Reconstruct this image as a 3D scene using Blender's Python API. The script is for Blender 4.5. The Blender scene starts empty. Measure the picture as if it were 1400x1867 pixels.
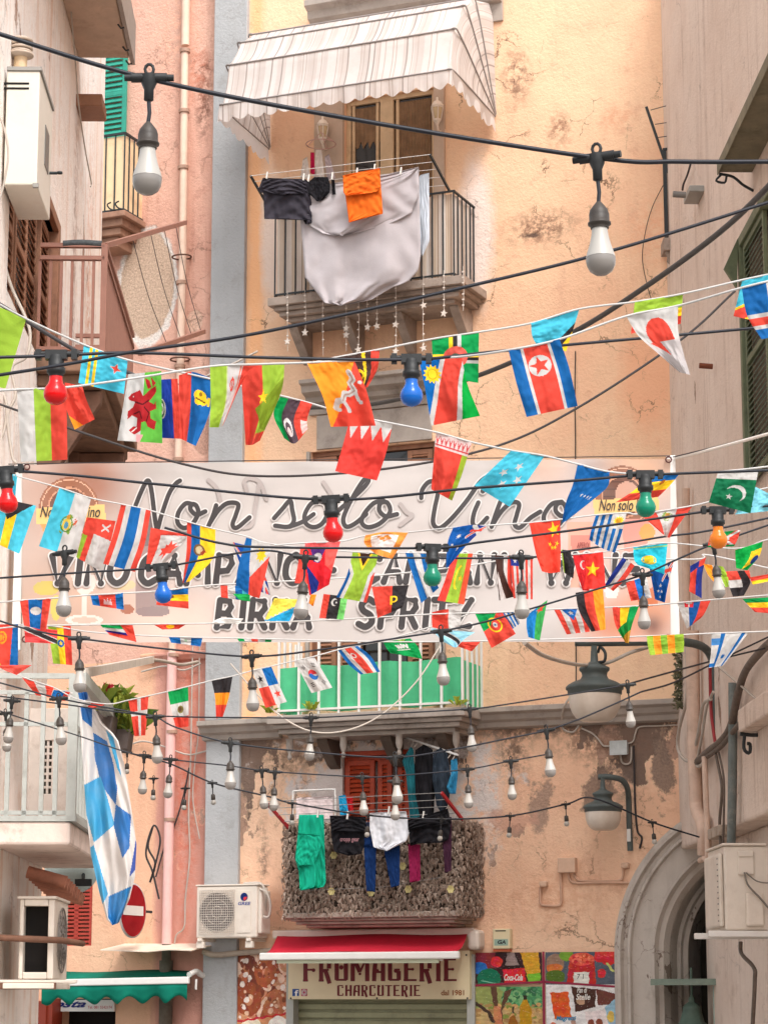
import bpy, math, random
import numpy as np
from mathutils import Vector, Matrix, noise as pnoise
random.seed(7); RNG = np.random.default_rng(7)
C = bpy.context.scene.collection
R = math.radians
# ---------------------------------------------------------------- camera
FPX, CX, CY, PITCH = 4500.0, 700.0, 933.5, R(11.15)      # focal length in photograph pixels (photo 1400 x 1867)
cam_d = bpy.data.cameras.new('camera'); cam = bpy.data.objects.new('camera', cam_d); C.objects.link(cam)
cam_d.sensor_fit = 'HORIZONTAL'; cam_d.sensor_width = 36; cam_d.lens = 36*FPX/1400
cam_d.clip_start = .1; cam_d.clip_end = 500
cam.rotation_euler = (R(90)+PITCH, 0, 0); bpy.context.scene.camera = cam
# ---------------------------------------------------------------- sky, sun, exposure
SUN_EL, SUN_AZ = R(52), R(158)       # azimuth clockwise from +Y
w = bpy.data.worlds.new('World'); bpy.context.scene.world = w; w.use_nodes = True
nt = w.node_tree; bg = nt.nodes['Background']
sky = nt.nodes.new('ShaderNodeTexSky'); sky.sky_type = 'NISHITA'; sky.sun_disc = False
sky.sun_elevation = SUN_EL; sky.sun_rotation = SUN_AZ; sky.dust_density = 3; sky.air_density = 1.2; sky.ozone_density = 1
hs = nt.nodes.new('ShaderNodeHueSaturation'); hs.inputs['Saturation'].default_value = .2
nt.links.new(sky.outputs[0], hs.inputs['Color']); nt.links.new(hs.outputs[0], bg.inputs[0])
bg.inputs[1].default_value = .15
sl = bpy.data.lights.new('sun', 'SUN'); sun = bpy.data.objects.new('sun', sl); C.objects.link(sun)
sl.energy = 1.05; sl.angle = R(22); sl.color = (1, .98, .95)
sd = Vector((math.sin(SUN_AZ)*math.cos(SUN_EL), math.cos(SUN_AZ)*math.cos(SUN_EL), math.sin(SUN_EL)))
sun.rotation_euler = sd.to_track_quat('Z', 'Y').to_euler()
vs_ = bpy.context.scene.view_settings
vs_.view_transform = 'Standard'; vs_.look = 'None'; vs_.exposure = 1.04; vs_.gamma = 1
# ---------------------------------------------------------------- projection helpers
ct, st = math.cos(PITCH), math.sin(PITCH)
def K(px, py, Y):                      # photograph pixel + distance along the street -> point in the world
    a = (px-CX)/FPX; b = (CY-py)/FPX
    s = Y/(ct-b*st)
    return Vector((a*s, Y, (st+b*ct)*s))
class Frame:                           # a wall's own axes: x to the right along it, y into it, z up
    def __init__(s, o, ang): s.M = Matrix.Translation(o) @ Matrix.Rotation(ang, 4, 'Z'); s.I = s.M.inverted(); s.ang = ang
    def pt(s, px, py, off=0.):         # pixel -> local point on the plane standing `off` in front of the wall
        d = s.I.to_3x3() @ K(px, py, 1.); o = s.I @ Vector((0, 0, 0))
        k = (-off-o.y)/d.y
        return o+d*k
    def x(s, px, py, off=0.): return s.pt(px, py, off).x
    def z(s, px, py, off=0.): return s.pt(px, py, off).z
    def W(s, px, py, off=0.): return s.M @ s.pt(px, py, off)
FA = Frame((0, 30, 0), -math.atan(.424))                 # the peach house at the end of the street
PK = Frame((0, 30.12, 0), -math.atan(.424))              # the pink house beside it, set back a little
LW = Frame((-3.13+14.3*.0207, 17, 0), R(90)+math.atan(.0207))   # left side of the street
RW = Frame((3.40, 28.56, 0), R(-90)+math.atan(.0207))           # right side of the street
GROUND = -2.3
# ---------------------------------------------------------------- mesh helpers
class MB:
    def __init__(s, fr=None):
        s.M = fr.M if isinstance(fr, Frame) else (fr or Matrix()); s.v = []; s.f = []; s.mi = []; s.sm = []; s.m = 0
    def add(s, vs, fs, sm=False):
        n = len(s.v)
        for p in vs: s.v.append(s.M @ Vector(p))
        for f in fs: s.f.append([n+i for i in f]); s.mi.append(s.m); s.sm.append(sm)
        return s
    def box(s, x0, x1, y0, y1, z0, z1):
        if x0 > x1: x0, x1 = x1, x0
        if y0 > y1: y0, y1 = y1, y0
        if z0 > z1: z0, z1 = z1, z0
        v = [(x, y, z) for z in (z0, z1) for y in (y0, y1) for x in (x0, x1)]
        return s.add(v, [(0,2,3,1), (4,5,7,6), (0,1,5,4), (1,3,7,5), (3,2,6,7), (2,0,4,6)])
    def bar(s, p, q, a, b=None, up=(0, 0, 1)):       # rectangular bar between two points
        p, q = Vector(p), Vector(q); b = b or a; d = (q-p).normalized(); u = Vector(up)
        if abs(d.dot(u)) > .98: u = Vector((0, 1, 0))
        r = d.cross(u).normalized()*a/2; u = r.cross(d).normalized()*b/2
        v = [p-r-u, p+r-u, p+r+u, p-r+u, q-r-u, q+r-u, q+r+u, q-r+u]
        return s.add(v, [(0,1,2,3), (7,6,5,4), (0,4,5,1), (1,5,6,2), (2,6,7,3), (3,7,4,0)])
    def tube(s, pts, r, n=8, closed=False):
        P = [Vector(p) for p in pts]; k = len(P); vs = []; rr = r if isinstance(r, (list, tuple)) else [r]*k
        pr = None
        for i in range(k):
            d = (P[(i+1) % k]-P[i-1]) if closed else (P[min(i+1, k-1)]-P[max(i-1, 0)])
            d.normalize()
            if pr is None:
                u = Vector((0, 0, 1)) if abs(d.z) < .9 else Vector((0, 1, 0))
                a = d.cross(u).normalized()
            else: a = (pr-d*pr.dot(d)).normalized()
            pr = a; b = d.cross(a)
            for j in range(n):
                t = 2*math.pi*j/n; vs.append(P[i]+(a*math.cos(t)+b*math.sin(t))*rr[i])
        fs = []
        for i in range(k if closed else k-1):
            i2 = (i+1) % k
            for j in range(n): fs.append((i*n+j, i*n+(j+1) % n, i2*n+(j+1) % n, i2*n+j))
        s.add(vs, fs, True)
        if not closed: s.add(vs[:n], [tuple(range(n))[::-1]]); s.add(vs[-n:], [tuple(range(n))])
        return s
    def lathe(s, prof, o=(0, 0, 0), n=24, A=None):    # prof (radius, height) turned about z, A rotates
        o = Vector(o); vs = []
        for r, h in prof:
            for j in range(n):
                t = 2*math.pi*j/n; p = Vector((r*math.cos(t), r*math.sin(t), h)); vs.append(o+(A @ p if A else p))
        fs = [(i*n+j, i*n+(j+1) % n, (i+1)*n+(j+1) % n, (i+1)*n+j) for i in range(len(prof)-1) for j in range(n)]
        s.add(vs, fs, True)
        for i, rev in ((0, True), (len(prof)-1, False)):
            if prof[i][0] > 1e-4: f = tuple(range(n)); s.add(vs[i*n:i*n+n], [f[::-1] if rev else f])
        return s
    def prism(s, poly, y0, y1):                       # polygon in the x-z plane, extruded along y
        n = len(poly); vs = [(x, y0, z) for x, z in poly]+[(x, y1, z) for x, z in poly]
        return s.add(vs, [tuple(range(n)), tuple(range(2*n-1, n-1, -1))]+[(i, n+i, n+(i+1) % n, (i+1) % n) for i in range(n)])
    def xprism(s, poly, x0, x1):                      # polygon in the y-z plane, extruded along x
        n = len(poly); vs = [(x0, y, z) for y, z in poly]+[(x1, y, z) for y, z in poly]
        return s.add(vs, [tuple(range(n)), tuple(range(2*n-1, n-1, -1))]+[(i, n+i, n+(i+1) % n, (i+1) % n) for i in range(n)])
WM = {}
def mesh_of(name, mb, mats, I):
    me = bpy.data.meshes.new(name); me.from_pydata([I @ v for v in mb.v], [], mb.f)
    for m in (mats if isinstance(mats, (list, tuple)) else [mats]): me.materials.append(m)
    me.polygons.foreach_set('material_index', mb.mi); me.polygons.foreach_set('use_smooth', mb.sm); me.update()
    return me
def tag(o, label, cat, group=None, kind=None):
    if label: o['label'] = label
    if cat: o['category'] = cat
    if group: o['group'] = group
    if kind: o['kind'] = kind
    return o
def thing(name, label, cat, pos=(0, 0, 0), ang=0., group=None):
    o = bpy.data.objects.new(name, None); C.objects.link(o); o.empty_display_size = .1
    o.location = pos; o.rotation_euler = (0, 0, ang)
    WM[o] = Matrix.Translation(Vector(pos)) @ Matrix.Rotation(ang, 4, 'Z')
    return tag(o, label, cat, group)
def fix(o, bev):
    if bev:
        b = o.modifiers.new('bevel', 'BEVEL'); b.width = bev; b.segments = 2; b.limit_method = 'ANGLE'; b.angle_limit = R(40)
    return o
def part(name, mb, mat, parent, bev=0, label=None):
    o = bpy.data.objects.new(name, mesh_of(name, mb, mat, WM[parent].inverted())); C.objects.link(o)
    o.parent = parent; WM[o] = WM[parent]
    if label: o['label'] = label
    return fix(o, bev)
def top(name, mb, mat, label, cat, group=None, kind=None, ang=0., bev=0, base=None):
    if base is None:
        n = len(mb.v); lo = min(v.z for v in mb.v)
        base = Vector((sum(v.x for v in mb.v)/n, sum(v.y for v in mb.v)/n, lo))
    Mx = Matrix.Translation(base) @ Matrix.Rotation(ang, 4, 'Z')
    o = bpy.data.objects.new(name, mesh_of(name, mb, mat, Mx.inverted())); C.objects.link(o)
    o.location = base; o.rotation_euler = (0, 0, ang); WM[o] = Mx
    return fix(tag(o, label, cat, group, kind), bev)
def kids(o): return [c for c in C.objects if c.parent == o]
def dup(root, pos, label=None, group=None, rot=None):
    r = root.copy(); C.objects.link(r); r.location = pos
    if rot: r.rotation_euler = rot
    if label: r['label'] = label
    if group: r['group'] = group
    for ch in kids(root):
        c = ch.copy(); C.objects.link(c); c.parent = r
        for g in kids(ch):
            d = g.copy(); C.objects.link(d); d.parent = c
    return r
def cr(P, n):                           # Catmull-Rom through points (arrays) -> n samples
    P = np.array(P, float); k = len(P)
    if k == 1: return np.repeat(P, n, 0)
    if k == 2: t = np.linspace(0, 1, n)[:, None]; return P[0]*(1-t)+P[1]*t
    Q = np.vstack([2*P[0]-P[1], P, 2*P[-1]-P[-2]]); t = np.linspace(0, k-1, n); i = np.minimum(t.astype(int), k-2); f = (t-i)[:, None]
    a, b, c, d = Q[i], Q[i+1], Q[i+2], Q[i+3]
    return .5*(2*b+(c-a)*f+(2*a-5*b+4*c-d)*f*f+(3*b-a-3*c+d)*f**3)
def curve(pts, n=24): return [tuple(p) for p in cr(pts, n)]
# ---------------------------------------------------------------- materials
def lin(c): return tuple(((x/255)/12.92 if x/255 <= .04045 else ((x/255+.055)/1.055)**2.4) for x in c)
class NT:
    def __init__(s, name):
        s.m = bpy.data.materials.new(name); s.m.use_nodes = True; s.t = s.m.node_tree; s.b = s.t.nodes['Principled BSDF']
        s.P = s('TexCoord').outputs['Object']
    def __call__(s, ty, props=None, **inp):
        n = s.t.nodes.new('ShaderNode'+ty)
        for k, v in (props or {}).items(): setattr(n, k, v)
        for k, v in inp.items():
            k = int(k[1:]) if k[0] == '_' else k.replace('__', ' ')
            s.set(n.inputs[k], v)
        return n
    def set(s, sock, v):
        if isinstance(v, bpy.types.NodeSocket): s.t.links.new(v, sock)
        else:
            if sock.type == 'RGBA' and len(v) == 3: v = (*v, 1)
            sock.default_value = v
    def noise(s, sc, det=6, ro=.6, P=None, dist=0.): return s('TexNoise', Vector=P or s.P, Scale=sc, Detail=det, Roughness=ro, Distortion=dist).outputs['Fac']
    def ramp(s, f, a, b): return s('MapRange', Value=f, From__Min=a, From__Max=b).outputs[0]
    def mix(s, f, a, b):
        n = s('Mix', {'data_type': 'RGBA'}); s.set(n.inputs[0], f); s.set(n.inputs[6], a); s.set(n.inputs[7], b); return n.outputs[2]
    def mul(s, a, b, op='MULTIPLY'): return s('Math', {'operation': op}, _0=a, _1=b).outputs[0]
    def scale(s, v): return s('Mapping', Vector=s.P, Scale=v).outputs[0]
    def done(s, col, rough=.8, bump=None, bs=.3, bd=.02, metal=0., spec=.3):
        s.set(s.b.inputs['Base Color'], col); s.set(s.b.inputs['Roughness'], rough); s.set(s.b.inputs['Metallic'], metal)
        s.set(s.b.inputs['Specular IOR Level'], spec)
        if bump is not None:
            bn = s('Bump', Height=bump, Strength=bs, Distance=bd); s.set(s.b.inputs['Normal'], bn.outputs[0])
        return s.m
MC = {}
def plain(name, rgb, rough=.6, var=.12, sc=6., metal=0., bs=.15, dirt=None, spec=.4):
    if name in MC: return MC[name]
    g = NT(name); c = lin(rgb)
    f = g.ramp(g.noise(sc, 8, .65), .3, .7)
    col = g.mix(f, tuple(x*(1-var) for x in c), tuple(min(1, x*(1+var*.6)) for x in c))
    if dirt: col = g.mix(g.mul(g.ramp(g.noise(sc*.7, 10, .75), .52, .68), dirt[1]), col, lin(dirt[0]))
    MC[name] = g.done(col, g.ramp(g.noise(sc*2, 4), -.4, 1.6) if False else rough, g.noise(sc*6, 6), bs, .004, metal, spec)
    return MC[name]
def plaster(name, base, alt, stain, crack=.5, patch=None, pthr=.6, streak=.4, spots=(), bs=.35, band=None, fade=None, cth=.54):
    g = NT(name); base, alt, stain = lin(base), lin(alt), lin(stain)
    warp = g('VectorMath', {'operation': 'ADD'}, _0=g.P, _1=g('VectorMath', {'operation': 'SCALE'}, _0=g('TexNoise', Vector=g.P, Scale=2.2, Detail=8., Roughness=.65).outputs['Color'], Scale=.55).outputs[0]).outputs[0]
    col = g.mix(g.ramp(g.noise(.55, 6, .6), .36, .66), base, alt)
    col = g.mix(g.mul(g.ramp(g.noise(7., 10, .7), .5, .75), .35), col, tuple(x*.82 for x in base))
    col = g.mix(g.mul(g.ramp(g.noise(1.7, 9, .7), .5, .72), .35), col, tuple(min(1, x*1.1+.02) for x in base))
    sv = g.noise(1., 8, .65, g.scale((5., 5., .32)))
    col = g.mix(g.mul(g.mul(g.ramp(sv, .5, .72), g.ramp(g.noise(.8, 4), .35, .65)), streak), col, stain)
    col = g.mix(g.mul(g.ramp(g.noise(3.2, 12, .72), .56, .62), .28), col, stain)
    hgt = g.mul(g.noise(26., 8, .65), g.mul(g.noise(4., 8, .7), 1.6), 'ADD')
    if band:                                       # vertical bands of another paint where it has washed off: list of (x0, x1, colour)
        sx = g('SeparateXYZ', Vector=g.P).outputs[0]
        for x0, x1, c in band:
            jx = g.mul(g.mul(g.noise(1., 6, .7, g.scale((3., 3., .6))), .5), sx, 'ADD')
            f = g.mul(g.ramp(jx, x0+.2, x0+.32), g.ramp(jx, x1+.32, x1+.2))
            col = g.mix(f, col, lin(c))
    if fade:
        z = g('SeparateXYZ', Vector=g.P).outputs[2]
        col = g.mix(g.ramp(g.mul(z, g.mul(g.noise(.7, 6), 2.4), 'ADD'), fade[0], fade[1]), col, lin(fade[2]))
    if patch:
        zz = g('SeparateXYZ', Vector=g.P).outputs[2]
        for k, (thr, pc, zl, zh) in enumerate(patch):
            pv = g.noise(1.15+.7*k, 12, .62, g('VectorMath', {'operation': 'ADD'}, _0=g.scale((1., 1., .62)), _1=(3.7*k, 1.3, 5.1*k)).outputs[0])
            pv = g.mul(pv, g.mul(g.mul(g.ramp(zz, zl, zh), 1., 'SUBTRACT'), .16), 'ADD')
            f = g.ramp(pv, thr, thr+.012)
            col = g.mix(f, col, g.mix(g.noise(9., 8, .7), lin(pc), tuple(x*.55 for x in lin(pc))))
            rim = g.mul(g.ramp(pv, thr-.012, thr), g.ramp(pv, thr+.014, thr))
            col = g.mix(g.mul(rim, .35), col, tuple(min(1, x*1.15) for x in base))
            hgt = g.mul(hgt, g.mul(f, -.9), 'ADD')
    for c, r, colr, soft, amt in spots:             # stains and missing plaster with a place of their own
        d = g('VectorMath', {'operation': 'MULTIPLY'}, _0=g('VectorMath', {'operation': 'SUBTRACT'}, _0=g.P, _1=c).outputs[0], _1=tuple(1/x for x in r)).outputs[0]
        L = g('VectorMath', {'operation': 'LENGTH'}, _0=d).outputs['Value']
        L = g.mul(L, g.mul(g.mul(g.noise(3.4 if .2 < soft < .45 else 5.5, 10, .7), .5, 'SUBTRACT'), 3.6 if .2 < soft < .45 else .8 if soft > .2 else .35), 'ADD')
        f = g.mul(g.ramp(L, 1., 1.-soft), amt)
        if soft > .55: f = g.mul(f, g.ramp(g.noise(8., 12, .75), .44, .56))
        col = g.mix(f, col, g.mix(g.ramp(g.noise(38., 5, .7), .35, .65), lin(colr), tuple(x*.6 for x in lin(colr))) if soft < .3 else lin(colr))
        if soft < .3: hgt = g.mul(hgt, g.mul(f, -.5), 'ADD')
    if crack:
        for sc, wd in ((1.05, .011), (2.6, .02)):
            vo = g('TexVoronoi', {'feature': 'DISTANCE_TO_EDGE'}, Vector=warp, Scale=sc).outputs['Distance']
            f = g.mul(g.ramp(vo, wd, 0.), g.ramp(g.noise(.9*sc**.4, 5, .6), cth, cth+.09))
            col = g.mix(g.mul(f, crack), col, lin((96, 66, 50))); hgt = g.mul(hgt, g.mul(f, -.7), 'ADD')
    return g.done(col, .9, hgt, bs, .03, 0., .15)
# ================================================================ THE STREET AND ITS HOUSES
def cells(mb, x0, x1, z0, z1, ops, deep):              # a wall face with rectangular openings and their reveals
    xs = sorted({x0, x1, *[v for o in ops for v in o[:2]]}); zs = sorted({z0, z1, *[v for o in ops for v in o[2:4]]})
    for i in range(len(xs)-1):
        for j in range(len(zs)-1):
            cx, cz = (xs[i]+xs[i+1])/2, (zs[j]+zs[j+1])/2
            if any(o[0] < cx < o[1] and o[2] < cz < o[3] for o in ops): continue
            mb.add([(xs[i], 0, zs[j]), (xs[i+1], 0, zs[j]), (xs[i+1], 0, zs[j+1]), (xs[i], 0, zs[j+1])], [(0, 1, 2, 3)])
    for a, b, c, d in [o[:4] for o in ops]:
        v = [(a, 0, c), (b, 0, c), (b, 0, d), (a, 0, d), (a, deep, c), (b, deep, c), (b, deep, d), (a, deep, d)]
        mb.add(v, [(0, 4, 5, 1), (1, 5, 6, 2), (2, 6, 7, 3), (3, 7, 4, 0), (4, 7, 6, 5)])
def Z0(p): return (p.x, 0., p.z-GROUND)
fx, fz = FA.x, FA.z
g = MB(); g.add([(-60, -8, GROUND), (60, -8, GROUND), (60, 120, GROUND), (-60, 120, GROUND)], [(0, 1, 2, 3)])
o = top('street', g, plain('paving', (136, 130, 124), .7, .3, 3.), None, None, kind='structure')
M_stone = plain('grey_stone', (172, 160, 150), .85, .2, 3., bs=.4, dirt=((96, 84, 76), .6))
M_pilaster = plaster('pilaster_grey', (178, 178, 178), (168, 168, 168), (144, 138, 132), .25, None, streak=.3)
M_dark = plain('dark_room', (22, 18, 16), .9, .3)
M_cream = plain('cream_frame', (214, 184, 146), .5, .15, 5., dirt=((140, 108, 80), .5))
M_brownwood = plain('brown_wood', (150, 104, 78), .6, .2, 8., dirt=((92, 62, 48), .5))
M_redwood = plain('red_wood', (178, 66, 34), .55, .2, 9., dirt=((110, 40, 26), .5))
M_iron = plain('dark_iron', (52, 56, 58), .5, .2, 12., metal=.3)
M_white = plain('white_metal', (232, 228, 222), .4, .06)
M_slab = plain('slab_stone', (166, 150, 138), .9, .25, 4., bs=.5, dirt=((92, 78, 68), .7))
g = NT('window_glass'); M_glass = g.done(lin((20, 18, 16)), .06, None, spec=.6)
z_cor0, z_cor1 = fz(1050, 1322), fz(1050, 1283)        # string course
xL, xP, xR = fx(383, 900), fx(445, 900), fx(1245, 1300)+3.
pb = thing('peach_house', 'tall peach plastered house closing the street behind the flags and lights', 'house', FA.M @ Vector((0, 0, GROUND)), FA.ang)
# --- openings
o1 = (fx(628, 260), fx(792, 260), fz(700, 520), fz(700, 172))
o2 = (fx(566, 1000), fx(795, 1000), fz(700, 1290), fz(700, 812))
o3 = (fx(624, 1500), fx(746, 1500), fz(690, 1670), fz(690, 1378))
o4 = (fx(530, 1850), fx(852, 1850), GROUND+.02, fz(690, 1750))
bandU = [(xP, fx(476, 400), (250, 190, 142))]
SU = [(Z0(FA.pt(498, 440)), (.22, 1, 1.1), (238, 218, 206), .5, .8), (Z0(FA.pt(868, 420)), (.30, 1, 1.2), (240, 222, 212), .5, .9),
      (Z0(FA.pt(940, 140)), (.26, 1, .5), (104, 70, 58), .9, .95), (Z0(FA.pt(1020, 235)), (.22, 1, .3), (140, 92, 72), .9, .9),
      (Z0(FA.pt(985, 415)), (.62, 1, .3), (110, 76, 62), .9, .95), (Z0(FA.pt(1125, 215)), (.3, 1, .25), (226, 150, 116), .9, .6),
      (Z0(FA.pt(1190, 420)), (.5, 1, .6), (240, 178, 142), .8, .7), (Z0(FA.pt(1180, 690)), (.45, 1, .9), (244, 184, 146), .5, .8),
      (Z0(FA.pt(968, 428)), (.2, 1, .05), (96, 80, 72), .4, .9)]
M_up = plaster('plaster_peach', (246, 208, 172), (240, 190, 156), (210, 156, 130), 1., None, spots=SU, streak=.3, band=bandU, bs=.45)
g = MB(FA); cells(g, xP, xR, z_cor0+.02, 16, [o1, o2], .28); part('upper_wall', g, M_up, pb)
SL = [(Z0(FA.pt(712, 1440)), (1.42, 1, .95), (224, 212, 206), .31, .95), (Z0(FA.pt(895, 1450)), (.2, 1, 1.), (230, 216, 208), .6, .8),
      (Z0(FA.pt(1140, 1400)), (.28, 1, .55), (120, 102, 92), .6, .9), (Z0(FA.pt(1000, 1640)), (1.2, 1, .5), (216, 156, 122), .8, .5),
      (Z0(FA.pt(540, 1370)), (.55, 1, .5), (140, 112, 92), .75, .8), (Z0(FA.pt(480, 1560)), (.12, 1, .6), (130, 104, 90), .75, .8),
      (Z0(FA.pt(1090, 1360)), (.8, 1, .25), (140, 108, 90), .85, .9), (Z0(FA.pt(935, 1365)), (.3, 1, .5), (128, 106, 92), .7, .9), (Z0(FA.pt(1050, 1330)), (2.2, 1, .13), (128, 108, 96), .8, .9), (Z0(FA.pt(470, 1365)), (.5, 1, .3), (130, 106, 92), .7, .9), (Z0(FA.pt(1090, 1445)), (.22, 1, .32), (160, 134, 118), .29, .9), (Z0(FA.pt(985, 1470)), (.16, 1, .34), (184, 154, 136), .29, .85), (Z0(FA.pt(1205, 1400)), (.15, 1, .45), (152, 130, 116), .25, .9), (Z0(FA.pt(930, 1500)), (.3, 1, .16), (210, 162, 140), .3, .8), (Z0(FA.pt(1175, 1620)), (.5, 1, .12), (190, 140, 114), .8, .8)]
zl = fz(1000, 1560)-GROUND; zh = fz(1000, 1350)-GROUND
M_low = plaster('plaster_pink_peach', (246, 206, 174), (240, 192, 160), (206, 156, 130), .7, [(.515, (146, 122, 108), zl, zh), (.53, (204, 166, 144), zl-1, zh)], spots=SL, streak=.45, bs=.55, cth=.52)
AX, AZ = fx(1401, 1740), fz(1401, 1740); AR = AX-fx(1130, 1740)      # the big arch
g = MB(FA); cells(g, xP, AX-AR, GROUND, z_cor0+.02, [o3, o4], .25)
for i in range(24):
    t0, t1 = math.pi-i*math.pi/24, math.pi-(i+1)*math.pi/24
    a, b = AX+AR*math.cos(t0), AX+AR*math.cos(t1)
    g.add([(a, 0, AZ+AR*math.sin(t0)), (b, 0, AZ+AR*math.sin(t1)), (b, 0, z_cor0+.02), (a, 0, z_cor0+.02)], [(0, 1, 2, 3)])
part('lower_wall', g, M_low, pb)
g = MB(FA); g.box(xL, xP+.002, -.07, .3, z_cor1, 16); g.box(xL+.02, xP+.002, -.06, .3, GROUND, z_cor0); part('pilaster', g, M_pilaster, pb, .012)
g = MB(FA)                                              # grey moulded string course
prof = [(0, -.02), (-.10, 0), (-.12, .07), (-.17, .10), (-.20, .17), (-.26, .20), (-.26, .27), (0, .30)]
dz = z_cor1-z_cor0
prof = [(y, z_cor0+z/.3*dz) for y, z in prof]
for a, b in ((fx(362, 1325, .2), fx(503, 1310, .2)), (fx(862, 1290, .2), xR)): g.xprism(prof, a, b)
part('cornice', g, M_stone, pb, .006)
# --- arch
def sweep(mb, path, prof):     # path in (x, z) with outward normal, prof (inward distance, off)
    n = len(prof); vs = []
    for (x, z, nx, nz) in path:
        for r, of in prof: vs.append((x-nx*r, -of, z-nz*r))
    mb.add(vs, [(i*n+j, i*n+j+1, (i+1)*n+j+1, (i+1)*n+j) for i in range(len(path)-1) for j in range(n-1)])
path = [(AX-AR, GROUND, -1, 0)]+[(AX+AR*math.cos(t), AZ+AR*math.sin(t), math.cos(t), math.sin(t)) for t in np.linspace(math.pi, .15, 44)]
g = MB(FA); sweep(g, path, [(r_*.72, o_) for r_, o_ in ((-.05, 0), (-.05, .10), (.02, .15), (.07, .15), (.10, .09), (.15, .09), (.18, .13), (.22, .13), (.24, .08), (.56, .08), (.58, .12), (.62, .12), (.66, .05), (.74, .05), (.80, -.05), (.82, -.3), (.88, -.3), (.9, -.36), (.98, -.36), (.98, -.9))])
part('arch_surround', g, plaster('arch_stucco', (200, 190, 180), (184, 174, 164), (140, 126, 114), .9, [(.62, (214, 178, 156), 0, .1), (.63, (150, 134, 122), 0, .1)], streak=.5), pb)
g = MB(FA); r2 = AR-.69
pts = [(AX-r2, GROUND)]+[(AX+r2*math.cos(t), AZ+r2*math.sin(t)) for t in np.linspace(math.pi, 0, 24)]+[(AX+r2, GROUND)]
g.add([(x, .88, z) for x, z in pts], [tuple(range(len(pts)))]); part('arch_door', g, plain('door_dark_green', (44, 40, 28), .3, .4, 2.), pb)
# --- upper window
def window(ops, frame_m, leafs, name='window'):
    a, b, c, d = ops; m = MB(FA); wd = .06
    m.box(a, a+wd, .06, .16, c, d); m.box(b-wd, b, .06, .16, c, d); m.box(a+wd, b-wd, .06, .16, d-wd, d)
    return m, wd
a, b, c, d = o1; m, wd = window(o1, M_cream, 2); mid = fx(702, 260)
m.box(mid-.09, mid+.09, .05, .15, c, d-wd)
for q in (fx(640, 260), mid-.14, mid+.14): m.box(q-.02, q+.02, .075, .14, c, d-wd)
W1 = part('window', m, M_cream, pb, .004)
g = MB(FA); g.box(a+wd, mid-.09, .10, .12, c, d-wd); g.box(mid+.09, b-wd, .10, .12, c, d-wd); part('pane', g, M_glass, W1)
g = MB(FA); rows = 26                                   # gathered lace curtain behind the right leaf, tied pelmet in the left
for i in range(rows):
    x0 = mid+.10+(b-wd-mid-.12)*i/rows; x1 = mid+.10+(b-wd-mid-.12)*(i+1)/rows
    y0, y1 = .095-.012*(i % 2), .095-.012*((i+1) % 2)
    g.add([(x0, y0, c), (x1, y1, c), (x1, y1, d-.1), (x0, y0, d-.1)], [(0, 1, 2, 3)], True)
for i in range(12):
    x0 = a+.1+(mid-.2-a)*i/12; x1 = a+.1+(mid-.2-a)*(i+1)/12; q = .12*math.sin(i*1.1)**2
    g.add([(x0, .097-.01*(i % 2), d-.55-q), (x1, .097-.01*((i+1) % 2), d-.55-.12*math.sin((i+1)*1.1)**2), (x1, .097-.01*((i+1) % 2), d-.1), (x0, .097-.01*(i % 2), d-.1)], [(0, 1, 2, 3)], True)
part('curtain', g, plain('net_curtain', (136, 106, 78), .8, .3, 8.), W1)
g = MB(FA); zt = d+.05
M_sur = plain('surround_grey', (196, 172, 152), .85, .15, 3.); g.box(fx(575, 260), a-.004, -.05, .02, c-.3, zt); part('window_surround', g, M_sur, pb, .008); g = MB(FA); g.box(b+.004, fx(812, 260), -.05, .02, c-.3, zt+.3); part('window_surround', g, M_sur, pb, .008)
g = MB(FA); x0, x1 = fx(560, 40, .25), fx(905, 0, .25)  # moulded head over the upper window
zc = fz(575, 48, .2)
g.xprism([(0, zc-.25), (-.04, zc-.25), (-.05, zc-.02), (-.12, zc), (-.14, zc+.06), (-.24, zc+.1), (-.26, zc+.2), (-.36, zc+.24), (-.36, zc+.32), (0, zc+.36)], x0, x1)
part('window_head', g, M_stone, pb, .006)
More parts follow.
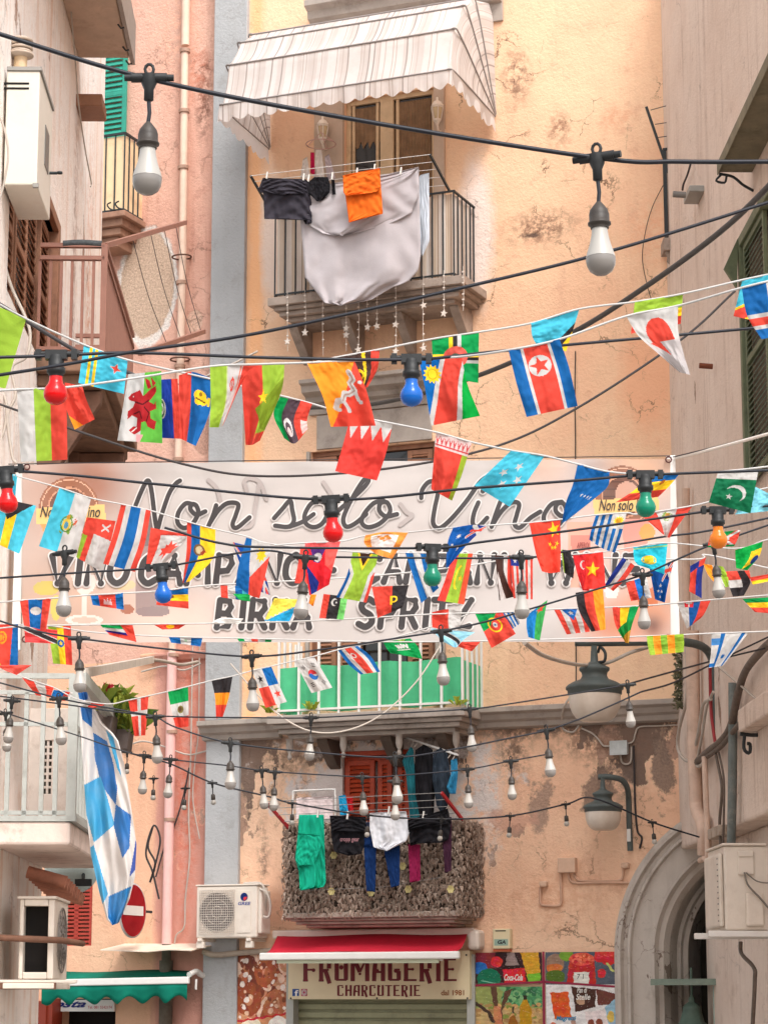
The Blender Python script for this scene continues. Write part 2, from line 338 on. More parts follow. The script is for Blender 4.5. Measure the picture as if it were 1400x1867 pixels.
# --- middle window: moulded head, frame, brown louvred leaves
g = MB(FA); zc = fz(560, 735, .2); x0, x1 = fx(548, 710, .3), fx(785, 690, .3)
g.xprism([(0, zc-.12), (-.05, zc-.12), (-.06, zc), (-.14, zc+.02), (-.16, zc+.08), (-.28, zc+.12), (-.30, zc+.2), (-.36, zc+.22), (-.36, zc+.27), (0, zc+.29)], x0, x1)
g.box(x0+.1, x1-.1, -.03, .0, o2[3]+.02, zc-.13); part('window_head', g, M_stone, pb, .006)
g = MB(FA); g.box(fx(560, 1000), o2[0], -.05, .02, o2[2], o2[3]); part('window_surround', g, M_stone, pb, .008); g = MB(FA); g.box(o2[1], fx(812, 1000), -.05, .02, o2[2], o2[3]); part('window_surround', g, M_stone, pb, .008)
def leaf(x0, x1, z0, z1, y, gap=.055, fr=FA):    # louvred shutter leaf
    m = MB(fr); s = .06
    m.box(x0, x0+s, y, y+.04, z0, z1); m.box(x1-s, x1, y, y+.04, z0, z1)
    for q in (z0, z1-s, (z0+z1)/2-s/2): m.box(x0+s, x1-s, y, y+.04, q, q+s)
    sl = MB(fr); z = z0+s
    while z < z1-s:
        sl.add([(x0+s, y+.005, z), (x1-s, y+.005, z), (x1-s, y+.035, z+gap*.8), (x0+s, y+.035, z+gap*.8), (x0+s, y-.002, z+.008), (x1-s, y-.002, z+.008), (x1-s, y+.03, z+gap*.8+.008), (x0+s, y+.03, z+gap*.8+.008)],
               [(0, 1, 5, 4), (4, 5, 6, 7), (3, 2, 1, 0), (7, 6, 2, 3), (0, 4, 7, 3), (1, 2, 6, 5)]); z += gap
    return m, sl
def shutter(x0, x1, z0, z1, y, mat, parent, fr=FA, gap=.055):
    m, sl = leaf(x0, x1, z0, z1, y, gap, fr); s = part('shutter', m, mat, parent, .003); part('slats', sl, mat, s); return s
a, b, c, d = o2; m, wd = window(o2, M_brownwood, 2); W2 = part('window', m, M_brownwood, pb, .004)
xs = [fx(q, 1200) for q in (570, 612, 655, 740, 792)]
for i, (p, q) in enumerate(((xs[0]+.04, xs[1]), (xs[1]+.02, xs[2]), (xs[3], xs[4]-.04))): shutter(p, q, c+.02, d-.08, .0+.03*i, M_brownwood, pb)
g = MB(FA); g.box(xs[2], xs[3], .12, .14, c, d-.06); part('pane', g, M_glass, W2)
# --- lower window with red shutters
a, b, c, d = o3; m, wd = window(o3, M_redwood, 2); m.box(a-.05, b+.05, -.03, .04, d, d+.06); W3 = part('window', m, M_redwood, pb, .004); mid = fx(684, 1500)
shutter(a+.03, mid-.02, c, d-.05, .02, M_redwood, pb); shutter(mid+.02, fx(712, 1500), c, d-.05, .03, M_redwood, pb); shutter(fx(722, 1500), b-.02, c, d-.05, .05, M_redwood, pb)
# --- balconies of the peach house
def balcony(pxl, pxr, py_t, py_b, off, mat, brk):
    x0, x1 = fx(*pxl, off), fx(*pxr, off); z1 = fz((pxl[0]+pxr[0])/2, py_t, off); z0 = fz((pxl[0]+pxr[0])/2, py_b, off)
    h = z1-z0; m = MB(FA)
    for k, (e, za, zb) in enumerate(((0, .62, 1.), (.06, .42, .62), (.11, .2, .42), (.2, 0, .2))):
        m.box(x0+e, x1-e, -off+e, .02, z0+h*za, z0+h*zb-.002)
    return x0, x1, z0, z1, m
def rails(x0, x1, z0, z1, off, step, r, mat, parent, top_r=.018, side=True):
    m = MB(FA); n = int((x1-x0)/step)
    for i in range(n+1):
        x = x0+(x1-x0)*i/n; m.tube([(x, -off, z0), (x, -off, z1)], r, 6)
    n = max(2, int(off/step))
    for i in range(1, n+1):
        for x in (x0, x1): m.tube([(x, -off+off*i/n-.02*(i == n), z0), (x, -off+off*i/n-.02*(i == n), z1)], r, 6)
    m.bar((x0-.02, -off, z1), (x1+.02, -off, z1), .03, .02)
    for x in (x0, x1): m.bar((x, -off, z1+.001), (x, 0, z1+.001), .03, .02); m.bar((x, -off, z0+.05), (x, 0, z0+.05), .02, .02)
    m.bar((x0, -off, z0+.05), (x1, -off, z0+.05), .02, .02)
    return part('railing', m, mat, parent)
x0, x1, z0, z1, m = balcony((488, 541), (846, 541), 521, 562, .78, M_slab, 3)
B1 = part('balcony', m, M_slab, pb, .008); BX0, BX1, BZ = x0, x1, z1
RT1 = fz(660, 370, .7)
rails(x0+.06, x1-.16, z1, RT1, .70, .135, .011, M_iron, B1)
for q in (545, 640, 735, 838):
    g = MB(FA); xx = fx(q, 570, .3); g.xprism([(0, z0-.42), (-.06, z0-.4), (-.42, z0-.1), (-.5, z0-.02), (-.5, z0), (0, z0)], xx-.06, xx+.06); part('bracket', g, M_slab, B1, .006)
x0, x1, z0, z1, m = balcony((486, 1302), (847, 1290), 1297, 1338, .74, M_stone, 3)
B2 = part('balcony', m, M_stone, pb, .008); x2a, x2b, z2t, z2b = x0, x1, z1, z0
RT2 = fz(690, 1155, .66)
m = MB(FA)
for i in range(10):
    x = x0+.12+(x1-x0-.18)*i/9
    m.box(x-.014, x+.014, -.66, -.632, z1, RT2)
for i in range(1, 5):
    for x in (x0+.12, x1-.06): m.box(x-.014, x+.014, -.66+.16*i, -.632+.16*i, z1, RT2)
m.box(x0+.1, x1-.04, -.668, -.624, RT2, RT2+.03); m.box(x0+.1, x1-.04, -.668, -.624, z1+.05, z1+.075)
part('railing', m, M_white, B2)
for q in (522, 620, 722, 826):
    g = MB(FA); xx = fx(q, 1350, .6); g.lathe([(.0, 0), (.022, .01), (.03, .05), (.015, .08), (.035, .11), (.045, .16), (.04, .24), (.055, .26)], (xx, -.5, z0-.26), 12); part('finial', g, M_stone, B2)
for q in (600, 715, 815):
    g = MB(FA); xx = fx(q, 1350, .2); g.xprism([(0, z0-.34), (-.1, z0-.3), (-.4, z0-.06), (-.42, z0), (0, z0)], xx-.07, xx+.07); part('bracket', g, plain('bracket_dark', (104, 90, 80), .9, .25, 4.), B2, .008)
x0, x1, z0, z1, m = balcony((517, 1672), (838, 1672), 1663, 1690, .70, M_slab, 3)
B3 = part('balcony', m, M_slab, pb, .01); x3a, x3b, z3b, z3t = x0, x1, z0, z1
RT3 = fz(690, 1500, .64)
rails(x0+.08, x1-.06, z1, RT3, .62, .13, .009, M_iron, B3)
# --- shop front
a, b, c, d = o4
m = MB(FA); m.box(a, b, .12, .2, GROUND+.02, d)
zz = GROUND+.06
while zz < d-.1: m.box(a+.002, b-.002, .085, .119, zz, zz+.075); zz += .1
part('roller_shutter', m, plain('shutter_green_grey', (150, 148, 116), .5, .12, 6., metal=.2, dirt=((100, 98, 76), .5)), pb, .012)
for q in (528, 858): xx = fx(q, 1840, .06); g = MB(FA); g.box(xx-.05, xx+.05, -.06, .1, GROUND, fz(690, 1742, .06)); part('door_frame', g, plain('frame_grey', (176, 176, 168), .4, .1), pb, .006)
# ================================================================ pink house beside it
ph = thing('pink_house', 'weathered pink and salmon plastered house left of the grey pilaster', 'house', PK.M @ Vector((0, 0, GROUND)), PK.ang)
def pk(px, py): p = PK.pt(px, py); return (p.x, 0., p.z-GROUND)
SP = [(pk(372, 180), (.17, 1, .75), (120, 84, 70), .7, .9), (pk(362, 130), (.2, 1, .6), (196, 120, 96), .8, .9),
      (pk(268, 522), (.47, 1, .86), (248, 236, 226), .06, 1.), (pk(268, 518), (.41, 1, .76), (214, 184, 160), .06, 1.),
      (pk(320, 60), (.5, 1, 1.4), (244, 188, 160), .9, .7), (pk(355, 585), (.12, 1, .16), (248, 206, 182), .1, 1.), (pk(372, 790), (.2, 1, .3), (214, 168, 148), .1, .9),
      (pk(342, 1400), (.24, 1, 2.4), (206, 122, 100), .6, .9), (pk(340, 1160), (.5, 1, .25), (196, 150, 128), .8, .8)]
xx0, xx1 = PK.x(30, 900), PK.x(392, 900)
M_pk = plaster('plaster_pink', (228, 184, 164), (216, 164, 144), (180, 124, 106), .5, [(.625, (206, 168, 150), 0, .1)], spots=SP, streak=.75, bs=.6)
g = MB(PK); cells(g, xx0, xx1, fz(300, 1200), 16, [], .2); part('upper_wall', g, M_pk, ph)
M_pk2 = plaster('plaster_salmon', (234, 188, 156), (226, 174, 142), (204, 146, 120), .5, [(.64, (206, 168, 150), 0, .1)], spots=SP[-2:], streak=.5, band=[(PK.x(318, 1500)-.3, xx1+1, (206, 150, 134))])
g = MB(PK); ow = (PK.x(100, 1790), PK.x(212, 1790), GROUND+.01, PK.z(200, 1822)); ow2 = (PK.x(108, 1660), PK.x(168, 1660), PK.z(150, 1725), PK.z(150, 1610))
cells(g, xx0, xx1, GROUND, fz(300, 1200), [ow, ow2], .4); part('lower_wall', g, M_pk2, ph)
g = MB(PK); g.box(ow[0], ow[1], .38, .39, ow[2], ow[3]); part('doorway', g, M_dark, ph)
g = MB(PK); x0, x1 = ow2[0], ow2[1]; n = 16
g.box(x0, x0+.05, .02, .06, ow2[2], ow2[3]); g.box(x1-.05, x1, .02, .06, ow2[2], ow2[3]); g.box((x0+x1)/2-.03, (x0+x1)/2+.03, .02, .06, ow2[2], ow2[3])
for i in range(n): z = ow2[2]+(ow2[3]-ow2[2])*i/n; g.bar((x0+.05, .04, z), (x1-.05, .04, z), .04, .028)
part('shutter', g, plain('shutter_red', (176, 62, 48), .6, .15, 8.), ph)
g = MB(PK); zq = PK.z(300, 1200); g.xprism([(.0, zq-.06), (-.06, zq-.04), (-.1, zq+.02), (-.1, zq+.05), (0, zq+.07)], PK.x(262, 1200), xx1-.01); part('ledge', g, M_pk2, ph, .008)
# ================================================================ left side of the street
def lw(p): return LW.I @ p
def zY(py, Y): return K(700, py, Y).z
def prj(px, Y, py=1500): return -(LW.I @ K(px, py, Y)).y        # how far a pixel at distance Y stands out from the left wall
g = MB(PK); M_side = plaster('plaster_pink_side', (222, 172, 152), (210, 152, 130), (178, 120, 100), .4, None, streak=.8)
ZS = 4.35
lh = thing('streaked_house', 'near house on the left edge with cream plaster streaked brown and white', 'house', LW.M @ Vector((0, 0, GROUND)), LW.ang)
M_lw = plaster('plaster_streaked', (254, 248, 242), (250, 234, 222), (216, 158, 112), .35, [(.66, (206, 170, 150), 0, .1)], streak=1., bs=.5,
   spots=[((7.0, 0, 8.5), (.5, 1, 3.), (214, 136, 84), .9, .8), ((5.6, 0, 9), (.35, 1, 3.), (150, 104, 82), .9, .7)])
zt, zb = zY(385, 20.3), zY(650, 20)
od = (1.0, 3.9, zb, zt)
g = MB(LW); cells(g, -8, 8.2, ZS, 16, [od], .25); cells(g, -8, 4.3, GROUND, ZS, [], .25); g.box(4.3, 8.2, .001, 2.5, ZS, ZS+.02); g.add([(8.2, 0, ZS), (8.2, .9, ZS), (8.2, .9, 16), (8.2, 0, 16)], [(0, 1, 2, 3)]); g.add([(4.3, 0, GROUND), (4.3, 2.5, GROUND), (4.3, 2.5, ZS), (4.3, 0, ZS)], [(0, 1, 2, 3)])
part('street_wall', g, M_lw, lh)
for a, b, y in ((1.05, 1.75, .06), (1.8, 2.5, .05), (2.55, 3.2, .06), (3.25, 3.86, .03)): shutter(a, b, zb, zt-.03, y, M_brownwood, lh, LW, .07)
g = MB(LW); g.box(3.88, 4.02, -.05, .1, zb, zt+.1); g.box(.9, 3.88, -.05, .05, zt, zt+.1); part('door_frame', g, M_brownwood, lh, .006)
# a leaf of the brown door swung open and facing down the street
GB = Frame((0, 21.2, 0), 0)
m, sl = leaf(GB.x(4, 500), GB.x(76, 500), zY(640, 21.2), zY(372, 21.2), 0., .06, GB); s = part('door_leaf', m, M_brownwood, lh, .004); part('slats', sl, M_brownwood, s)
# top slab
Yf = 22.5; pj = prj(235, Yf, 105); z = zY(105, Yf)
g = MB(LW); g.box(0., Yf-17, -pj, 0, z, z+.16); B = part('balcony', g, plain('slab_beige', (196, 170, 150), .9, .2, 3., bs=.5, dirt=((150, 118, 98), .5)), lh, .012)
g = MB(LW); g.box(.05, Yf-17+.12, -pj-.05, -pj-.01, z-.02, z+.4); part('fascia', g, plain('sheet_grey', (150, 138, 130), .5, .15), B)
g = MB(LW)
for q in (.0, .35, .9): g.tube([(Yf-17-q, -pj+.03, z-.02), (Yf-17-q, -pj-.0, z-.06), (Yf-17-q, -pj-.03, z-.05)], .009, 6)
part('hook', g, M_iron, B)
# brown balcony
Yn, Yf = 20., 22.9; pj = prj(190, Yn, 500); z1 = zY(648, Yn); zr = zY(447, Yn); zr2 = zY(470, Yn)
M_rail = plain('rail_brown', (152, 106, 90), .5, .12, 9.)
xa, xb = Yn-17, Yf-17
g = MB(LW); g.box(xa-.1, xb+.1, -pj-.06, 0, z1-.16, z1); g.box(xa, xb, -pj+.02, 0, z1-.26, z1-.162); B = part('balcony', g, plain('slab_old_wood', (136, 104, 84), .9, .35, 3., bs=.6, dirt=((74, 54, 44), .8)), lh, .012)
g = MB(LW)
for zz_ in (zr, zr2): g.bar((xa, 0, zz_), (xa, -pj, zz_), .05, .035); g.bar((xa, -pj, zz_), (xb, -pj, zz_), .05, .035); g.bar((xb, 0, zz_), (xb, -pj, zz_), .05, .035)
g.bar((xa, -.01, z1+.06), (xa, -pj, z1+.06), .04, .03); g.bar((xa, -pj, z1+.06), (xb, -pj, z1+.06), .04, .03)
for i in range(7): y = -pj*i/6; g.box(xa-.012, xa+.012, y-.012, y+.012, z1, zr2)
for i in range(1, 30): x = xa+(xb-xa)*i/29; g.box(x-.016, x+.016, -pj-.014, -pj+.014, z1, zr2)
g.box(xa-.025, xa+.025, -pj-.025, -pj+.025, z1-.1, zr)
part('railing', g, M_rail, B)
g = MB(LW); g.tube(curve([(xa, -pj*.35, zr+.01), (xa, -pj*.6, zr+.02), (xa, -pj*.95, zr+.01)], 12), .034, 8); part('tape', g, plain('tape_dark', (70, 74, 76), .7, .5, 40.), B)
for q in (xa+.2, xb-.3):
    g = MB(LW); g.prism([(0, 0)]*0 or [(q-.08, z1-.26), (q+.08, z1-.26), (q+.06, z1-1.1), (q-.06, z1-1.1)], -.1, 0); g.xprism([(0, z1-1.1), (-.1, z1-1.05), (-pj*.95, z1-.38), (-pj*.98, z1-.27), (0, z1-.27)], q-.07, q+.07); part('bracket', g, plain('bracket_brown', (120, 88, 72), .9, .35, 4., dirt=((60, 42, 36), .7)), B, .01)
# small balcony of the pink house with beige panels, green shutter leaf beside it
ofb = .52; xa, xb = PK.x(90, 386, ofb), PK.x(225, 386, ofb); z1 = PK.z(200, 388, ofb); zr = PK.z(200, 246, ofb)
g = MB(PK)
for e, a, b in ((0, 0, .08), (.07, -.1, .078), (.13, -.2, -.102), (.2, -.34, -.202)): g.box(xa, xb+.05-e, -ofb-.06+e, .02, z1+a-.08, z1+b-.08)
B = part('balcony', g, plain('slab_brown', (168, 128, 106), .9, .3, 4., bs=.5, dirt=((110, 74, 58), .7)), ph, .01)
g = MB(PK); g.box(xa, xb-.01, -ofb+.01, -ofb+.022, z1+.03, zr-.03); g.box(xb-.022, xb-.01, -ofb+.023, 0, z1+.03, zr-.03); part('panel', g, plain('panel_beige', (238, 206, 164), .7, .12, 3., dirt=((190, 150, 112), .5)), B)
g = MB(PK); g.bar((xa, -ofb, zr), (xb, -ofb, zr), .03); g.bar((xb, -ofb, zr), (xb, 0, zr), .03); g.bar((xa, -ofb, z1+.03), (xb, -ofb, z1+.03), .02); g.bar((xb, -ofb, z1+.03), (xb, 0, z1+.03), .02)
for i in range(9): x = xb-(xb-xa)*i/8; g.tube([(x, -ofb, z1), (x, -ofb, zr)], .011, 6)
for i in range(1, 4): g.tube([(xb, -ofb+ofb*i/4, z1), (xb, -ofb+ofb*i/4, zr)], .011, 6)
for dx in (-.1, .02): g.tube(curve([(xb+dx, -ofb-.02, z1+.02), (xb+dx-.06, -ofb-.06, z1+.03), (xb+dx-.1, -ofb-.08, z1+.09), (xb+dx-.05, -ofb-.07, z1+.12)], 8), .011, 6)
part('railing', g, M_iron, B)
M_gsh = plain('shutter_green', (48, 150, 128), .5, .15, 8., dirt=((30, 96, 84), .4))
m, sl = leaf(PK.x(150, 200, .1), PK.x(229, 200, .1), PK.z(200, 262, .1), PK.z(200, 80, .1), -.1, .075, PK)
s = part('shutter', m, M_gsh, ph, .004); part('slats', sl, M_gsh, s)
# lower grey balcony
Yn, Yf = 18., 21.3; pj = prj(145, Yn, 1360); z1 = zY(1498, Yn); zr = zY(1232, Yn); xa, xb = Yn-17, Yf-17; pw = prj(128, Yn)
M_grail = plain('rail_grey', (176, 178, 172), .45, .1, 8., dirt=((130, 124, 112), .4))
g = MB(LW); g.box(xa, xb, -pw, 0, zY(1541, Yn), z1); B = part('balcony', g, plain('slab_flaking', (226, 206, 194), .9, .15, 4., bs=.7, dirt=((150, 124, 108), .7)), lh, .02)
g = MB(LW); zm = zY(1262, Yn)
for q in (zr, zm, zY(1320, Yn), zY(1482, Yn)): g.bar((xa+.02, 0, q), (xa+.02, -pw, q), .03, .03 if q != zr else .04); g.bar((xa+.02, -pw, q), (xb, -pw, q), .03)
g.bar((xa+.02, .0, z1+.02), (xa+.02, -pw-.01, z1+.02), .06, .04); g.bar((xa+.02, -pw-.01, z1+.02), (xb, -pw-.01, z1+.02), .06, .04)
for q in (10, 42, 73, 98): y = -prj(q, Yn); g.box(xa+.005, xa+.035, y-.016, y+.016, z1, zm)
for i in range(1, 16): x = xa+(xb-xa)*i/15; g.box(x-.012, x+.012, -pw-.012, -pw+.012, z1, zm)
g.box(xa-.01, xa+.05, -pw-.035, -pw+.035, z1, zr); part('railing', g, M_grail, B)
GW = Frame((0, 20.2, 0), 0); M_wleaf = plain('leaf_white', (226, 214, 204), .5, .1, 5., dirt=((170, 150, 134), .5))
x0, x1, za, zc = GW.x(36, 1400), GW.x(126, 1400), zY(1500, 20.2), zY(1292, 20.2)
wx0, wx1, wz0, wz1 = GW.x(77, 1400), GW.x(105, 1400), zY(1448, 20.2), zY(1350, 20.2)
g = MB(GW)
for b in ((x0, wx0, za, zc), (wx1, x1, za, zc), (wx0, wx1, za, wz0), (wx0, wx1, wz1, zc)): g.box(b[0]+.001, b[1]-.001, 0, .05, b[2], b[3])
for i in range(1, 3): xx = wx0+(wx1-wx0)*i/3; g.box(xx-.01, xx+.01, .01, .03, wz0, wz1)
for i in range(1, 8): q = wz0+(wz1-wz0)*i/8; g.box(wx0, wx1, .012, .028, q-.01, q+.01)
s = part('window_leaf', g, M_wleaf, lh, .004)
g = MB(GW); g.box(wx0, wx1, .034, .04, wz0, wz1); part('pane', g, plain('pane_dark', (70, 66, 56), .2, .4, 6.), s)
GD = Frame((0, 19.4, 0), 0); m, sl = leaf(GD.x(-14, 1400), GD.x(26, 1400), zY(1500, 19.4), zY(1180, 19.4), 0., .05, GD); s = part('shutter', m, M_dark, lh); part('slats', sl, plain('slat_dark_brown', (92, 74, 64), .6, .2), s)
# ================================================================ right side of the street
rh = thing('beige_house', 'plain beige plastered house along the right edge of the picture', 'house', RW.M @ Vector((0, 0, GROUND)), RW.ang)
M_rw = plaster('plaster_beige', (234, 216, 202), (224, 202, 186), (182, 154, 136), .5, [(.68, (190, 160, 140), 0, .1)], streak=1., bs=.6, cth=.57, fade=(2.5, 0., (234, 210, 194)))
zr_ = RW.z(1275, 1535); g = MB(RW); g.box(0, 13, 0, 6, zr_, 12.6); g.box(.0, 13, .27, 6, GROUND, zr_); part('street_wall', g, M_rw, rh, .03)
def prr(px, Y, py=1500): return -(RW.I @ K(px, py, Y)).y
def xr(Y): return 28.56-Y
M_olive = plain('olive_green', (104, 112, 84), .6, .2, 8., dirt=((70, 72, 56), .5))
s0 = RW.x(1367, 600); zc, za = RW.z(1385, 395), RW.z(1385, 875)
g = MB(RW); g.box(s0, s0+.1, -.1, 0, za, zc); g.box(s0+.1, s0+2.4, -.1, 0, zc-.1, zc); W4 = part('window', g, M_olive, rh, .006)
m, sl = leaf(s0+.13, s0+1.25, za, zc-.1, -.07, .06, RW); s = part('shutter', m, M_olive, rh, .004); part('slats', sl, plain('slat_green', (92, 108, 88), .6, .2, 8.), s)
GO = Frame((0, 23.35, 0), 0)                             # upper half of the shutter pushed out
g = MB(RW); g.add([(s0, -.12, zc-.5), (s0+.06, -.12, zc-.5), (s0+.06, -.24, zc-.3), (s0, -.24, zc-.3), (s0, -.1, zc), (s0+.06, -.1, zc)], [(0, 1, 2, 3), (0, 3, 4), (1, 5, 2), (3, 2, 5, 4), (0, 4, 5, 1)]); part('shutter_cheek', g, M_olive, rh)
c0 = RW.x(1371, 314); z = zY(314, 28.56-c0); pj = prr(1309, 28.56-c0, 314)
g = MB(RW); g.box(c0, c0+3, -pj, 0, z, z+.05); g.box(c0, c0+3, -pj-.012, -pj-.001, z-.03, z+.09); CN = part('canopy', g, plain('canopy_olive', (128, 120, 98), .8, .3, 4., dirt=((76, 70, 54), .7)), rh, .006)
g = MB(RW); g.tube(curve([(c0+.05, -pj, z-.03), (c0+.05, -pj*.6, z-.06), (c0+.05, -.1, z-.14), (c0+.05, 0, z-.2)], 12), .014, 6); g.tube(curve([(c0+.05, -pj+.02, z-.04), (c0+.05, -pj-.03, z-.1), (c0+.05, -pj+.05, z-.12), (c0+.05, -pj+.07, z-.06)], 10), .012, 6); part('bracket', g, M_iron, CN)
g = MB(RW); z = zY(1345, 22.9); pj = prr(1362, 22.9)                       # lower ledge with iron scroll at the right edge
g.box(5.3, 8, -pj, 0, z+.08, z+.3); CN = part('canopy', g, M_rw, rh, .02)
g = MB(RW); g.tube(curve([(5.4, -pj, z+.06), (5.4, -pj*.4, z+.05), (5.4, 0, z+.05)], 8), .02, 6); g.tube(curve([(5.4, -pj*.75, z+.05), (5.4, -pj*.8, z-.08), (5.4, -pj*.5, z-.12), (5.4, -pj*.45, z-.04), (5.4, -pj*.62, z-.03)], 14), .018, 6); part('bracket', g, M_iron, CN)
# ================================================================ THINGS ON AND AROUND THE PEACH HOUSE
def grid_mb(mb, G, sm=True, flip=False):               # G: (rows, cols) of local points
    nv, nu = len(G)-1, len(G[0])-1; n = nu+1
    mb.add([p for row in G for p in row], [((j*n+i, (j+1)*n+i, (j+1)*n+i+1, j*n+i+1)) for j in range(nv) for i in range(nu)], sm)
def fabric(name, rgb, var=.1, sc=30., trans=.0, rough=.85):
    if name in MC: return MC[name]
    g = NT(name); c = lin(rgb)
    col = g.mix(g.ramp(g.noise(3., 8, .65), .35, .68), c, tuple(x*(1-var*1.6) for x in c))
    m = g.done(col, rough, g.mul(g.noise(9., 8, .6), g.mul(g.noise(90., 2), .3), 'ADD'), .35, .012, 0., .15)
    if trans:
        t = g('BsdfTranslucent', Color=col).outputs[0]; mx = g('MixShader', _0=trans, _1=g.b.outputs[0], _2=t)
        g.t.links.new(mx.outputs[0], g.t.nodes['Material Output'].inputs[0])
    MC[name] = m; return m
def span(poly, y):
    xs = []
    for (x0, y0), (x1, y1) in zip(poly, poly[1:]+poly[:1]):
        if (y0 <= y < y1) or (y1 <= y < y0): xs.append(x0+(x1-x0)*(y-y0)/(y1-y0))
    return (min(xs), max(xs)) if xs else None
def drape(mb, poly, fr, off, amp=.02, k=6., seed=0., nu=26, nv=30, belly=0., hang=.25, curl=0., swag=0.):   # a hanging cloth with this outline, in folds
    ys = [p[1] for p in poly]; a, b = min(ys)+.02, max(ys)-.02; G = []; rg = random.Random(seed)
    ph = [rg.uniform(0, 6.3) for _ in range(4)]; k2 = k*rg.uniform(1.6, 2.2)
    for j in range(nv+1):
        t = j/nv; y = a+(b-a)*t; sp = span(poly, y)
        row = []
        for i in range(nu+1):
            s = i/nu; x = sp[0]+(sp[1]-sp[0])*s
            f = hang+(1-hang)*t
            nz = pnoise.noise(Vector((s*k+seed*3.1, t*1.1+.35*s, seed)))+.5*pnoise.noise(Vector((s*k2*1.3, t*2.2, seed+9)))
            d = amp*f*(1.9*nz+.35*math.sin(k*2*math.pi*s*.5+ph[0]+1.6*math.sin(2.2*t+ph[1])))
            d += swag*math.sin(6.28*(t*3.6-1.9*(2*s-1)**2*(1-.3*t))+2*pnoise.noise(Vector((s*2, t*2, seed))))*(.4+.6*t)
            d += .011*pnoise.noise(Vector((s*k*4, t*9, seed+3)))
            d += belly*math.sin(math.pi*s)*math.sin(math.pi*t*.9)+curl*(2*s-1)**2
            q = fr.pt(x, y, off+d); row.append(q)
        G.append(row)
    grid_mb(mb, G)
def garment(name, label, cat, polys, off, mat, amp=.02, k=5., seed=1, group=None, belly=0., fr=None, th=.003, hang=.25, swag=0.):
    fr = fr or FA; m = MB(fr)
    for i, p in enumerate(polys): drape(m, p[0] if isinstance(p[0], list) else p, fr, off+(p[1] if isinstance(p[0], list) else 0), amp, k, seed+i, belly=belly, hang=hang, swag=swag, nu=40, nv=44)
    o = top(name, m, mat, label, cat, group, ang=fr.ang)
    s = o.modifiers.new('solidify', 'SOLIDIFY'); s.thickness = th; return o
def fthing(name, label, cat, px, py, off=0., group=None, fr=None):
    fr = fr or FA; return thing(name, label, cat, fr.W(px, py, off), fr.ang, group)
# ---------------------------------------------------------------- big striped awning
def stripes(name, sides, zp=0., cols=((238, 232, 228), (212, 201, 194), (178, 167, 163)), sc=7.):
    g = NT(name)
    v = g('VectorMath', {'operation': 'LENGTH'}, _0=g.scale((0, 1, 1))).outputs['Value'] if sides else g('SeparateXYZ', Vector=g.P).outputs[0]
    v = g('CombineXYZ', X=v).outputs[0]
    a = g.noise(sc, 0, .5, v); b = g.noise(sc*4, 0, .5, v)
    col = g.mix(g.ramp(a, .50, .53), lin(cols[0]), tuple(.5*(p+q) for p, q in zip(lin(cols[0]), lin(cols[1]))))
    col = g.mix(g.ramp(b, .57, .60), col, lin(cols[1])); col = g.mix(g.ramp(b, .66, .68), col, lin(cols[2]))
    col = g.mix(g.mul(g.ramp(g.noise(2.5, 8, .7), .45, .75), .35), col, lin((206, 184, 170)))
    g.done(col, .75, g.noise(5., 7, .6), .3, .02, 0., .2)
    t = g('BsdfTranslucent', Color=col).outputs[0]; mx = g('MixShader', _0=.42, _1=g.b.outputs[0], _2=t)
    g.t.links.new(mx.outputs[0], g.t.nodes['Material Output'].inputs[0]); return g.m
PV = FA.pt(905, 214, 0); ax0, ax1, ar = -1.60, PV.x, 1.5
AWT = thing('striped_awning', 'large white dome awning with thin grey stripes and a scalloped valance over the top balcony', 'awning', FA.M @ Vector((ax0, 0, PV.z)), FA.ang)
M_sf, M_ss = stripes('awning_stripe_front', False), stripes('awning_stripe_side', True)
ths = [R(q) for q in (4, 27, 47, 62, 86)]
def rib(t, s): return (-ar*math.cos(t)*s, PV.z+ar*math.sin(t)*s)
m = MB(FA); G = []
for i in range(len(ths)-1):
    for f in np.linspace(0, 1, 7)[(0 if i == 0 else 1):]:
        t = ths[i]*(1-f)+ths[i+1]*f; (y0, z0), (y1, z1) = rib(ths[i], 1), rib(ths[i+1], 1)
        y, z = y0*(1-f)+y1*f, z0*(1-f)+z1*f; sag = .035*math.sin(math.pi*f)
        G.append([(x, y+sag*.7+.01*math.sin(x*9+i)*math.sin(math.pi*f), z-sag*.6) for x in np.linspace(ax0+.05, ax1-.05, 40)])
grid_mb(m, G); part('canopy', m, M_sf, AWT)
for x, e in ((ax0, .05), (ax1, -.05)):
    m = MB(FA)
    for i in range(len(ths)-1):
        rows = []
        for s in np.linspace(.02, 1, 12):
            row = []
            for f in np.linspace(0, 1, 7):
                (y0, z0), (y1, z1) = rib(ths[i], s), rib(ths[i+1], s)
                sag = .05*s*math.sin(math.pi*f); xx = x+(e if s > .99 else (e*.3 if s > .9 else 0))+(1 if e > 0 else -1)*sag*.5
                row.append((xx, y0*(1-f)+y1*f, z0*(1-f)+z1*f))
            rows.append(row)
        grid_mb(m, rows)
    part('side_panel', m, M_ss, AWT)
m = MB(FA); y, z = rib(ths[0], 1); G = [[], [], [], []]
for x in np.linspace(ax0, ax1, 260):
    sc_ = abs(math.sin((x-ax0)*math.pi/.205)); wv = .02*math.sin(x*11)+.012*math.sin(x*29)
    for k, q in enumerate((0, .4, .8, 1)): G[k].append((x, y+wv*q-.005, z-(.17+.055*sc_)*q))
grid_mb(m, G)
for x in (ax0, ax1):
    G = [[], [], []]
    for s in np.linspace(.05, 1, 110):
        y, z = rib(ths[0], s); sc_ = abs(math.sin(s*ar*math.pi/.205))
        for k, q in enumerate((0, .5, 1)): G[k].append((x+.02*math.sin(s*17)*q, y, z-(.17+.055*sc_)*q))
    grid_mb(m, G)
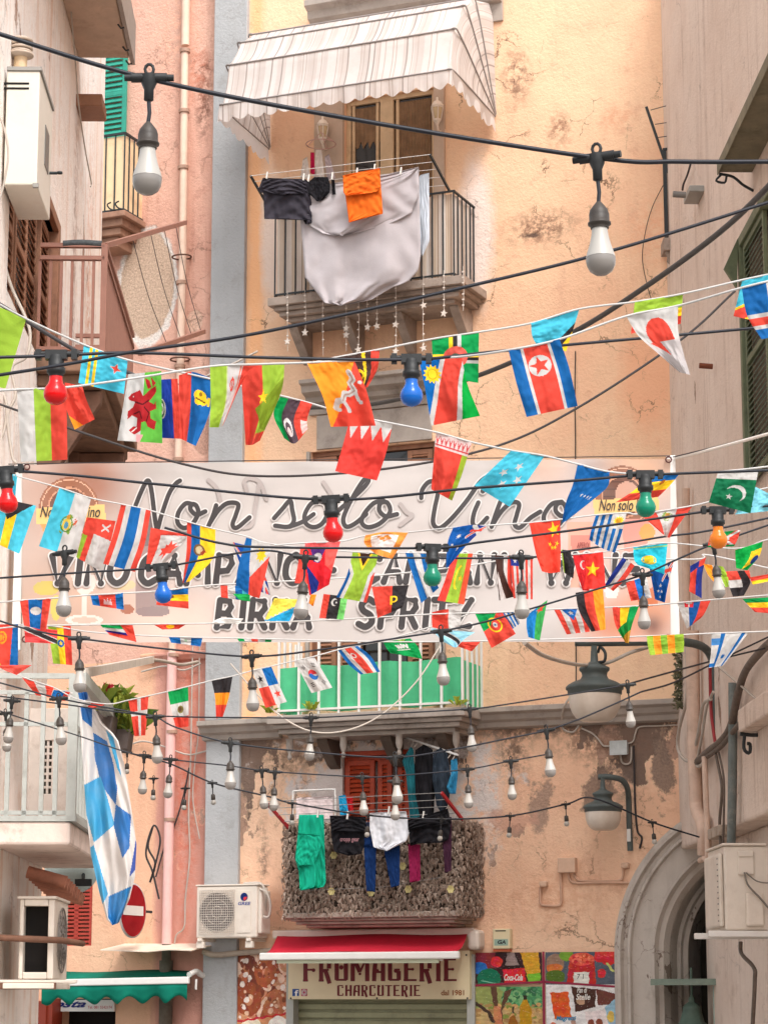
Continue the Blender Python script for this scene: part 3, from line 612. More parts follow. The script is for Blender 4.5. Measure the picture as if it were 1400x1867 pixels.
part('valance', m, M_sf, AWT)
m = MB(FA)
for t in ths[:-1]:
    y, z = rib(t, 1); y0, z0 = rib(t, .03)
    m.tube(curve([(ax0, y0, z0), (ax0, y*.9, PV.z+(z-PV.z)*.9), (ax0+.06, y-.006, z+.004), (ax0+.3, y-.006, z+.004), (ax1-.3, y-.006, z+.004), (ax1-.06, y-.006, z+.004), (ax1, y*.9, PV.z+(z-PV.z)*.9), (ax1, y0, z0)], 60), .011, 6)
part('frame', m, plain('awning_frame', (150, 142, 138), .5, .1), AWT)
# ---------------------------------------------------------------- lanterns beside the upper window
def sconce(px, py, label):
    t = fthing('wall_lantern', label, 'lantern', px, py, 0, 'white wall lanterns beside the top window'); p = FA.pt(px, py, .16); m = MB(FA)
    M_w = plain('lantern_white', (236, 222, 206), .5, .1)
    for h, r in ((0, .05), (.17, .08)): m.lathe([(r, h-.012), (r, h+.012)], p, 6)
    for j in range(6):
        a = 2*math.pi*j/6; m.tube([p+Vector((.05*math.cos(a), .05*math.sin(a), 0)), p+Vector((.08*math.cos(a), .08*math.sin(a), .17))], .007, 5)
    m.lathe([(.09, .18), (.05, .24), (.015, .26), (.015, .3), (.0, .31)], p, 6); m.lathe([(.0, -.09), (.02, -.06), (.045, -.01)], p, 6)
    m.tube(curve([p+Vector((0, 0, -.06)), p+Vector((0, .05, -.13)), p+Vector((0, .14, -.1))], 8), .014, 6); m.lathe([(.055, 0), (.055, .02)], p+Vector((0, .16, -.1)), 10, Matrix.Rotation(R(90), 3, 'X'))
    part('frame', m, M_w, t); m = MB(FA); m.lathe([(.045, .012), (.07, .158)], p, 6); part('glass', m, plain('lantern_glass', (214, 190, 150), .2, .2), t)
sconce(588, 252, 'white six sided wall lantern left of the top window'); sconce(797, 218, 'white six sided wall lantern right of the top window, under the awning')
# ---------------------------------------------------------------- striped cloth round the top balcony
m = MB(FA); G = [[(x, -.672+.012*math.sin(x*23)+.008*math.sin(x*51+z), BZ+.03+z*(RT1-BZ-.05)) for x in np.linspace(BX0+.09, BX1-.19, 90)] for z in np.linspace(0, 1, 8)]; grid_mb(m, G)
for xx in (BX0+.09, BX1-.19):
    G = [[(xx+.012*math.sin(y*31), y, BZ+.03+z*(RT1-BZ-.05)) for y in np.linspace(-.66, -.02, 30)] for z in np.linspace(0, 1, 6)]; grid_mb(m, G)
top('balcony_screen', m, stripes('cloth_stripe', False, 0, ((236, 228, 220), (214, 190, 160), (150, 130, 116)), 12.), 'striped cream and tan cloth tied inside the railing of the top balcony', 'screen', ang=FA.ang)
# ---------------------------------------------------------------- drying rack and washing on the top balcony
P = lambda px, py, off: FA.pt(px, py, off)
m = MB(FA)
A0, A1, B0, B1_ = P(487, 372, .74), P(457, 320, 1.2), P(819, 347, .74), P(784, 281, 1.2)
t = RK = fthing('drying_rack', 'folding line rack with dark end arms leaning out from the top balcony railing', 'drying rack', 640, 380, .9)
for p_, q_ in ((A0, A1), (B0, B1_)): m = MB(FA); m.bar(p_, q_, .022, .03); part('arm', m, M_iron, t)
m = MB(FA)
for f in (0, .2, .4, .62, .85): m.tube([A1.lerp(A0, f), B1_.lerp(B0, f)], .004, 5)
part('line', m, plain('line_white', (225, 220, 214), .5, .05), t)
GU = None
garment('bed_sheet', 'big pale grey sheet hanging down over the front of the top balcony', 'sheet', [[(611, 333), (693, 320), (763, 304), (767, 465), (762, 492), (742, 515), (722, 519), (675, 547), (621, 557), (591, 552), (556, 505), (547, 391), (560, 345)],
   [[(565, 340), (611, 333), (693, 320), (763, 304), (764, 350), (750, 388), (720, 403), (680, 417), (625, 430), (590, 426), (560, 408), (550, 385)], .045]], 1.13, fabric('sheet_cotton', (206, 198, 200), .05, trans=.2), .034, 3.2, 3, belly=.012, swag=.011)
garment('bed_sheet', 'narrow pale blue sheet at the right end of the top balcony rack', 'sheet', [[(764, 319), (782, 315), (783, 438), (771, 466), (766, 465)]], 1.02, fabric('sheet_blue', (214, 222, 232), .05, trans=.1), .015, 1.5, 5)
o = garment('towel', 'bright orange towel pegged over the grey sheet', 'towel', [[(625, 319), (692, 306), (698, 389), (636, 405)], [[(625, 319), (692, 306), (694, 340), (686, 350), (630, 356), (626, 350)], .03]], 1.33, fabric('towel_orange', (240, 112, 34), .1), .016, 2.2, 8, swag=.006)
garment('jumper', 'dark charcoal knitted jumper hung upside down at the left end of the top rack', 'jumper', [[(479, 324), (556, 325), (566, 334), (569, 406), (557, 408), (547, 391), (541, 394), (485, 394), (482, 399), (480, 351), (470, 347)], [[(480, 326), (556, 326), (560, 352), (546, 350), (520, 356), (500, 352), (478, 346)], .03]], 1.2, fabric('knit_charcoal', (62, 58, 66), .25), .026, 3, 11, swag=.014)
garment('bra', 'small black frilled bikini top hanging between the dark jumper and the orange towel', 'underwear', [[(564, 329), (574, 322), (598, 322), (602, 336), (601, 350), (588, 364), (578, 366), (562, 351)], [(604, 327), (610, 327), (612, 354), (606, 354)]], 1.22, fabric('black_cloth', (30, 28, 32), .2), .02, 3, 13)
t = fthing('peg_hanger', 'round peg hanger with socks and small washing under the left wall lantern', 'hanger', 585, 300, .5)
m = MB(FA); c = P(585, 262, .45); m.tube([c+Vector((.19*math.cos(a), .19*math.sin(a), 0)) for a in np.linspace(0, 6.28, 20)], .006, 5); m.tube([c+Vector((.19, 0, 0)), c+Vector((0, 0, .16)), c+Vector((-.19, 0, 0))], .005, 5); m.tube([c+Vector((0, .19, 0)), c+Vector((0, 0, .16)), c+Vector((0, 0, .26))], .005, 5)
part('ring', m, plain('peg_pink', (206, 160, 150), .5, .1), t)
for nm, poly, mt in (('sock', [(566, 277), (573, 277), (574, 318), (566, 316)], fabric('cloth_magenta', (205, 34, 84))), ('vest', [(552, 290), (560, 285), (566, 325), (548, 325)], fabric('cloth_offwhite', (228, 214, 204))), ('vest', [(576, 272), (586, 272), (592, 325), (572, 325)], fabric('cloth_offwhite', (228, 214, 204))), ('vest', [(592, 285), (600, 280), (612, 325), (596, 328)], fabric('cloth_lilac', (196, 178, 180)))):
    m = MB(FA); drape(m, poly, FA, .42, .02, 2, 4); part(nm, m, mt, t)
def peg(px, py, off, label, grp, fr=FA, tilt=.1):
    m = MB(fr); p = fr.pt(px, py, off); d = Vector((tilt*.05, 0, .045)); m.bar(p-d, p+d, .016, .012, (0, 1, 0)); m.bar(p-d+Vector((0, -.014, 0)), p+d+Vector((0, -.006, 0)), .014, .008, (0, 1, 0))
    top('clothes_peg', m, plain('peg_white', (232, 228, 220), .4, .06), label, 'clothes peg', grp, ang=fr.ang)
for px, py, lb in ((487, 319, 'white peg at the left end of the dark jumper'), (554, 322, 'white peg at the right end of the dark jumper'), (563, 324, 'tilted white peg at the left end of the black bikini top'), (606, 320, 'white peg on the right strap of the black bikini top'), (651, 312, 'white peg on the left half of the orange towel'), (683, 305, 'white peg at the right end of the orange towel'), (731, 311, 'white peg on the grey sheet right of the orange towel')):
    peg(px, py, 1.235, lb, 'white pegs on the top drying rack')
# ---------------------------------------------------------------- strings of little star lights under the top balcony
M_star = plain('star_white', (226, 214, 202), .4, .08)
def star2(m, c, r, rot=0.):
    n = len(m.v); pts = [(c.x+(r if i % 2 == 0 else r*.42)*math.sin(rot+i*math.pi/5), c.z+(r if i % 2 == 0 else r*.42)*math.cos(rot+i*math.pi/5)) for i in range(10)]
    m.prism(pts, c.y-.006, c.y+.006)
for i, (x, y0, y1, ys, lb) in enumerate(((524, 548, 640, (622,), 'faint string of star lights under the left end of the top balcony'), (556, 548, 612, (606,), 'short string of star lights second from the left under the top balcony'), (589, 552, 648, (), 'plain light string hanging below the left edge of the grey sheet'),
    (631, 556, 640, (598, 610), 'string with two stars just right of the low point of the grey sheet'), (653, 552, 642, (637,), 'light string below the middle of the grey sheet'), (670, 545, 604, (596,), 'short string ending in a star left of centre under the slab'), (687, 540, 602, (594,), 'short string ending in a star under the middle of the slab'),
    (721, 528, 646, (591, 640), 'string with a big star under the right part of the top balcony'), (772, 520, 645, (556, 634), 'string with a white figure at its end above the green and yellow cross flag'), (809, 512, 578, (571,), 'short curled string near the right corner of the top balcony'), (844, 505, 566, (), 'bare light string at the right corner of the top balcony'))):
    t = fthing('star_light_string', lb, 'light string', x, y0, .80, 'star light strings under the top balcony'); m = MB(FA); a = P(x, y0-20, .80); b = P(x+.3, y1, .80)
    m.tube(curve([a, a.lerp(b, .5)+Vector((.01*math.sin(i*2.1), 0, 0)), b], 8), .0035, 4)
    for k in range(1, 8):
        q = a.lerp(b, k/8); m.box(q.x-.012, q.x+.012, q.y-.006, q.y+.006, q.z-.008, q.z+.008)
    part('cord', m, M_star, t)
    for q in ys: m = MB(FA); star2(m, P(x, q, .81), .05, .2*math.sin(i*3)); part('star', m, M_star, t)
# ---------------------------------------------------------------- middle balcony: green cloth behind white bars
m = MB(FA); xa, xb = x2a+.13, x2b-.07
G = [[(x, -.62+.02*math.sin(x*13.5)+.01*math.sin(x*31), z2t+.04+z*(FA.z(690, 1208, .62)-z2t-.04)+.012*math.sin(x*7)) for x in np.linspace(xa, xb, 90)] for z in np.linspace(0, 1, 8)]; grid_mb(m, G)
for xx in (xa, xb):
    G = [[(xx+.012*math.sin(y*31), y, z2t+.04+z*(FA.z(690, 1212, .62)-z2t-.04)) for y in np.linspace(-.62, -.02, 24)] for z in np.linspace(0, 1, 6)]; grid_mb(m, G)
top('balcony_screen', m, fabric('screen_green', (98, 212, 156), .14, trans=.3), 'mint green cloth screen behind the white bars of the middle balcony', 'screen', ang=FA.ang)
def tuft(m, c, n, h, sp, rng, w=.02):
    for _ in range(n):
        a = rng.uniform(0, 6.28); l = h*rng.uniform(.5, 1.); lean = rng.uniform(.1, 1.)*sp
        b = Vector(c)+Vector((rng.uniform(-.3, .3)*sp, rng.uniform(-.3, .3)*sp, 0)); d = Vector((math.cos(a)*lean, math.sin(a)*lean, 0)); s = Vector((-math.sin(a), math.cos(a), .3))*w
        q = b+d*.5+Vector((0, 0, l*.75)); e = b+d+Vector((0, 0, l*rng.uniform(.6, 1.)))
        m.add([b-s*.4, b+s*.4, q+s, e, q-s], [(0, 1, 2, 3, 4)])
def leafmat(name, rgb, rgb2):
    if name in MC: return MC[name]
    g = NT(name); info = g('NewGeometry').outputs['Random Per Island']
    col = g.mix(info, lin(rgb), lin(rgb2)); col = g.mix(g.mul(g.ramp(g.noise(4., 4), .4, .65), .4), col, tuple(x*.6 for x in lin(rgb)))
    g.done(col, .6, None, 0, 0, 0, .3); t = g('BsdfTranslucent', Color=col).outputs[0]; mx = g('MixShader', _0=.25, _1=g.b.outputs[0], _2=t)
    g.t.links.new(mx.outputs[0], g.t.nodes['Material Output'].inputs[0]); MC[name] = g.m; return g.m
M_leaf = leafmat('leaf_green', (120, 150, 40), (186, 190, 70)); rr = random.Random(3)
for px, py, n, lb in ((492, 1300, 22, 'weed growing at the left end of the middle balcony slab'), (567, 1294, 18, 'weed sprouting in front of the green screen on the middle balcony'), (836, 1286, 12, 'small weed near the right corner of the middle balcony slab')):
    m = MB(FA); tuft(m, P(px, py, .72), n, .13, .14, rr, .018); top('weed', m, M_leaf, lb, 'plant', 'weeds on the middle balcony', ang=FA.ang)
# ---------------------------------------------------------------- lowest balcony: screen of dry leaves
M_lf = leafmat('leaf_dry', (160, 136, 120), (206, 186, 170)); rr = random.Random(5); m = MB(FA)
for face in ('f', 'l', 'r'):
    n = {'f': 4600, 'l': 1000, 'r': 1000}[face]
    for _ in range(n):
        z = rr.uniform(z3t-.03, RT3+.03)
        if face == 'f': c = Vector((rr.uniform(x3a-.0, x3b+.02), -.665+rr.uniform(-.035, .02), z)); nrm = Vector((rr.uniform(-.8, .8), -1, rr.uniform(-.2, 1.)))
        else: sx = -1 if face == 'l' else 1; c = Vector(((x3a if sx < 0 else x3b)+sx*rr.uniform(-.03, .04), rr.uniform(-.66, 0), z)); nrm = Vector((sx, rr.uniform(-.8, .8), rr.uniform(-.2, 1.)))
        nrm.normalize(); u = nrm.cross(Vector((rr.uniform(-.4, .4), 0, 1))).normalized(); v = nrm.cross(u); s = rr.uniform(.02, .038)
        m.add([c-u*s*.1, c-u*s*.6+v*s*.6+nrm*.014, c-u*s*.42+v*s*1.3+nrm*.01, c+v*s*2.2-nrm*.02, c+u*s*.42+v*s*1.3+nrm*.01, c+u*s*.6+v*s*.6+nrm*.014], [(0, 1, 2, 3, 4, 5)])
SC = thing('leaf_screen', 'screen of dry brown artificial leaves wrapped round the lowest balcony', 'screen', FA.M @ Vector(((x3a+x3b)/2, -.6, z3t)), FA.ang)
part('leaves', m, M_lf, SC)
m = MB(FA); m.box(x3a+.03, x3b-.03, -.645, -.635, z3t, RT3); m.box(x3a+.03, x3a+.04, -.63, 0, z3t, RT3); m.box(x3b-.04, x3b-.03, -.63, 0, z3t, RT3); part('backing_net', m, plain('net_brown', (74, 62, 52), .9, .3, 20.), SC)
for px, py in ((609, 1560), (605, 1626), (677, 1628), (745, 1622), (822, 1622), (735, 1580)): 
    m = MB(FA); c = P(px, py, .75)
    for j in range(6): a = j*1.05; u = Vector((math.cos(a), -.3, math.sin(a)))*.05; w_ = Vector((-math.sin(a), 0, math.cos(a)))*.02; m.add([c, c+u*.7+w_, c+u, c+u*.7-w_], [(0, 1, 2, 3)])
    part('flower', m, plain('flower_yellow', (206, 190, 130), .7, .2), SC)
# ---------------------------------------------------------------- washing on the lowest balcony
t = fthing('drying_rack', 'line rack with red end arms over the lowest balcony', 'drying rack', 670, 1490, .7); m = MB(FA)
A0, A1, B0, B1_ = P(527, 1511, .66), P(484, 1462, 1.1), P(843, 1495, .66), P(805, 1446, 1.1)
for p_, q_ in ((A0, A1), (B0, B1_)): m = MB(FA); m.bar(p_, q_, .026, .036); part('arm', m, plain('arm_red', (168, 34, 42), .5, .15), t)
m = MB(FA)
for f in (0, .25, .5, .75): m.tube([A1.lerp(A0, f), B1_.lerp(B0, f)], .004, 5)
m.tube([P(545, 1625, .8), P(700, 1618, .8), P(806, 1600, .8)], .003, 4); part('line', m, plain('line_grey', (150, 146, 142), .5, .1), t)
t = fthing('clothes_airer', 'white metal clothes airer with a pale sheet behind the teal dress', 'airer', 572, 1500, .4); m = MB(FA)
m.tube(curve([P(534, 1505, .4), P(534, 1450, .4), P(538, 1443, .4), P(575, 1441, .4), P(606, 1440, .4), P(611, 1446, .4), P(611, 1500, .4)], 30), .011, 6); part('frame', m, M_white, t)
m = MB(FA); drape(m, [(540, 1455), (606, 1452), (607, 1493), (540, 1495)], FA, .42, .02, 6, 2); part('sheet', m, fabric('sheet_pink', (226, 206, 204), .06), t)
M_bk = fabric('black_tee', (34, 32, 36), .3); M_teal = fabric('dress_teal', (22, 176, 140), .16)
garment('dress', 'shiny teal green dress hanging at the left of the lowest balcony', 'dress', [[(545, 1486), (590, 1486), (592, 1560), (594, 1610), (590, 1619), (547, 1624), (545, 1590), (538, 1568), (543, 1522)], [[(543, 1520), (583, 1523), (585, 1545), (572, 1578), (562, 1572), (545, 1582), (538, 1566)], .03]], .95, M_teal, .035, 4, 21, swag=.008)
o = garment('t_shirt', 'black T shirt with faint pink lettering, left of the white shirt', 't-shirt', [[(602, 1488), (666, 1490), (668, 1526), (659, 1558), (634, 1560), (609, 1554), (604, 1526)], [[(601, 1488), (667, 1490), (668, 1517), (604, 1516)], .03]], .95, M_bk, .02, 3, 23, swag=.01)
garment('shirt', 'white crumpled shirt hanging over the blue trousers', 'shirt', [[(674, 1483), (740, 1480), (747, 1517), (740, 1535), (706, 1552), (681, 1545), (674, 1511)]], 1.0, fabric('shirt_white', (226, 226, 230), .05), .045, 3.4, 25, swag=.003)
garment('trousers', 'dark blue trousers hanging below the white shirt', 'trousers', [[(663, 1540), (686, 1540), (684, 1627), (668, 1625)], [(698, 1540), (729, 1538), (728, 1615), (713, 1619)], [(664, 1500), (730, 1500), (729, 1541), (664, 1543)]], .93, fabric('denim_blue', (20, 52, 104), .25), .02, 1.5, 27)
garment('t_shirt', 'black top hanging with its hem down at the right of the lowest rack', 't-shirt', [[(743, 1499), (816, 1476), (822, 1500), (818, 1530), (806, 1538), (770, 1536), (748, 1543)], [[(743, 1496), (816, 1475), (818, 1502), (744, 1513)], .03]], 1.0, M_bk, .02, 3, 29, swag=.012)
garment('leggings', 'magenta and dark leggings showing below the black top', 'leggings', [[(744, 1540), (766, 1540), (766, 1606), (747, 1610)]], .92, fabric('cloth_magenta2', (150, 32, 78), .2), .015, 1.5, 31)
garment('leggings', 'dark narrow leggings with a magenta stripe at the right end of the rack', 'leggings', [[(807, 1540), (816, 1490), (823, 1490), (823, 1588), (811, 1592)]], .97, fabric('cloth_dark_wine', (74, 40, 60), .3), .015, 1.5, 33)
t = fthing('hanging_rail', 'white rail of small hangers sticking out under the middle balcony', 'rail', 780, 1360, .4); m = MB(FA); a, b = P(735, 1343, .1), P(835, 1377, .66); m.bar(a, b, .02); part('rail', m, M_white, t); m = MB(FA)
for k in range(12): q = a.lerp(b, .1+k*.075); m.tube([q+Vector((0, 0, .01)), q+Vector((.012, 0, -.03)), q+Vector((-.012-.01*(k % 3), 0, -.07-.02*(k % 2)))], .005, 5)
part('hook', m, M_star, t)
garment('jacket', 'black jacket hanging from the white rail under the middle balcony', 'jacket', [[(757, 1368), (772, 1358), (788, 1366), (794, 1430), (790, 1488), (776, 1504), (762, 1490), (754, 1420)]], .45, M_bk, .045, 2.4, 35, swag=.01)
garment('jacket', 'dark slate jacket hanging right of the black one under the middle balcony', 'jacket', [[(790, 1372), (803, 1364), (816, 1374), (823, 1430), (816, 1470), (806, 1486), (796, 1470), (788, 1420)]], .55, fabric('slate_cloth', (52, 62, 74), .35), .045, 2.2, 36, swag=.01)
garment('scarf', 'long teal patterned scarf left of the hanging black jacket', 'scarf', [[(733, 1388), (748, 1362), (754, 1366), (757, 1451), (767, 1500), (748, 1500), (740, 1410)]], .52, fabric('scarf_teal', (34, 108, 118), .5), .025, 2, 37)
garment('scarf', 'bright blue lacy scarf at the right end of the hanger rail', 'scarf', [[(822, 1386), (833, 1384), (835, 1410), (831, 1448), (820, 1448), (814, 1436), (822, 1412)]], .66, fabric('scarf_blue', (62, 152, 196), .4), .03, 2.5, 39)
garment('cloth', 'turquoise cloth hanging beside the white clothes airer', 'cloth', [[(617, 1452), (630, 1450), (636, 1487), (620, 1487)]], .5, fabric('cloth_cyan', (40, 160, 206), .15), .02, 2, 41)
garment('cloth', 'small red cloth hanging left of the red shutters', 'cloth', [[(632, 1453), (643, 1453), (644, 1480), (634, 1482)]], .45, fabric('cloth_red', (190, 34, 40), .15), .015, 2, 43)
for px, py, lb in ((580, 1484, 'peg on the teal dress'), (634, 1487, 'peg on the black T shirt with lettering'), (709, 1478, 'peg on the white shirt'), (772, 1487, 'peg on the black top at the right')): peg(px, py, 1.02, lb, 'pegs on the lowest drying rack')
# ================================================================ drawing helpers: strokes, lettering, printed surfaces
def ribbon(mb, P, w, fr, off, smooth=True, cap=True, eps=5e-6, n=None, k0=0):    # a stroke of width w (photo px) along pixels P
    A = np.array(P, float)
    if smooth and len(A) > 2: A = cr(A, n or max(8, 7*(len(A)-1)))
    T = np.gradient(A, axis=0); T /= (np.linalg.norm(T, axis=1)[:, None]+1e-9); N = np.stack([-T[:, 1], T[:, 0]], 1)*w/2
    if cap:
        for q, t in ((0, -1), (-1, 1)):
            a0 = math.atan2(T[q][1], T[q][0]); pts = [A[q]+np.array([math.cos(a0+t*x+(0 if t > 0 else 0)), math.sin(a0+t*x)])*w/2*(1) for x in np.linspace(-math.pi/2, math.pi/2, 7)] if t > 0 else \
                [A[q]-np.array([math.cos(a0+x), math.sin(a0+x)])*w/2 for x in np.linspace(-math.pi/2, math.pi/2, 7)]
            k0 += 1; mb.add([fr.pt(x, y, off+eps*k0) for x, y in pts], [tuple(range(7))])
    for i in range(len(A)-1):
        k0 += 1; q = [A[i]-N[i], A[i]+N[i], A[i+1]+N[i+1], A[i+1]-N[i+1]]
        mb.add([fr.pt(x, y, off+eps*k0) for x, y in q], [(0, 1, 2, 3)])
    return k0
GL = {  # condensed decorative capitals: strokes (thick or thin) in a unit box, y down; ('o', x, y, r) is a ball
 'F': [('t', (.22, 0), (.22, 1)), ('n', (.05, .06), (.95, .06)), ('n', (.22, .5), (.7, .5)), ('o', .78, .52, .12), ('n', (.05, .97), (.4, .97))],
 'R': [('t', (.22, 0), (.22, 1)), ('n', (.05, .05), (.7, .05)), ('t', (.76, .1), (.76, .45)), ('n', (.3, .52), (.75, .5)), ('t', (.52, .55), (.68, .85), (.8, 1.1)), ('o', .42, .55, .11), ('n', (.05, .97), (.4, .97))],
 'O': [('t', (.2, .05), (.2, .95)), ('t', (.8, .05), (.8, .95)), ('n', (.15, .05), (.85, .05)), ('n', (.15, .94), (.85, .94)), ('o', .5, .4, .14)],
 'M': [('t', (.13, 0), (.13, 1)), ('t', (.87, 0), (.87, 1)), ('t', (.2, .05), (.5, .6)), ('n', (.8, .05), (.5, .6)), ('o', .5, .68, .09)],
 'A': [('t', (.8, 0), (.8, 1)), ('n', (.3, .05), (.9, .05)), ('t', (.3, .05), (.22, .5), (.18, 1)), ('n', (.2, .6), (.8, .6)), ('o', .4, .55, .12)],
 'G': [('t', (.2, .05), (.2, .95)), ('n', (.15, .05), (.85, .05)), ('n', (.15, .94), (.85, .94)), ('t', (.8, .55), (.8, .95)), ('o', .6, .55, .13), ('n', (.5, .5), (.88, .5))],
 'E': [('t', (.22, 0), (.22, 1)), ('n', (.05, .05), (.9, .05)), ('n', (.2, .48), (.75, .48)), ('n', (.05, .95), (.95, .95)), ('o', .68, .48, .09)],
 'I': [('t', (.5, 0), (.5, 1)), ('n', (.2, .04), (.8, .04)), ('n', (.2, .96), (.8, .96))],
 'C': [('t', (.2, .05), (.2, .95)), ('n', (.15, .05), (.85, .05)), ('n', (.15, .94), (.85, .94)), ('o', .78, .2, .12), ('n', (.82, .75), (.82, .95))],
 'H': [('t', (.2, 0), (.2, 1)), ('t', (.8, 0), (.8, 1)), ('n', (.2, .5), (.8, .5)), ('o', .5, .44, .1)],
 'U': [('t', (.2, 0), (.2, .95)), ('t', (.8, 0), (.8, .95)), ('n', (.15, .94), (.85, .94)), ('o', .36, .1, .1)],
 'T': [('t', (.5, 0), (.5, 1)), ('n', (.02, .05), (.98, .05)), ('n', (.3, .96), (.7, .96))]}
def fancy(mb, word, x0, x1, yt, yb, fr, off):
    wid = {'I': .55, 'M': 1.35, 'O': 1.05}; tot = sum(wid.get(c, 1) for c in word); u = (x1-x0)/tot; x = x0; k = 0
    for c in word:
        w_ = u*wid.get(c, 1); gw = w_*.92
        for s in GL[c]:
            if s[0] == 'o':
                cx, cy, r = x+s[1]*gw, yt+s[2]*(yb-yt), s[3]*u; k += 1
                mb.add([fr.pt(cx+r*math.cos(a), cy+r*math.sin(a), off+2e-5*k) for a in np.linspace(0, 6.283, 12, endpoint=False)], [tuple(range(12))])
            else: k = ribbon(mb, [(x+p*gw, yt+q*(yb-yt)) for p, q in s[1:]], u*(.27 if s[0] == 't' else .13), fr, off, len(s) > 3, False, k0=k)
        x += w_
def text(name, body, x0, x1, yb, yt, fr, off, mat, parent, shear=0., bold=0.):      # plain lettering fitted between pixels x0..x1, yb (base) .. yt (top)
    cu = bpy.data.curves.new('t', 'FONT'); cu.body = body; cu.shear = shear; cu.offset = bold; ob = bpy.data.objects.new('t', cu); C.objects.link(ob)
    me = bpy.data.meshes.new_from_object(ob.evaluated_get(bpy.context.evaluated_depsgraph_get())); bpy.data.objects.remove(ob)
    vs = [v.co.copy() for v in me.vertices]; xa, xb = min(v.x for v in vs), max(v.x for v in vs); za, zb = min(v.y for v in vs), max(v.y for v in vs)
    m = MB(fr); m.add([fr.pt(x0+(x1-x0)*(v.x-xa)/(xb-xa), yb+(yt-yb)*(v.y-za)/(zb-za), off) for v in vs], [tuple(p.vertices) for p in me.polygons]); bpy.data.meshes.remove(me)
    return part(name, m, mat, parent)
# layers of a printed or dyed surface: each is (mask over u, v in 0..1, colour)
def rect(a, b, c, d): return lambda u, v: (u >= a) & (u < b) & (v >= c) & (v < d)
def disc(cx, cy, rx, ry=None): ry = ry or rx; return lambda u, v: ((u-cx)/rx)**2+((v-cy)/ry)**2 < 1
def ring(cx, cy, r, r2, a=1.): return lambda u, v: (np.hypot(u-cx, (v-cy)/a) < r) & (np.hypot(u-cx, (v-cy)/a) > r2)
def poly(*P):
    def f(u, v):
        r = np.zeros(u.shape, bool)
        for (x0, y0), (x1, y1) in zip(P, P[1:]+P[:1]):
            c = ((y0 > v) != (y1 > v)); r ^= c & (u < (x1-x0)*(v-y0)/((y1-y0) or 1e-9)+x0)
        return r
    return f
def star(cx, cy, r, a=1.5, rot=0., n=5, k=.4): return poly(*[(cx+(r if i % 2 == 0 else r*k)*math.sin(rot+i*math.pi/n)/a, cy-(r if i % 2 == 0 else r*k)*math.cos(rot+i*math.pi/n)) for i in range(2*n)])
def line(P, w, a=1.):
    def f(u, v):
        r = np.zeros(u.shape, bool)
        for (x0, y0), (x1, y1) in zip(P, P[1:]):
            X, Y, dx, dy = (u-x0)*a, v-y0, (x1-x0)*a, y1-y0; t = np.clip((X*dx+Y*dy)/(dx*dx+dy*dy+1e-12), 0, 1); r |= np.hypot(X-t*dx, Y-t*dy) < w
        return r
    return f
def blot(cx, cy, rx, ry, seed, k=5): 
    def f(u, v):
        g = np.random.default_rng(seed); d = ((u-cx)/rx)**2+((v-cy)/ry)**2; n = 0
        for i in range(5): fx_, fy_ = g.uniform(-1, 1, 2)*k*(i+1)/min(rx, ry)*1.3; n = n+np.sin(u*fx_+v*fy_+g.uniform(0, 6))/(1+.4*i)
        return (d < 1) & (n*.35 > d*1.1-.55)
    return f
def paint(base, *L):
    def f(u, v):
        c = np.empty(u.shape+(3,)); c[:] = lin(base)
        for m, col in L:
            if callable(col): k = m(u, v); c[k] = col(u, v)[k]
            else: c[m(u, v)] = lin(col)
        return c
    return f
def coat(me, cols):          # one colour per face
    a = me.attributes.new('Col', 'FLOAT_COLOR', 'FACE'); x = np.ones((len(cols), 4), np.float32); x[:, :3] = cols; a.data.foreach_set('color', x.ravel())
g = NT('printed'); at = g('Attribute', {'attribute_name': 'Col'}).outputs['Color']; M_print = g.done(g.mix(g.mul(g.ramp(g.noise(6., 6), .4, .7), .15), at, (.35, .32, .3)), .5, g.noise(14., 4), .08, .01, 0., .3)
def board(name, f, x0, x1, yt, yb, fr, off, nu, nv, parent, label=None, mat=None, slope=0.):     # a printed panel between photograph pixels
    U, V = np.meshgrid(np.linspace(0, 1, nu+1), np.linspace(0, 1, nv+1)); m = MB(fr)
    a, b = fr.pt(x0, yt, off), fr.pt(x1, yb, off)
    grid_mb(m, [[Vector((a.x+(b.x-a.x)*U[j, i], -off, a.z+(b.z-a.z)*V[j, i])) for i in range(nu+1)] for j in range(nv+1)], False)
    o = part(name, m, mat or M_print, parent, 0, label); uc, vc = (np.arange(nu)+.5)/nu, (np.arange(nv)+.5)/nv
    u, v = np.meshgrid(uc, vc); coat(o.data, f(u, v).reshape(-1, 3)); return o
g = NT('photo_print'); at = g('Attribute', {'attribute_name': 'Col'}).outputs['Color']; hv = g('HueSaturation', Color=at, Value=g.mul(g.mul(g.noise(22., 10, .8), .9), .55, 'ADD'), Hue=g.mul(g.mul(g.noise(12., 4), .08), .46, 'ADD')).outputs[0]; M_photo = g.done(hv, .4, None, 0, 0, 0, .3)
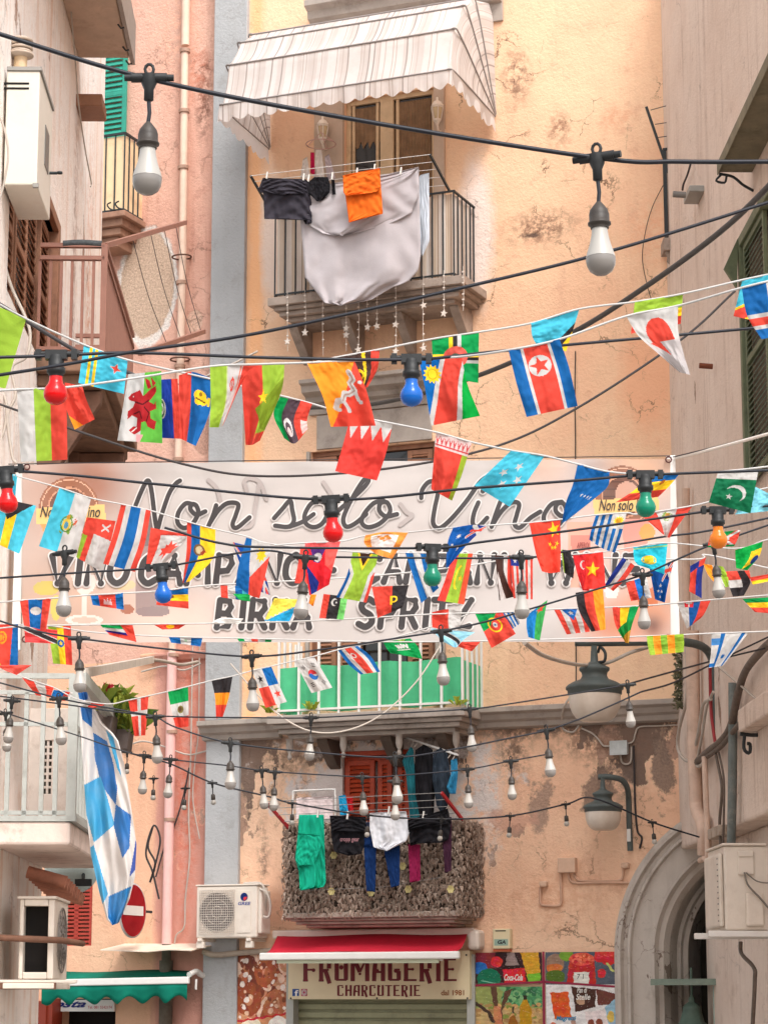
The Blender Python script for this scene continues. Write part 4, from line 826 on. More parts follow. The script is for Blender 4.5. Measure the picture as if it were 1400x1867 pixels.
# ================================================================ shop front things
M_wine, M_cr = plain('wine_red', (112, 16, 26), .5, .1), plain('sign_cream', (226, 210, 172), .5, .06, 3.)
t = fthing('shop_sign', 'cream sign reading FROMAGERIE CHARCUTERIE dal 1981 in dark red', 'sign', 692, 1823, .1); m = MB(FA)
a, b = P(525, 1823, .12), P(856, 1738, .12); m.box(a.x, b.x, -.12, -.005, a.z, P(690, 1735, .12).z); part('panel', m, M_cr, t, .004)
m = MB(FA); fancy(m, 'FROMAGERIE', 551, 836, 1748, 1790, FA, .124); part('lettering', m, M_wine, t)
m = MB(FA); fancy(m, 'CHARCUTERIE', 614, 768, 1797, 1817, FA, .124); part('lettering', m, M_wine, t)
text('lettering', 'dal 1981', 804, 846, 1816, 1806, FA, .124, plain('ochre_letter', (150, 88, 40), .5), t, 0, .02)
m = MB(FA); a, b = P(533, 1817, .124), P(545, 1804, .124); m.box(a.x, b.x, -.124, -.121, a.z, b.z); s = part('icon', m, plain('icon_blue', (30, 70, 140), .5), t); text('lettering', 'f', 537, 544, 1817, 1806, FA, .1275, M_white, t, 0, .03)
m = MB(FA); a, b = P(549, 1817, .124), P(560, 1804, .124); m.box(a.x, b.x, -.124, -.121, a.z, b.z); part('icon', m, plain('icon_pink', (176, 70, 96), .5), t)
m = MB(FA)
for r in (.26, .42): c = P(554.5, 1810.5, .126); m.tube([c+Vector((r*.08*math.cos(q), 0, r*.08*math.sin(q))) for q in np.linspace(0, 6.283, 13)[:-1]], .004, 5, True)
part('icon_ring', m, M_white, t)
m = MB(FA)
for q in ((530, 1821), (852, 1821), (687, 1821), (850, 1742)): c = P(*q, .125); m.lathe([(.012, 0), (.008, .006), (0, .007)], c, 8, Matrix.Rotation(R(90), 3, 'X'))
part('screw', m, M_iron, t)
t = fthing('shop_awning', 'half open red awning with a white front bar over the cream shop sign', 'awning', 680, 1750, .2)
a0, a1, b0, b1 = P(506, 1706, .14), P(852, 1702, .14), P(483, 1738, .95), P(833, 1735, .95)
m = MB(FA); G = [[a0.lerp(a1, s).lerp(b0.lerp(b1, s), f)+Vector((0, 0, -.05*math.sin(math.pi*f)-.01*math.sin(9*s+f))) for s in np.linspace(0, 1, 24)] for f in np.linspace(0, 1, 10)]; grid_mb(m, G)
o = part('cloth', m, fabric('awning_red', (206, 42, 62), .1), t); s = o.modifiers.new('solidify', 'SOLIDIFY'); s.thickness = .004
m = MB(FA); c0, c1 = P(474, 1745, .97), P(838, 1742, .97); m.bar(c0, c1, .05, .085); part('front_bar', m, M_white, t, .015)
m = MB(FA); m.bar(P(500, 1705, .09), P(868, 1700, .09), .14, .1); part('cassette', m, plain('cassette', (222, 206, 192), .5, .1, 4.), t, .02)
m = MB(FA); c = P(870, 1712, .12); m.box(c.x-.09, c.x+.06, -.22, 0, c.z-.13, c.z+.1); part('end_cap', m, plain('cassette', (222, 206, 192)), t, .04)
m = MB(FA); m.bar(P(505, 1754, .93), P(800, 1753, .93), .02, .045); part('valance', m, plain('valance_pale', (214, 218, 190), .6, .05), t)
m = MB(FA)
for p, q, r in (((520, 1712, .1), (640, 1740, .6), (530, 1752, .92)), ((840, 1712, .1), (720, 1740, .6), (806, 1750, .92))): m.tube([P(*p), P(*q)], .022, 8); m.tube([P(*q), P(*r)], .02, 8)
part('folding_arm', m, M_white, t)
g_ = next(o for o in C.objects if o.get('label', '').startswith('black T shirt with faint')); text('lettering', 'cropp gear', 620, 655, 1537, 1529, FA, 1.04, plain('print_pink', (170, 120, 126), .6), g_, .1, .01)
# posters
def photo(f, seed):            # printed photographs: mottled edges and grain
    def q(u, v):
        g_ = np.random.default_rng(seed); du = .005*np.sin(v*31+3*np.sin(u*19)); dv = .006*np.sin(u*33+2*np.sin(v*23))
        c = f(u+du, v+dv); k = .14*np.sin(u*21+4*np.sin(v*13))*np.sin(v*27+3*np.sin(u*9))+.06*g_.normal(size=u.shape)
        hl = (np.sin(u*37+5*np.sin(v*17))*np.sin(v*41+4*np.sin(u*11)) > .95)[..., None]
        return np.clip(c*(1+k[..., None])+hl*.18, 0, 1)
    return q
def rnd(seed, n, x0, x1, y0, y1, r0, r1, cols, asp=1.):
    g = random.Random(seed); return [(disc(g.uniform(x0, x1), g.uniform(y0, y1), r*1., r*asp), g.choice(cols)) for r in (g.uniform(r0, r1) for _ in range(n))]
BR = [(150, 74, 40), (180, 100, 60), (120, 54, 30), (206, 140, 104), (232, 196, 172)]
t = fthing('poster', 'poster of sugared pastries left of the shop sign', 'poster', 475, 1860, .03)
pf = paint((196, 128, 92), (rect(0, .3, 0, .3), (110, 150, 190)), *rnd(4, 90, .0, 1., .02, .7, .04, .14, BR, .8), *[(ring(x, y, r, r*.35, .8), c) for x, y, r, c in ((.62, .2, .22, (170, 84, 46)), (.3, .5, .24, (150, 70, 38)), (.8, .55, .2, (184, 104, 66)))],
   *rnd(6, 60, .1, 1., .05, .7, .015, .05, [(240, 222, 210), (224, 180, 150), (130, 60, 34)], .7), (poly((0, .75), (1, .66), (1, 1), (0, 1)), (210, 140, 96)), *[(ring(x, y, r, r*.4, .8), c) for x, y, r, c in ((.35, .9, .24, (244, 226, 200)), (.85, .86, .22, (246, 234, 222)), (.05, 1., .2, (232, 190, 150)))],
   (line([(0, .76), (1, .66)], .012), (196, 30, 40)))
board('picture', photo(pf, 1), 424, 523, 1742, 1905, FA, .03, 130, 180, t, None, M_photo)
t = fthing('poster', 'four picture grocery poster with drinks, jar, olive oil and biscuits, right of the shop', 'poster', 995, 1860, .03)
A1_ = paint((60, 30, 34), (rect(0, .3, 0, .5), (140, 50, 60)), (disc(.32, .3, .09, .18), (226, 50, 60)), (disc(.06, .5, .12, .2), (40, 110, 190)), (disc(.2, .85, .18, .34), (20, 116, 84)), (line([(.08, .9), (.3, 1.)], .012), (120, 190, 160)), (poly((.47, 0), (.6, 0), (.72, .5), (.74, 1), (.42, 1), (.42, .5)), (44, 22, 22)), (poly((.48, 0), (.58, 0), (.66, .42), (.45, .42)), (150, 130, 126)),
   (poly((.41, .55), (.74, .5), (.76, .95), (.44, 1)), (220, 38, 44)), (poly((.68, 0), (.95, 0), (.98, .7), (.78, .8)), (214, 160, 40)), (poly((.78, .7), (.98, .66), (.98, .95), (.79, .98)), (120, 190, 50)))
A2_ = paint((84, 92, 104), (disc(.14, .35, .13, .3), (150, 120, 100)), (disc(.13, .5, .12, .14), (206, 116, 50)), (disc(.14, .75, .14, .2), (84, 110, 30)), (disc(.3, .1, .1, .18), (120, 160, 50)), (poly((.34, .3), (.7, .3), (.72, 1), (.3, 1)), (190, 40, 34)), (disc(.52, .22, .18, .2), (226, 90, 70)), *rnd(9, 24, .4, .66, .12, .32, .012, .03, [(240, 120, 96), (206, 50, 40)], 2), (rect(.4, .62, .62, 1.), (226, 224, 214)), *rnd(12, 12, .74, 1., .0, .45, .05, .07, [(206, 34, 40), (222, 56, 52)], 2.), (disc(.8, .66, .06, .14), (214, 40, 44)), (line([(.88, .35), (.96, .6)], .02), (190, 200, 110)))
A3_ = paint((196, 164, 110), (rect(0, 1, 0, .5), (150, 160, 90)), (disc(.75, .2, .34, .26), (90, 160, 100)), *rnd(14, 60, .4, 1., .0, .4, .02, .06, [(70, 140, 90), (130, 180, 120), (50, 110, 70)], 1.4), *rnd(15, 70, 0., 1., .4, 1., .02, .06, [(206, 160, 100), (170, 130, 80), (130, 140, 60)], 1.), (poly((.22, 0), (.32, 0), (.34, .5), (.38, .5), (.44, .1), (.56, .05), (.4, .55), (.42, 1), (.26, 1), (.28, .5)), (96, 64, 44)), (poly((.27, .45), (.37, .45), (.42, 1), (.27, 1)), (200, 126, 84)), (line([(0, .38), (.2, .6), (.26, .8)], .03), (66, 46, 34)),
   (poly((.71, .3), (.77, .3), (.84, .5), (.84, 1.1), (.66, 1.1), (.66, .5)), (190, 140, 16)), (rect(.715, .77, .2, .3), (50, 40, 30)), (disc(.56, .9, .07, .24), (150, 90, 20)), (rect(.55, .58, .45, .62), (70, 60, 40)))
A4_ = paint((230, 226, 224), (poly((.06, .18), (.32, .16), (.36, .72), (.12, .76)), (220, 88, 30)), (poly((.36, .05), (.72, .1), (.7, .5), (.42, .6), (.4, .3)), (74, 40, 30)), (poly((.72, .1), (1, .2), (1, .45), (.74, .45)), (110, 60, 48)), (poly((.55, .6), (.84, .55), (.9, 1.), (.6, 1)), (236, 222, 220)), (disc(.64, .86, .05, .1), (140, 70, 50)), (disc(.76, .84, .05, .1), (140, 70, 50)), (poly((.84, .5), (1, .3), (1, 1), (.9, 1)), (150, 190, 210)), (disc(.92, .7, .05, .12), (226, 190, 90)), (disc(.5, .35, .06, .1), (190, 150, 120)), (disc(.1, .9, .05, .08), (226, 120, 90)), (rect(.36, .42, .72, 1.), (190, 150, 130)))
for f, x0, x1, yt, yb in ((A1_, 867, 988, 1738, 1794), (A2_, 994, 1123, 1737, 1796), (A3_, 867, 989, 1800, 1880), (A4_, 995, 1124, 1796, 1880)): board('picture', photo(f, int(x0)), x0, x1, yt, yb, FA, .03, 150, 90, t, None, M_photo)
m = MB(FA)
for p, q in (((990.5, 1736), (992, 1880)), ((866, 1798), (990, 1791)), ((992, 1791), (1125, 1800))): ribbon(m, [p, q], 4, FA, .034, False, False)
part('divider', m, plain('divider_magenta', (150, 36, 66), .5), t)
text('lettering', 'Coca-Cola', 919, 953, 1789, 1777, FA, .033, M_white, t, .35, .03); text('lettering', 'Pan di', 1052, 1070, 1811, 1801, FA, .033, M_white, t, .2, .02); text('lettering', 'Stelle', 1050, 1076, 1824, 1813, FA, .033, M_white, t, .2, .02)
text('lettering', 'Magretti', 1014, 1050, 1864, 1853, FA, .033, plain('letter_cyan', (40, 130, 170), .5), t, .2, .03); text('lettering', '7 1', 1052, 1064, 1786, 1777, FA, .033, M_iron, t, .1)
# ---------------------------------------------------------------- air conditioners
M_ac = plain('ac_beige', (228, 216, 202), .45, .07, 4., dirt=((190, 170, 152), .35)); M_acd = plain('ac_grille_dark', (120, 112, 106), .6, .1)
t = fthing('air_conditioner', 'beige air conditioner unit with the GREE logo beside the lowest balcony', 'air conditioner', 420, 1712, .2)
a, b = P(357, 1711, .42), P(469, 1618, .42); X0, X1, ZA, ZB = a.x, b.x, P(415, 1711, .42).z, P(415, 1616, .42).z
m = MB(FA); m.box(X0, X1, -.42, -.1, ZA, ZB); part('body', m, M_ac, t, .02)
m = MB(FA); m.box(X0-.01, X1+.01, -.43, -.09, ZB+.001, ZB+.02); part('lid', m, M_ac, t, .006)
gx0, gx1, gz0, gz1 = X0+.05, FA.x(428, 1660, .42), ZA+.05, ZB-.05
m = MB(FA); cx, cz = (gx0+gx1)/2, (gz0+gz1)/2; m.lathe([(.0, 0), (.22, 0), (.24, .004)], (cx, -.4215, cz), 28, Matrix.Rotation(R(90), 3, 'X')); part('fan', m, M_acd, t)
m = MB(FA)
for i in range(17): x = gx0+(gx1-gx0)*i/16; m.tube([(x, -.43, gz0), (x, -.43, gz1)], .0035, 4)
for i in range(19): z = gz0+(gz1-gz0)*i/18; m.tube([(gx0, -.433, z), (gx1, -.433, z)], .0035, 4)
for r in (.07, .15, .23): m.tube([(cx+r*math.cos(q), -.428, cz+r*math.sin(q)) for q in np.linspace(0, 6.283, 25)[:-1]], .004, 4, True)
part('grille', m, plain('ac_wire', (206, 194, 182), .5, .05), t)
m = MB(FA); a, b = P(432, 1702, .42), P(458, 1624, .42); m.box(a.x, b.x, -.428, -.421, a.z, b.z); part('panel', m, M_ac, t, .006)
m = MB(FA); c = P(445, 1636, .4295); m.lathe([(0, .0), (.05, 0)], c, 20, Matrix.Rotation(R(90), 3, 'X')); part('logo', m, plain('logo_blue', (20, 60, 140), .5), t)
m = MB(FA); m.add([c+Vector((0, -.002, 0)), c+Vector((.045, -.002, 0)), c+Vector((.03, -.002, -.03)), c+Vector((0, -.002, -.045)), c+Vector((-.01, -.002, -.02))], [(0, 1, 2, 3, 4)]); part('logo', m, plain('logo_red', (210, 50, 60), .5), t)
text('lettering', 'GREE', 434, 457, 1651, 1645, FA, .4305, plain('logo_blue', (20, 60, 140)), t, .2, .02)
m = MB(FA); a = P(483, 1660, .25); m.box(X1+.002, X1+.05, -.4, -.14, ZA+.05, ZB-.06); part('valve_cover', m, M_ac, t, .015)
m = MB(FA)
m.tube(curve([P(474, 1622, .4), P(486, 1628, .4), P(493, 1650, .38), P(490, 1672, .36), P(480, 1672, .38)], 16), .016, 7); m.tube(curve([P(445, 1612, .3), P(476, 1613, .3), P(484, 1640, .3), P(482, 1690, .2)], 16), .02, 7); part('hose', m, plain('hose_grey', (196, 184, 172), .6), t)
m = MB(FA)
for q in (366, 455): c = P(q, 1713, .4); m.box(c.x-.03, c.x+.03, -.44, 0, ZA-.04, ZA-.002); m.box(c.x-.05, c.x+.05, -.42, -.36, ZA-.12, ZA-.041)
part('bracket', m, M_ac, t, .006)
m = MB(FA); m.tube(curve([P(371, 1736, .1), P(392, 1742, .12), P(440, 1738, .1), P(500, 1734, .08)], 16), .035, 8); top('drain_pipe', m, plain('hose_dirty', (176, 160, 144), .8, .2, 8.), 'dirty corrugated pipe running below the GREE air conditioner', 'pipe', ang=FA.ang)
# left unit, seen from its dark end
t = thing('air_conditioner', 'old air conditioner with a dark open end at the lower left, on a rusty bar', 'air conditioner', LW.M @ Vector((1.6, 0, zY(1790, 18.5))), LW.ang)
q0, q1 = 1.5, 2.45; y0, y1 = -.425, -.17; za, zc = zY(1786, 18.5), zY(1640, 18.5)
m = MB(LW); m.box(q0, q1, y0, y0+.045, za, zc); m.box(q0, q1, y1-.03, y1, za, zc); m.box(q0, q1, y0+.046, y1-.031, za, za+.05); m.box(q0, q1, y0+.046, y1-.031, zc-.05, zc); part('body', m, M_ac, t, .008)
m = MB(LW); m.box(q0+.12, q1-.01, y0+.047, y1-.032, za+.052, zc-.052); part('coil', m, M_dark, t)
m = MB(LW); m.box(q0-.02, q1+.02, y0-.015, y1+.02, zc+.001, zc+.022); part('lid', m, M_ac, t, .006)
m = MB(LW); cx, cz = (q0+q1)/2, (za+zc)/2
for r in (.06, .12, .18, .24): m.tube([(cx+r*1.3*math.cos(q), y0-.012, cz+r*math.sin(q)) for q in np.linspace(0, 6.283, 29)[:-1]], .006, 5, True)
for j in range(12): q = j*math.pi/6; m.tube([(cx+.06*1.3*math.cos(q), y0-.012, cz+.06*math.sin(q)), (cx+.32*math.cos(q), y0-.01, cz+.245*math.sin(q))], .005, 4)
part('grille', m, M_acd, t)
m = MB(LW); m.box(q0-.1, q1+.1, y0-.02, y1+.1, za-.07, za-.03); m.box(q0, q0+.06, -.6, 0, za-.03, za-.005); m.box(q1-.1, q1-.04, -.5, 0, za-.03, za-.005); part('tray', m, M_ac, t, .006)
m = MB(LW); z = zY(1715, 18.4); m.tube([(q0-.06, 0, z+.02), (q0-.06, y0-.06, z), (q1+.6, y0-.06, z+.01)], .024, 8); m.bar((q0-.06, 0, za-.05), (q0-.06, y0-.03, za-.05), .05); part('bar', m, plain('rust_bar', (120, 84, 66), .8, .3, 8.), t)
# right unit
t = thing('air_conditioner', 'beige air conditioner seen from its pipe end on the right edge beside the arch', 'air conditioner', RW.M @ Vector((5.4, 0, zY(1700, 22.9))), RW.ang)
q1, q0 = xr(22.9), xr(23.9); pj = prr(1318, 22.9); za, zc = zY(1697, 22.9), zY(1543, 22.9)
m = MB(RW); m.box(q0, q1, -pj, .2, za, zc); part('body', m, M_ac, t, .02)
m = MB(RW); m.box(q0+.08, q1-.06, -pj-.05, -pj-.002, za+.03, zc-.06); part('fan_cover', m, M_ac, t, .04)
m = MB(RW); m.box(q0-.02, q1+.02, -pj-.02, 0, zc+.002, zc+.025); part('lid', m, M_ac, t, .008)
m = MB(RW); yy = lambda px: -prr(px, 22.9)
m.box(q1+.002, q1+.03, yy(1342), yy(1372), zY(1596, 22.9), zY(1552, 22.9)); part('handle_cover', m, M_ac, t, .012)
m = MB(RW); m.box(q1+.031, q1+.045, yy(1343), yy(1370), zY(1563, 22.9), zY(1553, 22.9)); part('handle', m, M_ac, t, .005)
m = MB(RW); m.box(q1+.002, q1+.05, yy(1354), yy(1387), zY(1690, 22.9), zY(1628, 22.9)); part('valve_cover', m, M_ac, t, .02)
m = MB(RW)
for k in range(12): z = za+.08+(zc-za-.2)*k/11; m.box(q1-.1, q1-.055, -pj-.056, -pj-.052, z, z+.012)
part('vent', m, M_acd, t)
m = MB(RW); m.tube(curve([(q1+.04, yy(1353), zY(1592, 22.9)), (q1+.07, yy(1358), zY(1615, 22.9)), (q1+.08, yy(1380), zY(1640, 22.9)), (q1+.08, yy(1402), zY(1668, 22.9))], 14), .009, 6); m.tube(curve([(q1+.04, yy(1356), zY(1592, 22.9)), (q1+.06, yy(1375), zY(1608, 22.9)), (q1+.06, yy(1402), zY(1612, 22.9))], 12), .007, 6); part('cable', m, plain('cable_grey', (120, 112, 104), .6), t)
m = MB(RW)
for q in (q1-.02, q0+.1): m.box(q-.03, q+.03, -pj-.16, .28, za-.06, za-.004)
part('bracket', m, M_white, t, .006)
# ---------------------------------------------------------------- street lamps
M_lamp = plain('lamp_green_grey', (84, 92, 90), .55, .2, 10., dirt=((56, 60, 58), .5)); g = NT('lamp_glass'); M_opal = g.done(g.mix(g.ramp(g.noise(4., 5), .35, .7), lin((226, 214, 200)), lin((206, 190, 174))), .35, None, spec=.4)
def bell(t, c, k):
    k *= 1.; q = lambda L: [(r*k, h*k) for r, h in L]
    m = MB(); m.lathe(q([(6, 122), (7, 104), (12, 100), (16, 98), (27, 92), (27, 88), (23, 84), (22, 78), (25, 72), (30, 70), (38, 67), (47, 62), (51, 58), (51, 54), (48, 52), (48, 46), (46, 44)]), c, 32); part('canopy', m, M_lamp, t)
    m = MB(); m.lathe(q([(45.5, 45), (46, 38), (45, 26), (41, 14), (34, 4), (28, 0), (24, -2), (0, -2)]), c, 32); part('globe', m, M_opal, t)
    m = MB(); m.box(c.x-5*k, c.x+5*k, c.y-5*k, c.y+5*k, c.z+118*k, c.z+138*k); part('clamp', m, M_lamp, t)
k = 25/4500*1.04; c = K(1085, 1313, 25)
t = thing('street_lamp', 'large grey green bell lamp on a long arm from the right wall', 'street lamp', c, 0, 'bell shaped street lamps'); bell(t, c, k)
m = MB(); m.tube(curve([K(1048, 1171, 25), K(1110, 1171, 25), K(1200, 1170, 25.1), K(1255, 1172, 25.3), K(1286, 1183, 25.6), K(1300, 1210, 25.72), K(1304, 1260, 25.75), K(1311, 1345, 25.75)], 40), .044, 10); part('arm', m, M_lamp, t)
m = MB(); m.tube(curve([K(1090, 1190, 25), K(1094, 1180, 24.95), K(1103, 1190, 24.9), K(1102, 1205, 24.9), K(1092, 1208, 24.95)], 16), .016, 6); part('cable_loop', m, M_iron, t)
m = MB(); p = K(1088, 1164, 25); m.prism([(p.x-.16, p.z-.02), (p.x+.18, p.z-.02), (p.x+.18, p.z+.08), (p.x-.1, p.z+.03)], p.y-.06, p.y+.06); part('ballast', m, plain('ballast_grey', (112, 108, 106), .6), t)
c = FA.W(1100, 1513, .42); k = 28.9/4500*.70
t = thing('street_lamp', 'smaller bell lamp with a milky globe on a bent bracket on the peach wall', 'street lamp', c, 0, 'bell shaped street lamps'); bell(t, c, k)
m = MB(FA); m.tube(curve([P(1091, 1417, .42), P(1110, 1417, .40), P(1132, 1422, .3), P(1143, 1436, .2), P(1146, 1460, .1), P(1147, 1500, .06), P(1149, 1552, .06)], 36), .034, 10); part('arm', m, M_lamp, t)
m = MB(FA); a, b = P(1143, 1535, .1), P(1149, 1512, .1); m.box(a.x, b.x, -.105, -.09, a.z, b.z); part('tag', m, M_white, t)
# ---------------------------------------------------------------- boxes, sensors, wires on the peach wall
def wbox(name, label, cat, x0, x1, yt, yb, d, mat, bev=.01, fr=FA, group=None):
    a, b = fr.pt(x0, yb, d), fr.pt(x1, yt, d); m = MB(fr); m.box(a.x, b.x, -d, 0.004, a.z, b.z); t = thing(name, label, cat, fr.M @ Vector((a.x, -d/2, a.z)), fr.ang, group); part('housing', m, mat, t, bev); return t
t = wbox('alarm_box', 'cream alarm siren box marked GA above the right poster', 'alarm', 898, 929, 1694, 1731, .1, M_cr, .012)
text('lettering', 'GA', 907, 922, 1722, 1715, FA, .106, M_iron, t, .2, .04); m = MB(FA); a, b = P(901, 1725, .1), P(926, 1713, .1); m.box(a.x, b.x, -.103, -.101, a.z, b.z); part('label', m, plain('label_green', (150, 176, 160), .5), t)
m = MB(FA); a, b = P(899, 1736, .08), P(929, 1731, .08); m.box(a.x, b.x, -.08, 0, a.z, b.z-.002); part('base', m, plain('base_orange', (196, 96, 60), .5), t); m = MB(FA); a, b = P(903, 1699, .1), P(922, 1697, .1); m.box(a.x, b.x, -.104, -.098, a.z, b.z); part('slot', m, M_dark, t)
t = wbox('junction_box', 'pale grey junction box under the string course with cables leaving both sides', 'junction box', 1113, 1141, 1352, 1376, .1, plain('box_grey', (186, 190, 188), .5, .25, 9.))
m = MB(FA); a, b = P(1113, 1376, .1), P(1141, 1352, .1); m.box(a.x-.012, b.x+.012, -.106, -.101, a.z-.01, b.z+.012); part('lid', m, plain('box_grey', (186, 190, 188)), t, .004)
t = wbox('junction_box', 'peach painted junction box left of the arch, above the wall pipes', 'junction box', 1016, 1048, 1564, 1592, .09, plain('box_peach', (214, 178, 152), .7, .12, 6.))
t = wbox('outlet_box', 'small box on the wall at the end of the lower left pipe loop', 'box', 982, 996, 1607, 1618, .08, plain('box_peach', (214, 178, 152)), .02)
t = wbox('outlet_box', 'small box beside the arch at the top of a short pipe', 'box', 1131, 1145, 1573, 1584, .08, plain('box_peach', (214, 178, 152)), .02)
def wire(name, label, cat, pts, r, mat, fr=FA, off=.02, group=None, n=None):
    W_ = [fr.W(p[0], p[1], p[2] if len(p) > 2 else off) for p in pts]; m = MB(); m.tube(curve(W_, n or 6*len(W_)), r, 6); return top(name, m, mat, label, cat, group, ang=fr.ang)
M_pp = plain('pipe_peach', (212, 170, 144), .7, .15, 7.); M_bw = plain('wire_dark', (58, 52, 52), .7, .1); M_gw = plain('wire_grey', (186, 174, 162), .6, .15, 9.)
wire('conduit', 'thin pipe looping from the outlet box up to the peach junction box', 'pipe', [(985, 1618), (985, 1640), (987, 1650), (1000, 1652), (1018, 1652), (1023, 1646), (1023, 1625), (1022, 1593)], .016, M_pp)
wire('conduit', 'thin pipe from the peach junction box along the wall to the arch', 'pipe', [(1036, 1593), (1040, 1606), (1052, 1611), (1090, 1610), (1130, 1610), (1168, 1611)], .016, M_pp)
wire('conduit', 'short pipe rising to the small box beside the arch', 'pipe', [(1046, 1594), (1052, 1604), (1066, 1607), (1100, 1607), (1128, 1606), (1135, 1600), (1136, 1584)], .014, M_pp)
wire('wall_cable', 'long dark cable pinned vertically on the upper peach wall', 'cable', [(1049, 640), (1048, 720), (1049, 800), (1049, 860), (1050, 1180), (1050, 1275)], .007, M_bw)
wire('wall_cable', 'cable dropping from the grey junction box past the small bell lamp', 'cable', [(1155, 1360), (1156, 1400), (1158, 1470), (1162, 1515), (1170, 1528), (1166, 1548)], .012, M_bw)
wire('wall_cable', 'cable leading into the left side of the grey junction box', 'cable', [(1060, 1328), (1080, 1338), (1092, 1350), (1100, 1360), (1112, 1361)], .012, M_gw)
wire('wall_cable', 'cable looping from the right side of the grey junction box up under the string course', 'cable', [(1141, 1358), (1154, 1352), (1158, 1338), (1166, 1326), (1200, 1324), (1240, 1322)], .01, M_gw)
wire('wall_cable', 'small slack cable loop hanging below the grey junction box', 'cable', [(1131, 1377), (1134, 1390), (1142, 1394), (1150, 1388), (1151, 1362)], .012, M_gw)
wire('wall_cable', 'pale cable loop hanging from the string course left of the big bell lamp', 'cable', [(1040, 1270, .3), (1028, 1290, .3), (1024, 1320, .05), (1030, 1332, .05), (1045, 1335, .04), (1056, 1322, .04)], .013, M_gw)
# downpipe between pink house and pilaster
def pipe(pts, r, fr, off): return [fr.W(x, y, off) for x, y in pts]
t = fthing('downpipe', 'long vertical drainpipe on the pink wall, beige above the banner and pale pink below', 'pipe', 304, 1735, .1, fr=PK); WM[t]
m = MB(); m.tube(pipe([(340, -120), (338, 82)], .055, PK, .1), .055, 12); m.tube(pipe([(337, 92), (333, 470), (325, 850)], .05, PK, .1), .05, 12); m.tube(pipe([(325, 850), (314, 1190)], .05, PK, .1), .05, 12); part('upper_pipe', m, plain('pipe_beige', (232, 200, 178), .6, .12, 5., dirt=((190, 150, 128), .5)), t)
m = MB(); m.tube(pipe([(314, 1190), (310, 1400), (304, 1722)], .05, PK, .1), .062, 12); part('lower_pipe', m, plain('pipe_pink', (238, 188, 180), .5, .1, 4., dirt=((214, 160, 150), .4)), t)
m = MB(); m.tube(pipe([(304, 1722), (303, 1765)], .05, PK, .1), .06, 12); m.tube(pipe([(303, 1752), (302, 1870)], .05, PK, .1), .085, 12); part('iron_pipe', m, plain('pipe_iron', (110, 100, 88), .8, .35, 8.), t)
for py in (92, 202, 305, 515, 668, 838, 1195, 1335, 1495):
    x = np.interp(py, [0, 850, 1722], [339, 325, 304]); m = MB(); a, b = PK.W(x, py-3, .1), PK.W(x, py+3, .1); m.tube([a, b], .072, 12); part('collar', m, plain('collar_rust', (176, 140, 120), .7, .2, 9.), t)
for py in (468, 655):
    x = np.interp(py, [0, 850], [339, 325]); m = MB(PK); c = PK.pt(x, py, .1); m.tube([c+Vector((.13*math.cos(q), .11*math.sin(q), 0)) for q in np.linspace(0, 6.283, 17)[:-1]], .012, 5, True); part('clamp', m, plain('clamp_rust', (104, 72, 58), .8, .2), t)
# ================================================================ THINGS AT THE LEFT AND RIGHT OF THE STREET
XF = lambda Y: Frame((0, Y, 0), 0)                       # a plane facing straight down the street at distance Y
# boiler with its flue
t = thing('gas_boiler', 'white metal boiler cabinet with two vent slots on the left wall', 'boiler', LW.M @ Vector((.9, 0, zY(338, 17.5))), LW.ang)
M_boil = plain('boiler_white', (222, 214, 200), .4, .05, 3., dirt=((206, 186, 166), .3))
q0, q1 = .5, 1.35; y0 = -prj(70, 17.5, 230); za, zc = zY(336, 17.5), zY(128, 17.5)
m = MB(LW); m.box(q0, q1, y0, -.02, za, zc); part('cabinet', m, M_boil, t, .01)
m = MB(LW); m.box(q0-.012, q1+.012, y0-.012, -.02, zc+.001, zc+.03); m.box(q0-.012, q0+.02, y0-.012, y0+.03, za-.02, za+.012); part('trim', m, plain('trim_grey', (150, 146, 140), .5, .1), t)
m = MB(LW); yy = lambda px: -prj(px, 17.5, 155)
for py in (151, 160): m.box(q0-.004, q0+.01, yy(53), yy(6), zY(py+2, 17.5), zY(py-1.5, 17.5))
part('vent_slot', m, M_dark, t)
m = MB(LW); m.box(q1-.45, q1-.2, y0-.006, y0+.01, za+.3, za+.62); part('handle', m, plain('handle_grey', (110, 108, 104), .4), t, .005)
m = MB(LW); m.tube([(q1-.1, y0, za+.35), (q1-.1, y0-.06, za+.35)], .012, 6); m.lathe([(.0, 0), (.022, .005), (.022, .02), (0, .026)], (q1-.1, y0-.08, za+.34), 10); part('valve', m, M_iron, t)
m = MB(LW); c = LW.I @ K(37, 122, 17.9); m.tube([(c.x, c.y, zc), (c.x, c.y, zc+.3)], .052, 14); part('flue', m, M_cream, t)
m = MB(LW)
for k in range(4): m.lathe([(.085, .3+k*.032), (.095, .308+k*.032), (.085, .322+k*.032)], (c.x, c.y, zc-.01), 18)
m.lathe([(.05, .27), (.1, .285), (.1, .3), (.05, .31)], (c.x, c.y, zc-.01), 18); part('flue_cap', m, plain('flue_cap', (196, 176, 158), .6, .15), t)
wire('wall_cable', 'white cable hanging in a bow in front of the boiler cabinet', 'cable', [(-4, 205), (8, 235), (15, 280), (8, 330), (-2, 368)], .008, M_gw, XF(17.2), 0)
wire('wall_cable', 'pale cable running down the streaked wall beside the green shutter', 'cable', [(128, 0), (138, 120), (143, 185), (155, 270), (166, 330), (165, 340)], .007, M_gw, LW, .05)
m = MB(LW); p = LW.pt(152, 194, .05); m.box(p.x-.2, p.x+.25, -.25, .02, p.z-.06, p.z+.06); top('beam_end', m, M_brownwood, 'short brown wooden beam end sticking out of the streaked wall', 'beam', ang=LW.ang, bev=.01)
